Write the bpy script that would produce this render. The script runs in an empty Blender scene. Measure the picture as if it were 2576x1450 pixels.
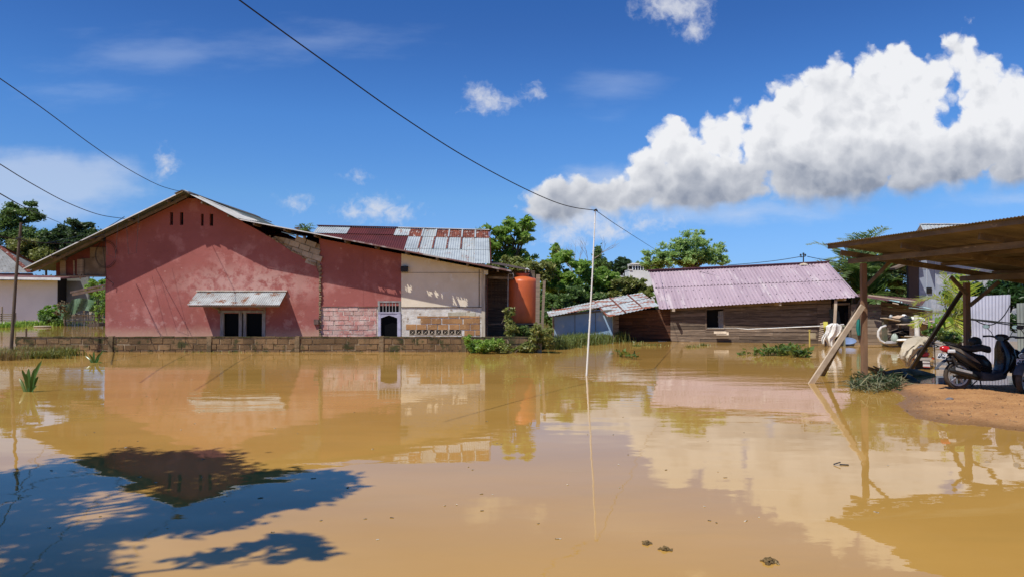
import bpy, math, random
import numpy as np
from mathutils import Vector, Matrix
from mathutils.geometry import tessellate_polygon
R = math.radians
scene = bpy.context.scene
col = scene.collection

# ------------------------------------------------------------------ camera
FL, CXP, CYP = 1900.0, 1287.5, 725.0          # photograph measured on a 2575 px wide view
PITCH = math.atan(37.0 / FL)
CAMH = 1.8
cam_d = bpy.data.cameras.new('camera')
cam = bpy.data.objects.new('camera', cam_d)
col.objects.link(cam)
cam.location = (0, 0, CAMH)
cam.rotation_euler = (R(90) + PITCH, 0, 0)
cam_d.sensor_width = 36.0
cam_d.lens = 36.0 * FL / 2575.0
cam_d.clip_start = 0.1
cam_d.clip_end = 5000
scene.camera = cam

# ------------------------------------------------------------------ light
SUN_DIR = Vector((0.77, 0.80, -1.76)).normalized()      # direction the light travels
SUN_EL = math.asin(-SUN_DIR.z)
sun_d = bpy.data.lights.new('sun', 'SUN')
sun_d.energy = 5.0
sun_d.angle = R(0.5)
sun_d.color = (1.0, 0.955, 0.88)
sun = bpy.data.objects.new('sun', sun_d)
sun.rotation_euler = SUN_DIR.to_track_quat('-Z', 'Y').to_euler()
sun.location = (-20, -20, 45)
col.objects.link(sun)
scene.view_settings.view_transform = 'Standard'
scene.view_settings.look = 'None'
scene.view_settings.exposure = 0.0
scene.view_settings.gamma = 1.0
scene.view_settings.use_curve_mapping = False
scene.cycles.max_bounces = 6
scene.cycles.diffuse_bounces = 3
scene.cycles.glossy_bounces = 3
scene.cycles.transmission_bounces = 3
scene.cycles.transparent_max_bounces = 6
scene.cycles.caustics_reflective = False
scene.cycles.caustics_refractive = False


class NT:
    """small helper to write node trees"""
    def __init__(s, tree):
        s.t = tree
    def n(s, typ, **kw):
        nd = s.t.nodes.new(typ)
        for k, v in kw.items():
            setattr(nd, k, v)
        return nd
    def put(s, sock, v):
        if v is None:
            return
        if hasattr(v, 'is_output'):
            s.t.links.new(v, sock)
        elif isinstance(v, (tuple, list)):
            if len(sock.default_value) == 4 and len(v) == 3:
                v = tuple(v) + (1,)
            sock.default_value = v
        else:
            sock.default_value = v
    def m(s, op, a, b=None, c=None, clamp=False):
        nd = s.n('ShaderNodeMath', operation=op, use_clamp=clamp)
        s.put(nd.inputs[0], a); s.put(nd.inputs[1], b); s.put(nd.inputs[2], c)
        return nd.outputs[0]
    def v(s, op, a, b=None):
        nd = s.n('ShaderNodeVectorMath', operation=op)
        s.put(nd.inputs[0], a)
        if b is not None:
            s.put(nd.inputs[1], b)
        return nd.outputs['Value'] if op in ('LENGTH', 'DOT_PRODUCT') else nd.outputs[0]
    def xyz(s, a):
        nd = s.n('ShaderNodeSeparateXYZ'); s.put(nd.inputs[0], a)
        return nd.outputs[0], nd.outputs[1], nd.outputs[2]
    def comb(s, x, y, z):
        nd = s.n('ShaderNodeCombineXYZ')
        s.put(nd.inputs[0], x); s.put(nd.inputs[1], y); s.put(nd.inputs[2], z)
        return nd.outputs[0]
    def noise(s, vec, scale, detail=4, rough=0.55, dist=0.0, colour=False, lac=2.0):
        nd = s.n('ShaderNodeTexNoise')
        s.put(nd.inputs['Vector'], vec)
        nd.inputs['Scale'].default_value = scale
        nd.inputs['Detail'].default_value = detail
        nd.inputs['Roughness'].default_value = rough
        nd.inputs['Lacunarity'].default_value = lac
        nd.inputs['Distortion'].default_value = dist
        return nd.outputs['Color'] if colour else nd.outputs['Fac']
    def voro(s, vec, scale, feature='SMOOTH_F1', smooth=0.6, out='Distance'):
        nd = s.n('ShaderNodeTexVoronoi', feature=feature)
        s.put(nd.inputs['Vector'], vec)
        nd.inputs['Scale'].default_value = scale
        if feature == 'SMOOTH_F1':
            nd.inputs['Smoothness'].default_value = smooth
        return nd.outputs[out]
    def step(s, x, lo, hi, smooth=True):
        nd = s.n('ShaderNodeMapRange', interpolation_type='SMOOTHSTEP' if smooth else 'LINEAR')
        s.put(nd.inputs[0], x); s.put(nd.inputs[1], lo); s.put(nd.inputs[2], hi)
        return nd.outputs[0]
    def mix(s, f, a, b, mode='MIX'):
        nd = s.n('ShaderNodeMix', data_type='RGBA', blend_type=mode)
        s.put(nd.inputs[0], f); s.put(nd.inputs[6], a); s.put(nd.inputs[7], b)
        return nd.outputs[2]
    def mapv(s, vec, scale=(1, 1, 1), loc=(0, 0, 0), rot=(0, 0, 0)):
        nd = s.n('ShaderNodeMapping')
        s.put(nd.inputs[0], vec)
        nd.inputs['Location'].default_value = loc
        nd.inputs['Rotation'].default_value = rot
        nd.inputs['Scale'].default_value = scale
        return nd.outputs[0]


# ------------------------------------------------------------------ sky
world = bpy.data.worlds.new("World")
scene.world = world
world.use_nodes = True
wt = world.node_tree
wt.nodes.clear()
w = NT(wt)
sky = w.n('ShaderNodeTexSky', sky_type='NISHITA')
sky.sun_disc = False
sky.sun_elevation = SUN_EL
sky.sun_rotation = math.atan2(-SUN_DIR.x, -SUN_DIR.y)
sky.air_density = 1.0
sky.dust_density = 0.0
sky.ozone_density = 4.0
sky.altitude = 0
tc = w.n('ShaderNodeTexCoord').outputs['Generated']
dx, dy, dz = w.xyz(tc)
dys = w.m('MAXIMUM', dy, 0.05)
qx = w.m('MULTIPLY_ADD', w.m('DIVIDE', dx, dys), 19.0, 12.875)
qy = w.m('MULTIPLY_ADD', w.m('DIVIDE', dz, dys), -19.0, 7.62)
Q = w.comb(qx, qy, 0.0)
wrp = w.v('SUBTRACT', w.noise(Q, 0.9, 5, 0.6, colour=True), (0.5, 0.5, 0.5))
wrp2 = w.v('SUBTRACT', w.noise(Q, 4.0, 4, 0.6, colour=True), (0.5, 0.5, 0.5))
Qw = w.v('ADD', w.v('ADD', Q, w.v('MULTIPLY', wrp, (0.55, 0.45, 0))), w.v('MULTIPLY', wrp2, (0.22, 0.2, 0)))

def zc(X, Y, r, r2=None):                     # big cloud measured on an enlarged view
    return (12.875 + X * .005, .64 + Y * .005, r * .005, (r2 or r) * .005)
CUM = [zc(1125, 470, 50, 60), zc(1050, 560, 85), zc(820, 615, 90), zc(700, 720, 105), zc(900, 730, 150), zc(1040, 760, 110),
       zc(980, 850, 100, 50), zc(1290, 470, 60, 65), zc(1330, 610, 150), zc(1450, 410, 110), zc(1600, 330, 120, 130),
       zc(1700, 500, 230), zc(1860, 260, 110), zc(1990, 200, 75, 90), zc(1950, 400, 200), zc(1500, 690, 220, 150),
       zc(1720, 720, 200, 140), zc(2130, 280, 70, 110), zc(2260, 150, 45, 80), zc(2300, 90, 26, 36), zc(2340, 240, 85, 75),
       zc(2430, 400, 120, 130), zc(2540, 370, 100, 110), zc(2360, 600, 190, 120), zc(2550, 560, 140, 110), zc(2080, 680, 220, 110),
       zc(1900, 650, 200, 150), zc(2070, 560, 80, 60), zc(2100, 380, 70, 90),
       zc(250, 870, 90, 90), zc(150, 900, 75, 70), zc(345, 840, 60, 60), zc(550, 840, 80, 60), zc(450, 860, 80, 50), zc(620, 860, 90, 60),
       zc(740, 830, 110, 60), zc(1500, 770, 280, 100), zc(900, 840, 190, 85), zc(1750, 780, 240, 90), zc(250, 930, 140, 75), zc(480, 890, 150, 55), zc(1180, 800, 150, 80), zc(2150, 740, 200, 80), zc(1620, 830, 270, 75), zc(1050, 850, 170, 70), zc(2000, 790, 200, 70), zc(620, 860, 140, 60), zc(820, 600, 110, 100), zc(1340, 560, 130, 160), (25.6, 4.3, 0.7, 0.5), (26.5, 3.4, 1.2, 1.3)]
SOFT = [(17.0, .10, .95, .42), (17.45, .65, .36, .30), (12.05, 2.45, .42, .36), (12.35, 2.6, .5, .26), (13.43, 2.32, .26, .15),
        (4.15, 4.1, .24, .34), (9.02, 4.42, .22, .14), (7.45, 5.08, .30, .17), (9.1, 5.42, .62, .22), (9.45, 5.25, .55, .30), (9.95, 5.4, .5, .22),
        (14.4, 5.5, .75, .45), (14.2, 5.85, .7, .3), (15.2, 5.75, .7, .33), (16.2, 5.65, .35, .2), (16.75, 5.55, .25, .12)]
VEIL = [(0.6, 4.5, 3.3, .85), (1.8, 4.7, 2.2, .6), (0.8, 5.2, 2.4, .5), (18.6, 5.35, 3.4, .33), (15.3, 4.6, 1.6, .5), (17.0, 5.0, 2.2, .5), (25.6, 5.0, 1.8, .2)]
CIRR = [(2.5, 2.4, 2.6, .75), (4.0, 1.3, 4.6, .9), (15.5, 2.2, 2.0, .9), (8.0, 1.0, 5.0, .7)]

def union(vec, blobs, sm):
    acc = None
    for (x, y, a, b) in blobs:
        mn = min(a, b)
        l = w.v('LENGTH', w.v('MULTIPLY', w.v('SUBTRACT', vec, (x, y, 0)), (1 / a, 1 / b, 0)))
        d = w.m('MULTIPLY_ADD', l, -mn, mn)
        acc = d if acc is None else w.m('SMOOTH_MAX', acc, d, sm)
    return acc

def lumps(vec):
    a = w.voro(vec, 1.7, smooth=.35)
    b = w.voro(vec, 4.1, smooth=.35)
    c = w.noise(vec, 9.0, 5, .6)
    return w.m('ADD', w.m('ADD', w.m('MULTIPLY', a, -0.46), w.m('MULTIPLY', b, -0.22)), w.m('MULTIPLY', c, 0.16))
L0 = lumps(Qw)
L1 = lumps(w.v('ADD', Qw, (-0.13, -0.17, 0)))
dc = w.m('ADD', w.m('ADD', union(Qw, CUM, .12), L0), 0.50)
# flat grey base: distance above the tilted base line of the cloud bank
base_y = w.m('MULTIPLY_ADD', w.m('SUBTRACT', qx, 13.5), -0.095, 6.15)
hgt = w.m('SUBTRACT', base_y, w.m('ADD', qy, w.m('MULTIPLY', L0, .55)))
lowc = w.step(hgt, 1.1, 0.1)
ac = w.m('MULTIPLY', w.step(dc, 0.0, w.m('MULTIPLY_ADD', lowc, .85, .24)), w.step(hgt, -.9, .5))
grey = w.step(hgt, 0.1, 2.5)
emb = w.m('MULTIPLY', w.m('SUBTRACT', L0, L1), 0.85)
big = w.noise(Qw, 0.55, 3, .5)
lum = w.m('ADD', w.m('ADD', w.m('MULTIPLY_ADD', grey, 0.56, 0.33), w.m('MULTIPLY', emb, .75)), w.m('MULTIPLY_ADD', big, 0.60, -0.26))
edge = w.step(dc, 0.0, 0.6)
lum = w.m('ADD', lum, w.m('MULTIPLY_ADD', w.step(dc, 0.0, 1.0), -0.20, 0.13))
lum = w.m('MINIMUM', w.m('MAXIMUM', lum, 0.32), 1.0)
ccol = w.mix(w.step(lum, .36, .98, False), (0.27, 0.31, 0.40), (0.87, 0.88, 0.91))

ds = w.m('ADD', union(Qw, SOFT, .12), w.m('MULTIPLY_ADD', w.noise(Qw, 3.0, 6, .62), 0.9, -0.42))
asf = w.m('MULTIPLY', w.step(ds, -0.10, 0.45), 0.82)
dv = w.m('ADD', union(w.v('ADD', Q, w.v('MULTIPLY', wrp, (1.6, .5, 0))), VEIL, .3), w.m('MULTIPLY_ADD', w.noise(w.mapv(Q, (0.5, 1.6, 1)), 1.3, 6, .6), 0.5, -0.22))
av = w.m('MULTIPLY', w.step(dv, -0.05, 0.5), 0.52)
dr = w.m('ADD', union(Q, CIRR, .5), w.m('MULTIPLY_ADD', w.noise(w.mapv(Q, (0.35, 1.4, 1), rot=(0, 0, -.35)), 1.1, 6, .55), 1.6, -0.95))
ar = w.m('MULTIPLY', w.step(dr, 0.0, 1.0), 0.22)
front = w.step(dy, 0.03, 0.12)

# clear air colour from the sky model, a little deeper as the phone recorded it
hsv = w.n('ShaderNodeHueSaturation')
hsv.inputs['Hue'].default_value = 0.512
hsv.inputs['Saturation'].default_value = 1.32
hsv.inputs['Value'].default_value = 1.0
w.put(hsv.inputs['Color'], sky.outputs[0])
SK = 0.095
skyc = w.v('MULTIPLY', hsv.outputs[0], (SK, SK, SK))
rmp = w.n('ShaderNodeValToRGB')
rmp.color_ramp.interpolation = 'LINEAR'
el_ = rmp.color_ramp.elements
el_[0].position = 0.0; el_[0].color = (.38, .60, 1.30, 1)
el_[1].position = 1.0; el_[1].color = (1.0, 1.0, 1.02, 1)
for p_, c_ in ((.03, (.40, .66, 1.33)), (.136, (.90, 1.10, 1.28)), (.235, (1.12, 1.24, 1.34)), (.344, (1.12, 1.07, 1.16))):
    e_ = el_.new(p_); e_.color = c_ + (1,)
w.put(rmp.inputs[0], dz)
skyc = w.v('MULTIPLY', skyc, rmp.outputs[0])
c1 = w.mix(w.m('MULTIPLY', ar, front), skyc, (0.62, 0.72, 0.90))
c2 = w.mix(w.m('MULTIPLY', av, front), c1, (0.66, 0.72, 0.84))
c3 = w.mix(w.m('MULTIPLY', asf, front), c2, (0.72, 0.74, 0.80))
c4 = w.mix(w.m('MULTIPLY', ac, front), c3, ccol)
bg = w.n('ShaderNodeBackground')
w.put(bg.inputs['Color'], c4)
bg.inputs['Strength'].default_value = 1.0
wo = w.n('ShaderNodeOutputWorld')
wt.links.new(bg.outputs[0], wo.inputs[0])
try:
    world.cycles.sampling_method = 'MANUAL'
    world.cycles.sample_map_resolution = 512
except Exception:
    pass


# ------------------------------------------------------------------ geometry helpers
def ray(px, py):
    u = (px - CXP) / FL; v = (CYP - py) / FL
    return Vector((u, math.cos(PITCH) - v * math.sin(PITCH), math.sin(PITCH) + v * math.cos(PITCH)))
def W(px, py, D):
    r = ray(px, py); k = D / r.y
    return Vector((r.x * k, D, CAMH + r.z * k))
def G(px, py, z=0.0):
    r = ray(px, py); k = (z - CAMH) / r.z
    return Vector((r.x * k, r.y * k, z))
def XP(px, D): return W(px, 762, D).x
def ZP(py, D): return W(1287, py, D).z


class MB:
    def __init__(s):
        s.v = []; s.f = []; s.mi = []; s.cm = 0
    def add(s, vs, fs):
        o = len(s.v)
        s.v += [tuple(p) for p in vs]
        s.f += [tuple(i + o for i in f) for f in fs]
        s.mi += [s.cm] * len(fs)
        return s
    def box(s, x0, x1, y0, y1, z0, z1):
        return s.add([(x0, y0, z0), (x1, y0, z0), (x1, y1, z0), (x0, y1, z0), (x0, y0, z1), (x1, y0, z1), (x1, y1, z1), (x0, y1, z1)],
                     [(0, 3, 2, 1), (4, 5, 6, 7), (0, 1, 5, 4), (1, 2, 6, 5), (2, 3, 7, 6), (3, 0, 4, 7)])
    def obox(s, o, a, b, c):
        o, a, b, c = map(Vector, (o, a, b, c))
        return s.add([o, o + a, o + a + b, o + b, o + c, o + a + c, o + a + b + c, o + b + c],
                     [(0, 3, 2, 1), (4, 5, 6, 7), (0, 1, 5, 4), (1, 2, 6, 5), (2, 3, 7, 6), (3, 0, 4, 7)])
    def beam(s, p, q, w_, h_, up=(0, 0, 1)):
        p, q, up = Vector(p), Vector(q), Vector(up)
        d = (q - p)
        side = d.cross(up)
        if side.length < 1e-5: side = d.cross(Vector((1, 0, 0)))
        side.normalize(); u = side.cross(d).normalized()
        o = p - side * w_ / 2 - u * h_ / 2
        return s.obox(o, d, side * w_, u * h_)
    def tube(s, pts, rad, n=8, cap=True):
        pts = [Vector(p) for p in pts]
        m = len(pts)
        if not hasattr(rad, '__len__'): rad = [rad] * m
        vs = []; fs = []
        ref = None
        for i, p in enumerate(pts):
            d = (pts[min(i + 1, m - 1)] - pts[max(i - 1, 0)])
            if d.length < 1e-9: d = Vector((0, 0, 1))
            d.normalize()
            if ref is None:
                ref = d.orthogonal().normalized()
            else:
                ref = ref - d * ref.dot(d)
                ref = ref.normalized() if ref.length > 1e-6 else d.orthogonal().normalized()
            b = d.cross(ref)
            for k in range(n):
                a = 2 * math.pi * k / n
                vs.append(p + (ref * math.cos(a) + b * math.sin(a)) * rad[i])
        for i in range(m - 1):
            for k in range(n):
                fs.append((i * n + k, i * n + (k + 1) % n, (i + 1) * n + (k + 1) % n, (i + 1) * n + k))
        if cap:
            fs.append(tuple(range(n))[::-1]); fs.append(tuple(range((m - 1) * n, m * n)))
        return s.add(vs, fs)
    def lathe(s, c, prof, n=24, axis=(0, 0, 1), cap=True):
        c = Vector(c); ax = Vector(axis).normalized()
        e1 = ax.orthogonal().normalized(); e2 = ax.cross(e1)
        vs = []; fs = []
        for (r, h) in prof:
            for k in range(n):
                a = 2 * math.pi * k / n
                vs.append(c + ax * h + (e1 * math.cos(a) + e2 * math.sin(a)) * r)
        for i in range(len(prof) - 1):
            for k in range(n):
                fs.append((i * n + k, i * n + (k + 1) % n, (i + 1) * n + (k + 1) % n, (i + 1) * n + k))
        if cap:
            if prof[0][0] > 1e-4: fs.append(tuple(range(n))[::-1])
            if prof[-1][0] > 1e-4: fs.append(tuple(range((len(prof) - 1) * n, len(prof) * n)))
        return s.add(vs, fs)
    def loft(s, secs, n=14, p=2.6):
        """secs: (centre, half side vec, half up vec) superellipse rings"""
        vs = []; fs = []
        for (c, a, b) in secs:
            c, a, b = Vector(c), Vector(a), Vector(b)
            for k in range(n):
                t = 2 * math.pi * k / n
                ct, st = math.cos(t), math.sin(t)
                vs.append(c + a * (math.copysign(abs(ct) ** (2 / p), ct)) + b * (math.copysign(abs(st) ** (2 / p), st)))
        m = len(secs)
        for i in range(m - 1):
            for k in range(n):
                fs.append((i * n + k, i * n + (k + 1) % n, (i + 1) * n + (k + 1) % n, (i + 1) * n + k))
        fs.append(tuple(range(n))[::-1]); fs.append(tuple(range((m - 1) * n, m * n)))
        return s.add(vs, fs)
    def prism(s, loops, y0, y1):
        """loops of (x,z): first outer, others holes; extruded along y"""
        pl = [[Vector((x, z, 0)) for x, z in lp] for lp in loops]
        tris = tessellate_polygon(pl)
        flat = [p for lp in loops for p in lp]
        n = len(flat)
        vs = [(x, y0, z) for x, z in flat] + [(x, y1, z) for x, z in flat]
        fs = []
        for t in tris:
            a, b, c = [flat[i] for i in t]
            cr = (b[0] - a[0]) * (c[1] - a[1]) - (b[1] - a[1]) * (c[0] - a[0])
            if abs(cr) < 1e-9: continue
            t = t if cr > 0 else t[::-1]
            fs.append(tuple(t)); fs.append(tuple(i + n for i in t[::-1]))
        o = 0
        for lp in loops:
            m = len(lp)
            for i in range(m):
                j = (i + 1) % m
                fs.append((o + i, o + j, o + j + n, o + i + n))
            o += m
        return s.add(vs, fs)
    def corr(s, p00, p10, p01, p11, pitch=.076, amp=.009, rows=1, lap=.0, per=6, sag=0.0, rng=None, shape='sine', phase=0):
        """corrugated sheet: waves counted along p00->p10, ribs run p00->p01; bilinear patch"""
        p00, p10, p01, p11 = map(Vector, (p00, p10, p01, p11))
        L = ((p10 - p00).length + (p11 - p01).length) / 2
        nu = max(per, int(L / pitch * per))
        nrm = (p10 - p00).cross(p01 - p00).normalized()
        if nrm.z < 0: nrm.negate()
        nv = max(2, rows * 2 + 1)
        vs = []; fs = []
        for j in range(nv):
            v = j / (nv - 1)
            for i in range(nu + 1):
                u = i / nu
                p = (p00 * (1 - u) + p10 * u) * (1 - v) + (p01 * (1 - u) + p11 * u) * v
                ph = u * L / pitch + phase
                if shape == 'sine': hgt_ = math.sin(2 * math.pi * ph) * amp
                else:
                    fr = ph % 1.0
                    hgt_ = amp * 2 * max(0.0, min(1.0, (0.17 - abs(fr - .5)) / .06))
                vs.append(p + nrm * (hgt_ - sag * math.sin(math.pi * v)))
        for j in range(nv - 1):
            for i in range(nu):
                a = j * (nu + 1) + i
                fs.append((a, a + 1, a + nu + 2, a + nu + 1))
        return s.add(vs, fs)
    def bricks(s, O, U, V, wdt, hgt_, bw, bh, gap, dep, rng, N=(0, -1, 0), drop=0.0, inside=None, jit=.006):
        O, U, V, N = map(Vector, (O, U, V, N))
        z = 0; r = 0
        while z < hgt_ - .02:
            hh = min(bh, hgt_ - z)
            x = -bw * (0.5 if r % 2 else 0) - rng.uniform(0, .08)
            while x < wdt:
                a = max(x, 0); b = min(x + bw * rng.uniform(.96, 1.04), wdt)
                nx = x + bw + gap
                if b - a > .03 and rng.random() >= drop and (inside is None or inside((a + b) / 2, z + hh / 2)):
                    j = lambda: rng.uniform(-jit, jit)
                    dd = dep + rng.uniform(-.4, .4) * dep
                    o = O + U * (a + j()) + V * (z + j())
                    s.obox(o, U * (b - a), V * (hh + j()), N * dd)
                x = nx
            z += bh + gap; r += 1
        return s


def mesh_of(name, mb):
    me = bpy.data.meshes.new(name)
    me.from_pydata([tuple(p) for p in mb.v], [], mb.f)
    return me

LOC = {}
def build(name, mb, mats, parent=None, smooth=False, local=False, loc=None):
    """one mesh object. World-space vertices are moved into the parent's (or own) frame."""
    V = np.array([tuple(p) for p in mb.v], dtype=float).reshape(-1, 3)
    if not local:
        off = LOC[parent.name] if parent is not None else (Vector(loc) if loc is not None else Vector((V[:, 0].mean(), V[:, 1].mean(), V[:, 2].min())))
        V = V - np.array(off)
    me = bpy.data.meshes.new(name)
    me.from_pydata(V.tolist(), [], mb.f)
    if not isinstance(mats, (list, tuple)): mats = [mats]
    for m_ in mats: me.materials.append(m_)
    if len(mats) > 1: me.polygons.foreach_set('material_index', mb.mi)
    if smooth:
        me.polygons.foreach_set('use_smooth', [True] * len(me.polygons))
        try: me.set_sharp_from_angle(angle=R(38))
        except Exception: pass
    me.update()
    o = bpy.data.objects.new(name, me)
    col.objects.link(o)
    if parent is not None:
        o.parent = parent
        LOC[o.name] = LOC[parent.name]
    elif not local:
        o.location = off
        LOC[o.name] = Vector(off)
    else:
        if loc is not None: o.location = loc
        LOC[o.name] = Vector(loc if loc is not None else (0, 0, 0))
    return o

def tag(o, label, cat, group=None):
    o['label'] = label; o['category'] = cat
    if group: o['group'] = group
    return o
def thing(name, label, cat, loc, group=None, rz=0):
    o = bpy.data.objects.new(name, None)
    col.objects.link(o)
    o.empty_display_size = .3
    o.location = loc; o.rotation_euler = (0, 0, rz)
    LOC[o.name] = Vector(loc)
    return tag(o, label, cat, group)


# ------------------------------------------------------------------ materials
def newmat(name):
    m_ = bpy.data.materials.new(name); m_.use_nodes = True
    m_.node_tree.nodes.clear()
    n = NT(m_.node_tree)
    out = n.n('ShaderNodeOutputMaterial')
    b = n.n('ShaderNodeBsdfPrincipled')
    m_.node_tree.links.new(b.outputs[0], out.inputs[0])
    return m_, n, b, out

def weath(name, c1, c2=None, scale=2.0, lo=.38, hi=.62, c3=None, s3=6.0, lo3=.55, hi3=.7, rough=.85, bump=0.0, bscale=20, stretch=(1, 1, 1),
          island=0.0, metallic=0.0, spec=.3, c4=None, s4=1.0, lo4=.6, hi4=.75, st4=(1, 1, 1)):
    m_, n, b, out = newmat(name)
    tc_ = n.n('ShaderNodeTexCoord').outputs['Object']
    vec = n.mapv(tc_, stretch)
    c = tuple(c1) + (1,)
    if c2 is not None:
        c = n.mix(n.step(n.noise(vec, scale, 6, .62), lo, hi), c1, c2)
    if c3 is not None:
        c = n.mix(n.step(n.noise(vec, s3, 7, .66), lo3, hi3), c, c3)
    if c4 is not None:
        c = n.mix(n.step(n.noise(n.mapv(tc_, st4, (3, 7, 1)), s4, 6, .65), lo4, hi4), c, c4)
    if island > 0:
        g = n.n('ShaderNodeNewGeometry').outputs['Random Per Island']
        f = n.m('MULTIPLY_ADD', g, 2 * island, 1 - island)
        hs = n.n('ShaderNodeHueSaturation')
        n.put(hs.inputs['Value'], f); n.put(hs.inputs['Color'], c)
        c = hs.outputs[0]
    n.put(b.inputs['Base Color'], c)
    b.inputs['Roughness'].default_value = rough
    b.inputs['Metallic'].default_value = metallic
    b.inputs['Specular IOR Level'].default_value = spec
    if bump > 0:
        bp = n.n('ShaderNodeBump')
        bp.inputs['Strength'].default_value = 1.0
        bp.inputs['Distance'].default_value = bump
        n.put(bp.inputs['Height'], n.noise(vec, bscale, 6, .6))
        n.put(b.inputs['Normal'], bp.outputs[0])
    return m_

def plain(name, c, rough=.6, metallic=0, spec=.4):
    return weath(name, c, tuple(x * .82 for x in c), 3.0, .3, .7, rough=rough, metallic=metallic, spec=spec)

def leafmat(name, ca, cb, cc=None, trans=.35, rough=.45, spec=.4):
    m_, n, b, out = newmat(name)
    g = n.n('ShaderNodeNewGeometry').outputs['Random Per Island']
    tc_ = n.n('ShaderNodeTexCoord').outputs['Object']
    c = n.mix(g, ca, cb)
    if cc is not None:
        c = n.mix(n.step(n.m('FRACT', n.m('MULTIPLY', g, 7.31)), .84, .90), c, cc)
    nz = n.step(n.noise(tc_, .9, 3, .5), .35, .65)
    c = n.mix(n.m('MULTIPLY', nz, .35), c, tuple(x * .55 for x in ca))
    n.put(b.inputs['Base Color'], c)
    b.inputs['Roughness'].default_value = rough
    b.inputs['Specular IOR Level'].default_value = spec
    tr = n.n('ShaderNodeBsdfTranslucent')
    n.put(tr.inputs[0], n.mix(.5, c, (cb[0] * 1.5, cb[1] * 1.5, cb[2])))
    mx = n.n('ShaderNodeMixShader'); mx.inputs[0].default_value = trans
    m_.node_tree.links.new(b.outputs[0], mx.inputs[1]); m_.node_tree.links.new(tr.outputs[0], mx.inputs[2])
    m_.node_tree.links.new(mx.outputs[0], out.inputs[0])
    return m_

M = {}
M['dark'] = plain('dark_interior', (.012, .011, .010), .9)  # near-black paint, mostly standing in for unlit rooms and openings
M['white_metal'] = weath('light_metal', (.72, .72, .70), (.50, .50, .48), 1.5, .4, .7, rough=.5, stretch=(1, 1, 1))
M['zinc'] = weath('zinc_sheet', (.43, .47, .47), (.32, .35, .35), 1.6, .35, .7, c3=(.28, .13, .07), s3=2.3, lo3=.62, hi3=.75, rough=.42, spec=.5, bump=.002)
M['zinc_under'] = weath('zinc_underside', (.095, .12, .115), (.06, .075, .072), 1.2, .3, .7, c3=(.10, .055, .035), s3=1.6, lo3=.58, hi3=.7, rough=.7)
M['rust_red'] = weath('maroon_painted_sheet', (.115, .026, .022), (.075, .020, .017), 1.3, .35, .7, c3=(.22, .07, .04), s3=9, lo3=.62, hi3=.75, rough=.55)
M['rusty_zinc'] = weath('rusty_zinc_sheet', (.45, .49, .49), (.33, .36, .36), .9, .35, .65, c3=(.24, .085, .045), s3=4.2, lo3=.57, hi3=.66, rough=.5, bump=.002, stretch=(1.6, .55, .55), c4=(.42, .34, .20), s4=7, lo4=.56, hi4=.66, st4=(1, 2.5, 2.5))
M['rust_patch'] = weath('rusted_sheet', (.22, .065, .036), (.12, .036, .024), 2.5, .4, .6, c3=(.48, .46, .42), s3=3.4, lo3=.57, hi3=.64, rough=.75, bump=.003, stretch=(2, .8, .8))
M['awning_zinc'] = weath('awning_zinc_sheet', (.46, .48, .47), (.33, .34, .33), 1.1, .4, .6, c3=(.22, .095, .05), s3=2.2, lo3=.52, hi3=.64, rough=.5, stretch=(1.2, 1, 1))
M['shed_zinc'] = weath('shed_rusty_sheet', (.46, .50, .50), (.34, .37, .37), 1.2, .35, .65, c3=(.26, .085, .04), s3=1.7, lo3=.50, hi3=.57, rough=.6, bump=.003, stretch=(.45, 1.6, 1.6))
M['wood_dark'] = weath('weathered_board', (.19, .140, .098), (.095, .070, .052), 2.2, .35, .65, c3=(.36, .295, .225), s3=5, lo3=.56, hi3=.72, rough=.85, bump=.006, bscale=10, stretch=(.5, .5, 7), island=.34)
M['wood_grey'] = weath('grey_board', (.30, .235, .17), (.19, .15, .11), 2.2, .35, .65, c3=(.10, .075, .05), s3=4, lo3=.6, hi3=.72, rough=.85, bump=.005, bscale=10, stretch=(.5, .5, 7), island=.25)
M['timber'] = weath('timber', (.19, .142, .092), (.115, .086, .058), 3, .35, .65, c3=(.28, .215, .145), s3=8, lo3=.6, hi3=.7, rough=.8, bump=.003, stretch=(1, .4, 1), island=.2)
M['post_wood'] = weath('post_timber', (.26, .15, .085), (.17, .10, .06), 3, .35, .65, c3=(.07, .045, .03), s3=14, lo3=.66, hi3=.72, rough=.8, bump=.004, stretch=(3, 3, .5))
M['pale_wood'] = weath('pale_timber', (.58, .47, .34), (.44, .34, .24), 3, .35, .65, c3=(.06, .04, .03), s3=22, lo3=.68, hi3=.74, rough=.8, bump=.003, stretch=(1, 1, 1))
M['pole_wood'] = weath('old_pole', (.13, .10, .075), (.07, .055, .04), 4, .35, .65, rough=.9, bump=.006, stretch=(4, 4, .4))
M['bark'] = weath('bark', (.15, .11, .075), (.07, .055, .04), 5, .35, .65, rough=.9, bump=.01, stretch=(3, 3, .6))
M['black'] = plain('black_rubber', (.018, .018, .019), .6)
M['cable'] = plain('cable', (.012, .012, .013), .7)
M['pvc'] = weath('white_pvc', (.74, .73, .68), (.58, .56, .50), 6, .4, .7, rough=.4)
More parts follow.
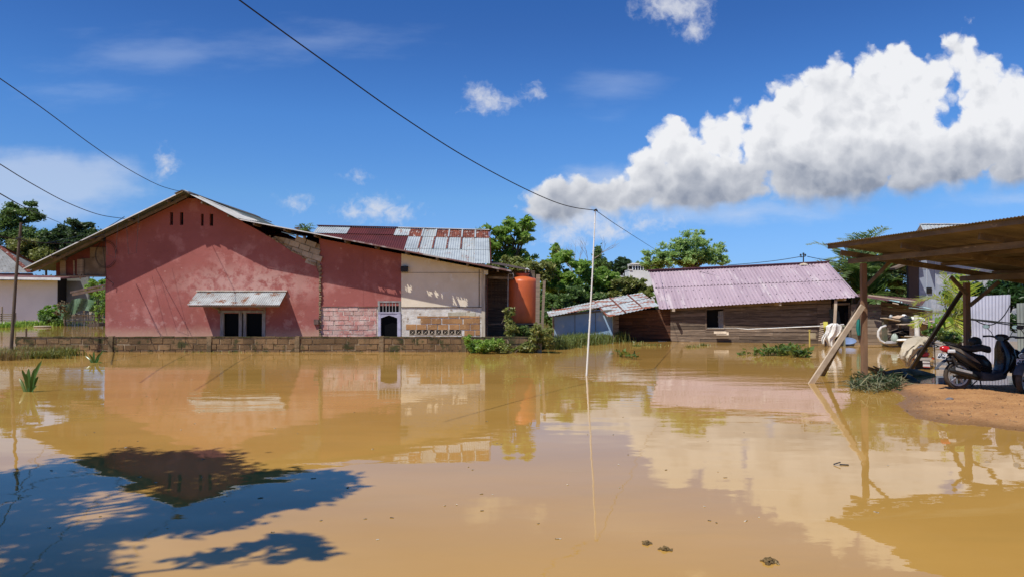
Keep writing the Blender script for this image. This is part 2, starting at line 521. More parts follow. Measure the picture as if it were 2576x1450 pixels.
# ------------------------------------------------------------------ setting: ground, water, dirt bank
def make_ground():
    mb = MB()
    xs = np.linspace(-900, 900, 61); ys = [-300, -60, -10, 20, 50, 72, 78, 84, 95, 140, 300, 900, 2400]
    zs = [-.9, -.9, -.9, -.9, -.9, -.9, -.2, .35, .6, .9, 1.4, 2.0, 3.0]
    vs = [(x, y, z) for y, z in zip(ys, zs) for x in xs]
    fs = [(j * 61 + i, j * 61 + i + 1, (j + 1) * 61 + i + 1, (j + 1) * 61 + i) for j in range(len(ys) - 1) for i in range(60)]
    mb.add(vs, fs)
    m_ = weath('soil_and_grass', (.05, .075, .02), (.09, .085, .03), .3, .35, .65, c3=(.16, .10, .05), s3=1.4, rough=1)
    o = build('ground', mb, m_, loc=(0, 0, 0)); o['kind'] = 'structure'
make_ground()

def make_water():
    m_, n, b, out = newmat('muddy_flood_water')
    P_ = n.n('ShaderNodeNewGeometry').outputs['Position']
    x, y, z = n.xyz(P_)
    c = n.mix(n.step(n.noise(n.mapv(P_, (.25, .6, 1)), .8, 5, .55), .3, .7), (.43, .242, .056), (.485, .278, .070))
    c = n.mix(n.m('MULTIPLY', n.step(n.noise(n.mapv(P_, (.5, 1.6, 1)), 1.2, 6, .6), .45, .8), .35), c, (.37, .225, .06))
    silt = n.step(n.noise(n.mapv(P_, (.18, .9, 1), rot=(0, 0, .25)), 1.6, 7, .65, dist=1.5), .60, .72)
    c = n.mix(n.m('MULTIPLY', silt, .22), c, (.56, .40, .17))
    n.put(b.inputs['Base Color'], c)
    b.inputs['Roughness'].default_value = .008
    b.inputs['IOR'].default_value = 1.31
    far = n.step(y, 9, 22)
    big_ = n.noise(n.mapv(P_, (.55, 1.0, 1)), 1.1, 2, .4)
    mid = n.noise(n.mapv(P_, (.7, 1.3, 1)), 3.6, 3, .5)
    fine = n.noise(n.mapv(P_, (.8, 1.5, 1)), 13, 3, .5)
    patch = n.step(n.noise(n.mapv(P_, (.12, .35, 1)), .9, 3, .5), .35, .65)
    h = n.m('ADD', n.m('MULTIPLY', big_, .0062), n.m('MULTIPLY', mid, n.m('MULTIPLY_ADD', n.m('MULTIPLY', far, patch), .0027, .0006)))
    h = n.m('ADD', h, n.m('MULTIPLY', fine, n.m('MULTIPLY_ADD', n.m('MULTIPLY', far, patch), .0012, .00003)))
    bp = n.n('ShaderNodeBump'); bp.inputs['Strength'].default_value = 1; bp.inputs['Distance'].default_value = 1.0
    n.put(bp.inputs['Height'], h)
    n.put(b.inputs['Normal'], bp.outputs[0])
    mb = MB()
    mb.add([(-140, -60, 0), (140, -60, 0), (140, 80, 0), (-140, 80, 0)], [(0, 1, 2, 3)])
    o = build('flood_water', mb, m_, loc=(0, 0, 0)); o['kind'] = 'structure'
make_water()

def make_bank():
    out = [G(2262, 990), G(2250, 1012), G(2290, 1034), G(2330, 1052), G(2382, 1062), G(2450, 1070), G(2575, 1085), G(2760, 1110),
           Vector((12.5, 9.5, 0)), Vector((16, 9.3, 0)), Vector((16, 17.5, 0)), Vector((12, 17.2, 0)), G(2470, 968), G(2390, 970), G(2330, 966), G(2272, 964), G(2235, 975)]
    poly = np.array([(p.x, p.y) for p in out])
    nx, ny = 260, 240
    xs = np.linspace(5.5, 15.8, nx); ys = np.linspace(9.2, 17.6, ny)
    X, Y = np.meshgrid(xs, ys)
    d = np.full(X.shape, 1e9); inside = np.zeros(X.shape, bool)
    for i in range(len(poly)):
        a = poly[i]; b_ = poly[(i + 1) % len(poly)]
        ab = b_ - a
        t = np.clip(((X - a[0]) * ab[0] + (Y - a[1]) * ab[1]) / (ab @ ab), 0, 1)
        d = np.minimum(d, np.hypot(X - a[0] - t * ab[0], Y - a[1] - t * ab[1]))
        cond = ((a[1] > Y) != (b_[1] > Y)) & (X < (b_[0] - a[0]) * (Y - a[1]) / (b_[1] - a[1] + 1e-12) + a[0])
        inside ^= cond
    sd = np.where(inside, d, -d)
    rs = np.random.RandomState(4)
    nz = np.zeros(X.shape)
    for k in range(5):
        fx, fy = rs.uniform(-1, 1, 2) * (1.4 * 1.9 ** k); ph = rs.uniform(0, 6)
        fx2, fy2 = rs.uniform(-1, 1, 2) * (1.4 * 1.9 ** k)
        nz += np.sin(X * fx + Y * fy + ph + 1.3 * np.sin(X * fx2 + Y * fy2)) * .5 ** k
    Z = .16 * (1 - np.exp(-np.maximum(sd, -1.2) * .9)) + .016 * nz + .006 * rs.uniform(-1, 1, X.shape)
    Z = np.where(sd < 0, np.minimum(Z, .02 + .16 * sd + .014 * nz), Z)
    Z = np.clip(Z, -.9, .3)
    mb = MB()
    vs = np.stack([X, Y, Z], -1).reshape(-1, 3)
    fs = [(j * nx + i, j * nx + i + 1, (j + 1) * nx + i + 1, (j + 1) * nx + i) for j in range(ny - 1) for i in range(nx - 1)]
    mb.v = [tuple(v) for v in vs]; mb.f = fs; mb.mi = [0] * len(fs)
    m_, n, b, o_ = newmat('red_gravelly_soil')
    P_ = n.n('ShaderNodeNewGeometry').outputs['Position']
    x, y, z = n.xyz(P_)
    c = n.mix(n.step(n.noise(P_, 2.2, 6, .6), .35, .65), (.42, .215, .078), (.32, .155, .056))
    c = n.mix(n.m('MULTIPLY', n.step(n.voro(P_, 26, 'F1'), .02, .26), -1.0), c, c)
    sp = n.step(n.noise(P_, 45, 3, .6), .58, .66)
    c = n.mix(n.m('MULTIPLY', sp, .7), c, (.56, .37, .19))
    sp2 = n.step(n.noise(P_, 33, 3, .6), .64, .70)
    c = n.mix(n.m('MULTIPLY', sp2, .8), c, (.10, .05, .025))
    wet = n.step(n.m('ADD', z, n.m('MULTIPLY_ADD', n.noise(P_, 3, 4), .06, -.03)), .075, .01)
    c = n.mix(n.m('MULTIPLY', wet, .75), c, (.17, .09, .035))
    n.put(b.inputs['Base Color'], c)
    n.put(b.inputs['Roughness'], n.m('MULTIPLY_ADD', wet, -.45, .92))
    bp = n.n('ShaderNodeBump'); bp.inputs['Distance'].default_value = .012
    n.put(bp.inputs['Height'], n.noise(P_, 30, 5, .7)); n.put(b.inputs['Normal'], bp.outputs[0])
    o = build('dirt_bank', mb, m_, loc=(0, 0, 0), smooth=True); o['kind'] = 'structure'
    # loose gravel scattered on the bank
    rg = random.Random(8); g = MB()
    cnt = 0
    while cnt < 2600:
        i = rg.randrange(nx); j = rg.randrange(ny)
        if Z[j, i] < .004: continue
        p = Vector((xs[i] + rg.uniform(-.02, .02), ys[j] + rg.uniform(-.02, .02), Z[j, i]))
        r = rg.uniform(.006, .02) * (1.6 if rg.random() < .06 else 1)
        vs = [p + Vector((rg.uniform(.6, 1.1) * a * r, rg.uniform(.6, 1.1) * b2 * r, rg.uniform(.5, .8) * c_ * r)) for a, b2, c_ in
              ((1, 0, 0), (0, 1, 0), (-1, 0, 0), (0, -1, 0), (0, 0, 1), (0, 0, -1))]
        g.add(vs, [(0, 1, 4), (1, 2, 4), (2, 3, 4), (3, 0, 4), (1, 0, 5), (2, 1, 5), (3, 2, 5), (0, 3, 5)])
        cnt += 1
    o = build('gravel', g, weath('gravel_stone', (.36, .17, .07), (.20, .10, .05), 3, island=.5, rough=.9), loc=(0, 0, 0))
    o['kind'] = 'stuff'; tag(o, 'loose reddish gravel strewn over the dirt bank by the scooter', 'gravel')
    return lambda x, y: Z[int(np.clip((y - ys[0]) / (ys[-1] - ys[0]) * (ny - 1), 0, ny - 1)), int(np.clip((x - xs[0]) / (xs[-1] - xs[0]) * (nx - 1), 0, nx - 1))]
bank_z = make_bank()

# ------------------------------------------------------------------ red house
DW, DR = 29.2, 28.4         # wall plane, front edge of the roof
M['red'] = weath('red_painted_plaster', (.35, .115, .101), (.30, .096, .082), .8, .35, .7, c3=(.43, .175, .155), s3=1.1, lo3=.52, hi3=.66,
                 rough=.9, bump=.006, bscale=5, c4=(.44, .22, .185), s4=3.2, lo4=.64, hi4=.72)
def red_zone():
    m_ = M['red']; n = NT(m_.node_tree)
    b = [x for x in m_.node_tree.nodes if x.type == 'BSDF_PRINCIPLED'][0]
    src = b.inputs['Base Color'].links[0].from_socket
    P_ = n.n('ShaderNodeNewGeometry').outputs['Position']
    x, y, z = n.xyz(P_)
    # flaking band low on the wall, bare plaster halo over the awning, cracks, water stain at the foot
    nz = n.noise(P_, 2.6, 7, .68)
    low = n.m('MULTIPLY', n.step(z, 2.0, 1.1), n.step(nz, .52, .62))
    c = n.mix(n.m('MULTIPLY', low, .5), src, (.52, .30, .265))
    d = n.v('LENGTH', n.v('MULTIPLY', n.v('SUBTRACT', P_, (-10.2, 29.2, 2.5)), (.30, 0, 1.1)))
    halo = n.m('MULTIPLY', n.step(d, 1.25, .15), n.step(nz, .40, .56))
    c = n.mix(n.m('MULTIPLY', halo, .75), c, (.56, .36, .31))
    d2 = n.v('LENGTH', n.v('MULTIPLY', n.v('SUBTRACT', P_, (-10.6, 29.2, 3.1)), (.55, 0, .8)))
    h2 = n.m('MULTIPLY', n.step(d2, 1.1, .2), n.step(n.noise(P_, 1.7, 7, .7), .48, .56))
    c = n.mix(n.m('MULTIPLY', h2, .55), c, (.50, .26, .23))
    ft = n.m('MULTIPLY', n.step(n.m('MULTIPLY_ADD', nz, .5, z), 1.25, .75), .75)
    c = n.mix(ft, c, (.52, .33, .24))
    crk = n.m('MULTIPLY', n.step(n.m('ABSOLUTE', n.m('SUBTRACT', n.noise(n.mapv(P_, (.5, 1, 1.5)), .55, 5, .6), .5)), .005, .001), .20)
    c = n.mix(crk, c, (.14, .05, .04))
    n.put(b.inputs['Base Color'], c)
red_zone()
M['cream'] = weath('cream_plaster', (.80, .71, .56), (.70, .61, .47), 1.0, .35, .7, c3=(.80, .76, .68), s3=2.5, rough=.9, bump=.004, bscale=5)
M['white_rough'] = weath('rough_whitewash', (.70, .68, .63), (.56, .52, .46), 1.8, .4, .62, c3=(.34, .27, .20), s3=4.5, lo3=.58, hi3=.63, rough=.95, bump=.03, bscale=5)
M['pink_brick'] = weath('whitewashed_red_block', (.50, .23, .20), (.60, .42, .37), 2.2, .38, .60, c3=(.66, .58, .52), s3=6, lo3=.56, hi3=.66, rough=.95, bump=.012, island=.16)
M['orange_brick'] = weath('ochre_block', (.43, .235, .10), (.34, .18, .08), 2.2, .38, .60, c3=(.52, .34, .19), s3=6, lo3=.58, hi3=.68, rough=.95, bump=.01, island=.18)
M['pale_block'] = weath('bare_concrete_block', (.44, .37, .28), (.36, .30, .22), 2.2, .38, .60, rough=.95, bump=.01, island=.12)
M['wall_brick'] = weath('muddy_block', (.225, .142, .072), (.145, .092, .048), 1.6, .36, .62, c3=(.31, .20, .11), s3=7, lo3=.58, hi3=.68, rough=.95, bump=.012, island=.26,
                        c4=(.050, .050, .020), s4=2.2, lo4=.50, hi4=.62)
M['mortar'] = weath('mortar', (.36, .28, .18), (.20, .14, .08), 3, .38, .62, rough=1, bump=.02, bscale=14)
M['mortar_white'] = weath('white_mortar', (.62, .56, .48), (.48, .40, .33), 3, .38, .62, rough=1, bump=.02, bscale=14)
M['frame_grey'] = weath('grey_window_timber', (.33, .33, .32), (.22, .21, .20), 4, rough=.8, stretch=(3, 3, .6))
M['lilac'] = weath('lilac_painted_frame', (.48, .47, .60), (.38, .37, .47), 4, rough=.6)

def vz(px, py, D=DW): p = W(px, py, D); return (p.x, p.z)
pk = W(460, 480, DR); PKX, PKZ = pk.x, pk.z - .02          # ridge
lf = W(58, 676, DR); LSL = (PKZ - lf.z) / (PKX - lf.x)
kn = W(604, 552, DR); en = W(1284, 681, DR)
def roofz(x):
    if x <= PKX: return PKZ - (PKX - x) * LSL
    if x <= kn.x: return PKZ - (x - PKX) * (PKZ - kn.z) / (kn.x - PKX)
    return kn.z - (x - kn.x) * (kn.z - en.z) / (en.x - kn.x)

house = thing('red_house', 'long red plastered house with a tin gable roof standing behind the low wall', 'house', (-9, DW, 0))
def rect(px0, px1, py0, py1, D=DW):
    a = W(px0, py1, D); b = W(px1, py0, D)
    return [(a.x, a.z), (b.x, a.z), (b.x, b.z), (a.x, b.z)]
xl, xr = XP(265, DW), XP(803, DW)
outer = [(xl, -.9), (xr, -.9), vz(803, 690), vz(793, 664), vz(760, 645), vz(735, 634), vz(700, 609), vz(664, 588), vz(640, 574), vz(612, 560)]
rg = random.Random(3)
xs_ = np.linspace(XP(606, DW), xl, 16)
outer += [(x, roofz(x) - .07) for x in xs_[:7]] + [(PKX, PKZ - .07)] + [(x, roofz(x) - .07) for x in xs_ if x < PKX]
win = rect(556, 666, 787, 858)
holes = [rect(427, 435, 534, 566), rect(452, 461, 534, 566), rect(505, 512, 538, 568), rect(527, 536, 538, 568), win]
mb = MB(); mb.prism([outer] + [h[::-1] for h in holes], DW, DW + .18)
gw = build('gable_wall', mb, M['red'], house)
# vent slots: black boxes behind the wall paint their unlit depth in, a thin raised sill below each
for h in holes[:4]:
    mb = MB(); mb.box(h[0][0] - .03, h[1][0] + .03, DW + .19, DW + .5, h[0][1] - .03, h[2][1] + .03)
    build('vent_dark_box', mb, M['dark'], house)
# window: frames, mullion, black sheets painted as the dark room behind
x0, z0, x1, z1 = win[0][0], win[0][1], win[2][0], win[2][1]
wd = MB()
for a, b_ in ((x0 - .03, x0 + .10), ((x0 + x1) / 2 - .16, (x0 + x1) / 2 - .04), ((x0 + x1) / 2 + .02, (x0 + x1) / 2 + .12), (x1 - .10, x1 + .03)):
    wd.box(a, b_, DW - .03, DW + .09, z0, z1 + .02)
wd.box(x0 - .04, x1 + .04, DW - .035, DW + .095, z1 + .022, z1 + .11)
wnd = build('window', wd, M['frame_grey'], house)
mb = MB(); mb.box(x0 + .101, (x0 + x1) / 2 - .161, DW + .10, DW + .11, z0, z1 + .01); mb.box((x0 + x1) / 2 + .121, x1 - .101, DW + .10, DW + .11, z0, z1 + .01)
gm, gn, gb, _ = newmat('black_opening_sheet'); gb.inputs['Base Color'].default_value = (.006, .006, .007, 1); gb.inputs['Roughness'].default_value = .25; gb.inputs['Specular IOR Level'].default_value = .03
M['glass'] = gm  # near-black sheet, painting in the dark of the open window and doorway
build('dark_sheet', mb, M['glass'], wnd)
# bare block infill right of the gable
bp_ = [vz(668, 583), vz(700, 583), vz(806, 612), vz(806, 700), vz(735, 650)]
def in_tri(u, v, O):
    x, z = O[0] + u, O[1] + v
    return z < roofz(x) - .32 and z > np.interp(x, [XP(690, DW), XP(735, DW), XP(803, DW)], [ZP(602, DW), ZP(632, DW), ZP(672, DW)])
mb = MB(); O = (XP(690, DW), ZP(680, DW))
ang = -.33
mb.bricks((O[0], DW + .02, O[1]), (math.cos(ang), 0, math.sin(ang)), (-math.sin(ang), 0, math.cos(ang)), XP(803, DW) - O[0] + .3, 2.0, .40, .20, .022, .03, random.Random(5),
          inside=lambda u, v: in_tri(u * math.cos(ang) - v * math.sin(ang), u * math.sin(ang) + v * math.cos(ang), O) and O[0] + u * math.cos(ang) - v * math.sin(ang) < XP(800, DW))
build('block_infill', mb, M['pale_block'], house)
mb = MB(); mb.prism([[vz(660, 610), vz(803, 700), (XP(803, DW), roofz(XP(803, DW)) - .34), (XP(690, DW), roofz(XP(690, DW)) - .36)]], DW + .03, DW + .15)
build('infill_mortar', mb, M['mortar'], house)
# broken plaster edge / crack down the joint
mb = MB(); rj = random.Random(11)
z = ZP(845, DW)
while z < ZP(668, DW):
    h = rj.uniform(.03, .09); mb.box(xr - rj.uniform(.0, .03), xr + rj.uniform(.03, .09), DW - rj.uniform(.005, .035), DW + .1, z, z + h); z += h + rj.uniform(0, .05)
for k in range(46):
    t = rj.random(); px = 664 + t * 139; py = np.interp(px, [664, 735, 803], [588, 632, 672]) + rj.uniform(-3, 3)
    p = W(px, py, DW); s_ = rj.uniform(.02, .06)
    mb.obox((p.x, DW - rj.uniform(.01, .03), p.z), (s_ * 1.6, 0, -s_ * .8), (0, .06, 0), (s_ * .3, 0, s_))
build('broken_plaster', mb, M['mortar'], house)

# panel wall (red boards) with the whitewashed block below
DB = DW + .06
xB0, xB1, xC1 = XP(806, DB), XP(1009, DB), XP(1220, DB)
zj = ZP(768, DB)
def strip_poly(xa, xb, zb, off=.12):
    xs2 = np.linspace(xb, xa, 8)
    return [(xa, zb), (xb, zb)] + [(x, roofz(x) - off) for x in xs2]
door = rect(951, 1008, 759, 846, DB)
mb = MB()
po = strip_poly(xB0 - .06, xB1 - .004, zj)
mb.prism([po], DB, DB + .12)
# join line between the two boards
build('panel_wall', mb, M['red'], house)
mb = MB(); mb.box(XP(913, DB), XP(913, DB) + .012, DB - .006, DB + .01, zj, roofz(XP(913, DB)) - .2); mb.box(xB0, door[0][0], DB - .03, DB, zj - .03, zj + .01)
build('board_joint', mb, M['red'], house)
mb = MB(); mb.prism([[(xB0 - .06, -.9), (door[0][0] - .002, -.9), (door[0][0] - .002, zj - .004), (xB0 - .06, zj - .004)]], DB + .02, DB + .14)
build('lower_wall', mb, M['mortar_white'], house)
mb = MB(); mb.bricks((xB0 - .02, DB + .02, .42), (1, 0, 0), (0, 0, 1), door[0][0] - xB0 - .05, zj - .46, .36, .155, .028, .018, random.Random(6), jit=.012)
build('block_course', mb, M['pink_brick'], house)
# door with barred transom
dz = ZP(787, DB)
mb = MB(); dx0, dx1 = door[0][0], door[1][0]
mb.box(dx0, dx0 + .10, DB - .04, DB + .12, -.8, dz); mb.box(dx1 - .13, dx1, DB - .04, DB + .12, -.8, dz); mb.box(dx0, dx1, DB - .05, DB + .12, dz + .002, dz + .05)
hd = [(dx0 + .10, dz), (dx0 + .10, dz - .18), (dx0 + .22, dz - .14), ((dx0 + dx1) / 2 - .02, dz - .07), (dx1 - .24, dz - .14), (dx1 - .13, dz - .18), (dx1 - .13, dz)]
mb.prism([hd[::-1] if False else hd], DB - .03, DB + .03)
dr = build('door', mb, M['lilac'], house)
mb = MB(); mb.box(dx0 + .101, dx1 - .131, DB + .10, DB + .11, -.8, dz - .01)
build('dark_doorway', mb, M['glass'], dr)  # flat black sheet painted as the unlit doorway
mb = MB()
zt = ZP(760, DB)
mb.box(dx0 - .02, dx0 + .06, DB - .02, DB + .1, dz + .052, zt); mb.box(dx1 - .08, dx1 - .004, DB - .02, DB + .1, dz + .052, zt); mb.box(dx0 - .02, dx1 - .004, DB - .025, DB + .1, zt + .001, zt + .06)
for k in range(1, 6):
    x = dx0 + .06 + (dx1 - dx0 - .14) * k / 6; mb.box(x - .014, x + .014, DB - .01, DB + .03, dz + .052, zt)
tr = build('transom_window', mb, M['frame_grey'], house)
mb = MB(); mb.box(dx0 + .061, dx1 - .081, DB + .08, DB + .09, dz + .052, zt)
build('dark_sheet', mb, M['dark'], tr)  # black sheet painted as the dark behind the bars
# cream wall and its rough lower part
zc_ = ZP(772, DB)
mb = MB(); mb.prism([strip_poly(xB1, xC1 - .14, zc_, .10)], DB - .01, DB + .12)
build('cream_wall', mb, M['cream'], house)
mb = MB(); mb.prism([strip_poly(xC1 - .138, xC1, .3, .10)], DB - .04, DB + .12)
build('corner_post', mb, weath('pale_corner_post', (.56, .50, .40), (.42, .36, .28), 3, rough=.9, stretch=(4, 4, .6)), house)
mb = MB(); mb.box(xB1, xC1 - .14, DB - .022, DB - .0105, ZP(686, DB), ZP(686, DB) + .015); mb.box(XP(1204, DB), XP(1204, DB) + .03, DB - .03, DB - .0105, zc_, ZP(678, DB))
mb.box(xB1, xC1 - .14, DB - .03, DB - .0105, zc_ - .005, zc_ + .02)
build('cover_strip', mb, weath('cover_strip_wood', (.12, .08, .05), (.2, .15, .1), 5), house)
vent = rect(1029, 1161, 827, 842, DB)
mb = MB(); mb.prism([[(xB1, -.9), (xC1, -.9), (xC1, zc_ - .006), (xB1, zc_ - .006)], vent[::-1]], DB, DB + .14)
build('lower_wall', mb, M['white_rough'], house)
def in_b(u, v):
    x = xB1 + u; z = ZP(842, DB) + v
    if x > XP(1206, DB): return False
    if z < ZP(827, DB): return x > vent[1][0] + .16
    return x > XP(1046 if z > ZP(811, DB) else 1034, DB)
mb = MB(); mb.bricks((xB1, DB, ZP(842, DB)), (1, 0, 0), (0, 0, 1), xC1 - xB1 - .2, .74, .385, .195, .030, .018, random.Random(9), inside=in_b, jit=.012)
build('block_course', mb, M['orange_brick'], house)
mb = MB(); mb.bricks((XP(1126, DB), DB, ZP(794, DB)), (1, 0, 0), (0, 0, 1), XP(1200, DB) - XP(1126, DB), .19, .36, .14, .03, .012, random.Random(10), jit=.01)
build('block_course', mb, weath('greyed_block', (.50, .47, .36), (.40, .36, .27), 3, rough=.95, island=.1, bump=.01), house)
vb = MB(); nv = 8; vw = (vent[1][0] - vent[0][0]) / nv
for k in range(nv):
    a = vent[0][0] + k * vw; b_ = a + vw; c0, c1_ = vent[0][1], vent[2][1]
    vb.box(a, a + .035, DB - .012, DB + .06, c0, c1_); vb.box(b_ - .035, b_ - .0001, DB - .012, DB + .06, c0, c1_)
    vb.box(a + .035, b_ - .035, DB - .01, DB + .06, c0, c0 + .028); vb.box(a + .035, b_ - .035, DB - .01, DB + .06, c1_ - .028, c1_)
    vb.beam((a + .03, DB + .02, c0 + .02), (b_ - .03, DB + .02, c1_ - .02), .022, .02); vb.beam((a + .03, DB + .025, c1_ - .02), (b_ - .03, DB + .025, c0 + .02), .022, .02)
    vb.lathe(((a + b_) / 2, DB - .012, (c0 + c1_) / 2), [(.03, 0), (.03, .05)], 8, (0, 1, 0))
build('ventilation_block', vb, M['pale_block'], house)

# body behind the front: left, right, rear walls, partition painted black to keep it dark
mb = MB()
mb.box(xl, xl + .18, DW + .182, 36, -.9, roofz(xl) - .06)
mb.box(xC1 - .14, xC1, DB + .14, 34, -.9, 2.95)
mb.prism([[(xl, -.9), (xC1, -.9)] + [(x, roofz(x) - .1) for x in np.linspace(xC1, xl, 20)]], 36.0, 36.15)
build('side_wall', mb, M['red'], house)
mb = MB(); mb.box(xl + .3, xC1 - .3, DW + 1.6, DW + 1.7, -.8, 2.4); build('dark_partition', mb, M['dark'], house)

# roofs
FLK = [(1137, 1172, 742, 772), (1018, 1031, 716, 729), (1071, 1086, 729, 738), (1091, 1099, 729, 741), (1105, 1111, 733, 742), (946, 965, 717, 726), (970, 1006, 720, 732)]
def fleck_hole(c):  # roof holes shaped so the sun drops flecks on the wall below
    t = (DW - c[1]) / SUN_DIR.y
    if t <= 0: return False
    q = Vector(c) + SUN_DIR * t; px = CXP + q.x / q.y * FL; py = 762 - (q.z - CAMH) / q.y * FL
    for k, (a, b2, c2, d2) in enumerate(FLK):
        e = 2.2 * math.sin(px * .9 + k) + 1.5 * math.sin(py * 1.3)
        if a + e < px < b2 + e * .5 and c2 + e * .6 - (px - a) * (-.22 if k in (0, 5, 6) else 0) < py < d2 + e: return True
    return False
def slope(xa, xb, ya, yb, mb, th=.0):
    za, zb = roofz(xa), roofz(xb)
    mb.corr((xa, ya, za), (xa, yb, za), (xb, ya, zb), (xb, yb, zb), pitch=.15, amp=.014, rows=2, per=4)
mb = MB()
slope(PKX, lf.x, DR, 36.4, mb); slope(PKX, kn.x, DR + .35, 36.4, mb)
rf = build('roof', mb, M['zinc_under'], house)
mb = MB()
# the lower right-hand slope: narrow verge in front of the rusty roof
slope(kn.x - .1, -9.2, DR, 33.5, mb)
za_, zb_2 = roofz(-9.2), roofz(en.x)
nxx, nyy = 230, 96; vs = []; keepf = []
for j in range(nyy + 1):
    for i in range(nxx + 1):
        x = -9.2 + (en.x + 9.2) * i / nxx; y = DR + 4.4 * j / nyy; vs.append((x, y, roofz(x) + .012 * math.sin(i * 1.1)))
for j in range(nyy):
    for i in range(nxx):
        a = j * (nxx + 1) + i; c_ = vs[a]
        if not fleck_hole(c_): keepf.append((a, a + 1, a + nxx + 2, a + nxx + 1))
mb.add(vs, keepf)
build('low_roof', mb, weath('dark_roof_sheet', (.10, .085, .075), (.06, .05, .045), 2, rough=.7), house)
# twisted pale sheets at the right of the ridge
mb = MB()
A0, A1 = W(474, 487, DR - .02), W(604, 553, DR - .02); B0, B1 = W(462, 477, DR + .9), W(652, 556, DR + 1.2)
mb.corr(A0, B0, A1, B1, pitch=.15, amp=.012, rows=3, per=4)
build('roof_sheet', mb, weath('pale_roof_sheet', (.60, .58, .52), (.46, .44, .40), 1.5, rough=.6), house)
# verge: bright edge of the sheets
mb = MB()
def verge(x0, x1, n=12, y=DR - .012, h=.035, up=.0):
    xs2 = np.linspace(x0, x1, n)
    for a, b_ in zip(xs2[:-1], xs2[1:]):
        mb.beam((a, y, roofz(a) + up), (b_, y, roofz(b_) + up), .018, h)
verge(lf.x, PKX)
build('verge_trim', mb, M['white_metal'], house)
mb = MB(); verge(kn.x, XP(860, DR), 8)
build('verge_trim', mb, M['white_metal'], house)
mb = MB()
verge(XP(862, DR), en.x, 12, h=.05)
build('verge_trim', mb, weath('maroon_verge', (.20, .10, .09), (.40, .36, .34), 1.4, .5, .6, rough=.6), house)
# ridge cap with the bent flap
mb = MB(); mb.beam((PKX - .14, DR - .1, PKZ - .03), (PKX - .14, 36.4, PKZ - .03), .30, .03, (-.45, 0, 1)); mb.beam((PKX + .13, DR - .1, PKZ - .02), (PKX + .13, 36.4, PKZ - .02), .30, .03, (.45, 0, 1))
mb.beam((PKX, DR + .5, PKZ + .06), (kn.x + .8, DR + 1.2, roofz(kn.x + .8) + .18), .06, .03)
build('ridge_cap', mb, weath('ridge_metal', (.08, .08, .08), (.14, .12, .1), 3), house)
# purlins under the overhang
mb = MB()
for x in list(np.arange(PKX - .6, lf.x, -1.45)) + list(np.arange(PKX + .7, kn.x, 1.0)) + list(np.arange(kn.x + .5, en.x, 1.15)):
    mb = MB(); mb.box(x - .035, x + .035, DR + .03, DW - .003 if x > xl else 29.4, roofz(x) - .115, roofz(x) - .02)
    build('purlin', mb, M['timber'], house)
mb = MB()
for x0_, x1_ in ((lf.x + .1, PKX), ):
    mb.beam((x0_, DR + .32, roofz(x0_) - .14), (x1_, DR + .32, roofz(x1_) - .14), .05, .09)
build('rafter', mb, M['timber'], house)

# set-back left wing hanging from the roof
DL = 29.42
mb = MB()
xw0, xw1 = XP(140, DL), XP(265, DL) + .6
mb.prism([[(xw0, ZP(693, DL)), (xw1, ZP(697, DL)), (xw1, roofz(xw1) - .05), (xw0, roofz(xw0) - .05)]], DL, DL + .12)
build('wing_wall', mb, weath('dark_red_board', (.20, .055, .045), (.13, .04, .033), 1.5, rough=.9, c3=(.30, .2, .13), s3=4, lo3=.64, hi3=.72), house)
mb = MB()
a, b_ = W(204, 650, DL - .02), W(262, 692, DL - .02)
mb.box(a.x, b_.x + .3, DL - .05, DL - .02, b_.z, a.z)
c_ = W(228, 622, DL); mb.box(c_.x, b_.x + .3, DL - .048, DL - .02, a.z + .002, c_.z)
build('plywood_patch', mb, weath('stained_plywood', (.24, .185, .12), (.15, .11, .07), 2, c3=(.06, .04, .03), s3=4, lo3=.62, hi3=.72), house)
mb = MB()
for k in range(5):
    p = W(196 + k * 3.2, 652, DL - .1); q = W(195 + k * 3.4, 690 + (k % 3) * 6, DL - .1)
    mb.beam(p, q, .05, .02, (0, 1, 0))
for px in (158, 186):
    mb.beam(W(px, 655, DL - .02), W(px + 1, 693, DL - .02), .22 if px == 158 else .06, .03, (0, 1, 0))
mb.beam(W(140, 694, DL - .1), W(268, 695, DL - .1), .1, .05)
build('batten', mb, M['wood_grey'], house)
mb = MB()
mb.obox(W(176, 735, 29.6), W(265, 716, 29.6) - W(176, 735, 29.6), (0, 1.2, .12), (0, 0, .03))
mb.obox(W(181, 743, 29.55), W(265, 727, 29.55) - W(181, 743, 29.55), (0, .05, 0), (0, 0, .09))
mb.obox(W(176, 737, 29.5), W(265, 718, 29.5) - W(176, 737, 29.5), (0, .05, 0), (0, 0, .07))
build('side_awning', mb, M['pale_wood'], house)
# cable coil and service cables on the corner
mb = MB()
c_ = W(263, 643, DW - .08); 
for r_, oo in ((.42, 0), (.38, .03)):
    mb.tube([(c_.x + .05 + r_ * math.cos(t), DW - .06 - oo, c_.z + .05 + r_ * 1.25 * math.sin(t)) for t in np.linspace(0, 5.8, 30)], .008, 5)
mb.tube([W(262, 590, DR + .1), W(259, 620, DW - .2), W(264, 660, DW - .2), W(268, 700, DW - .1), W(285, 712, DW - .1), W(283, 720, DW - .1)], .010, 5)
mb.tube([W(313, 545, DR), W(290, 560, DR), W(265, 575, DR), W(262, 590, DR + .1)], .012, 5)
for t0 in (0, 1.4):
    mb.tube([W(262 + t0 * 40, 590 - t0 * 18, DR - .1), W(270 + t0 * 38, 640, DR - .5), W(290 + t0 * 38, 650 - t0 * 10, DR - .6), W(297 + t0 * 37, 560 - t0 * 15, DR - .1)], .006, 5)
build('cable_coil', mb, M['cable'], house)
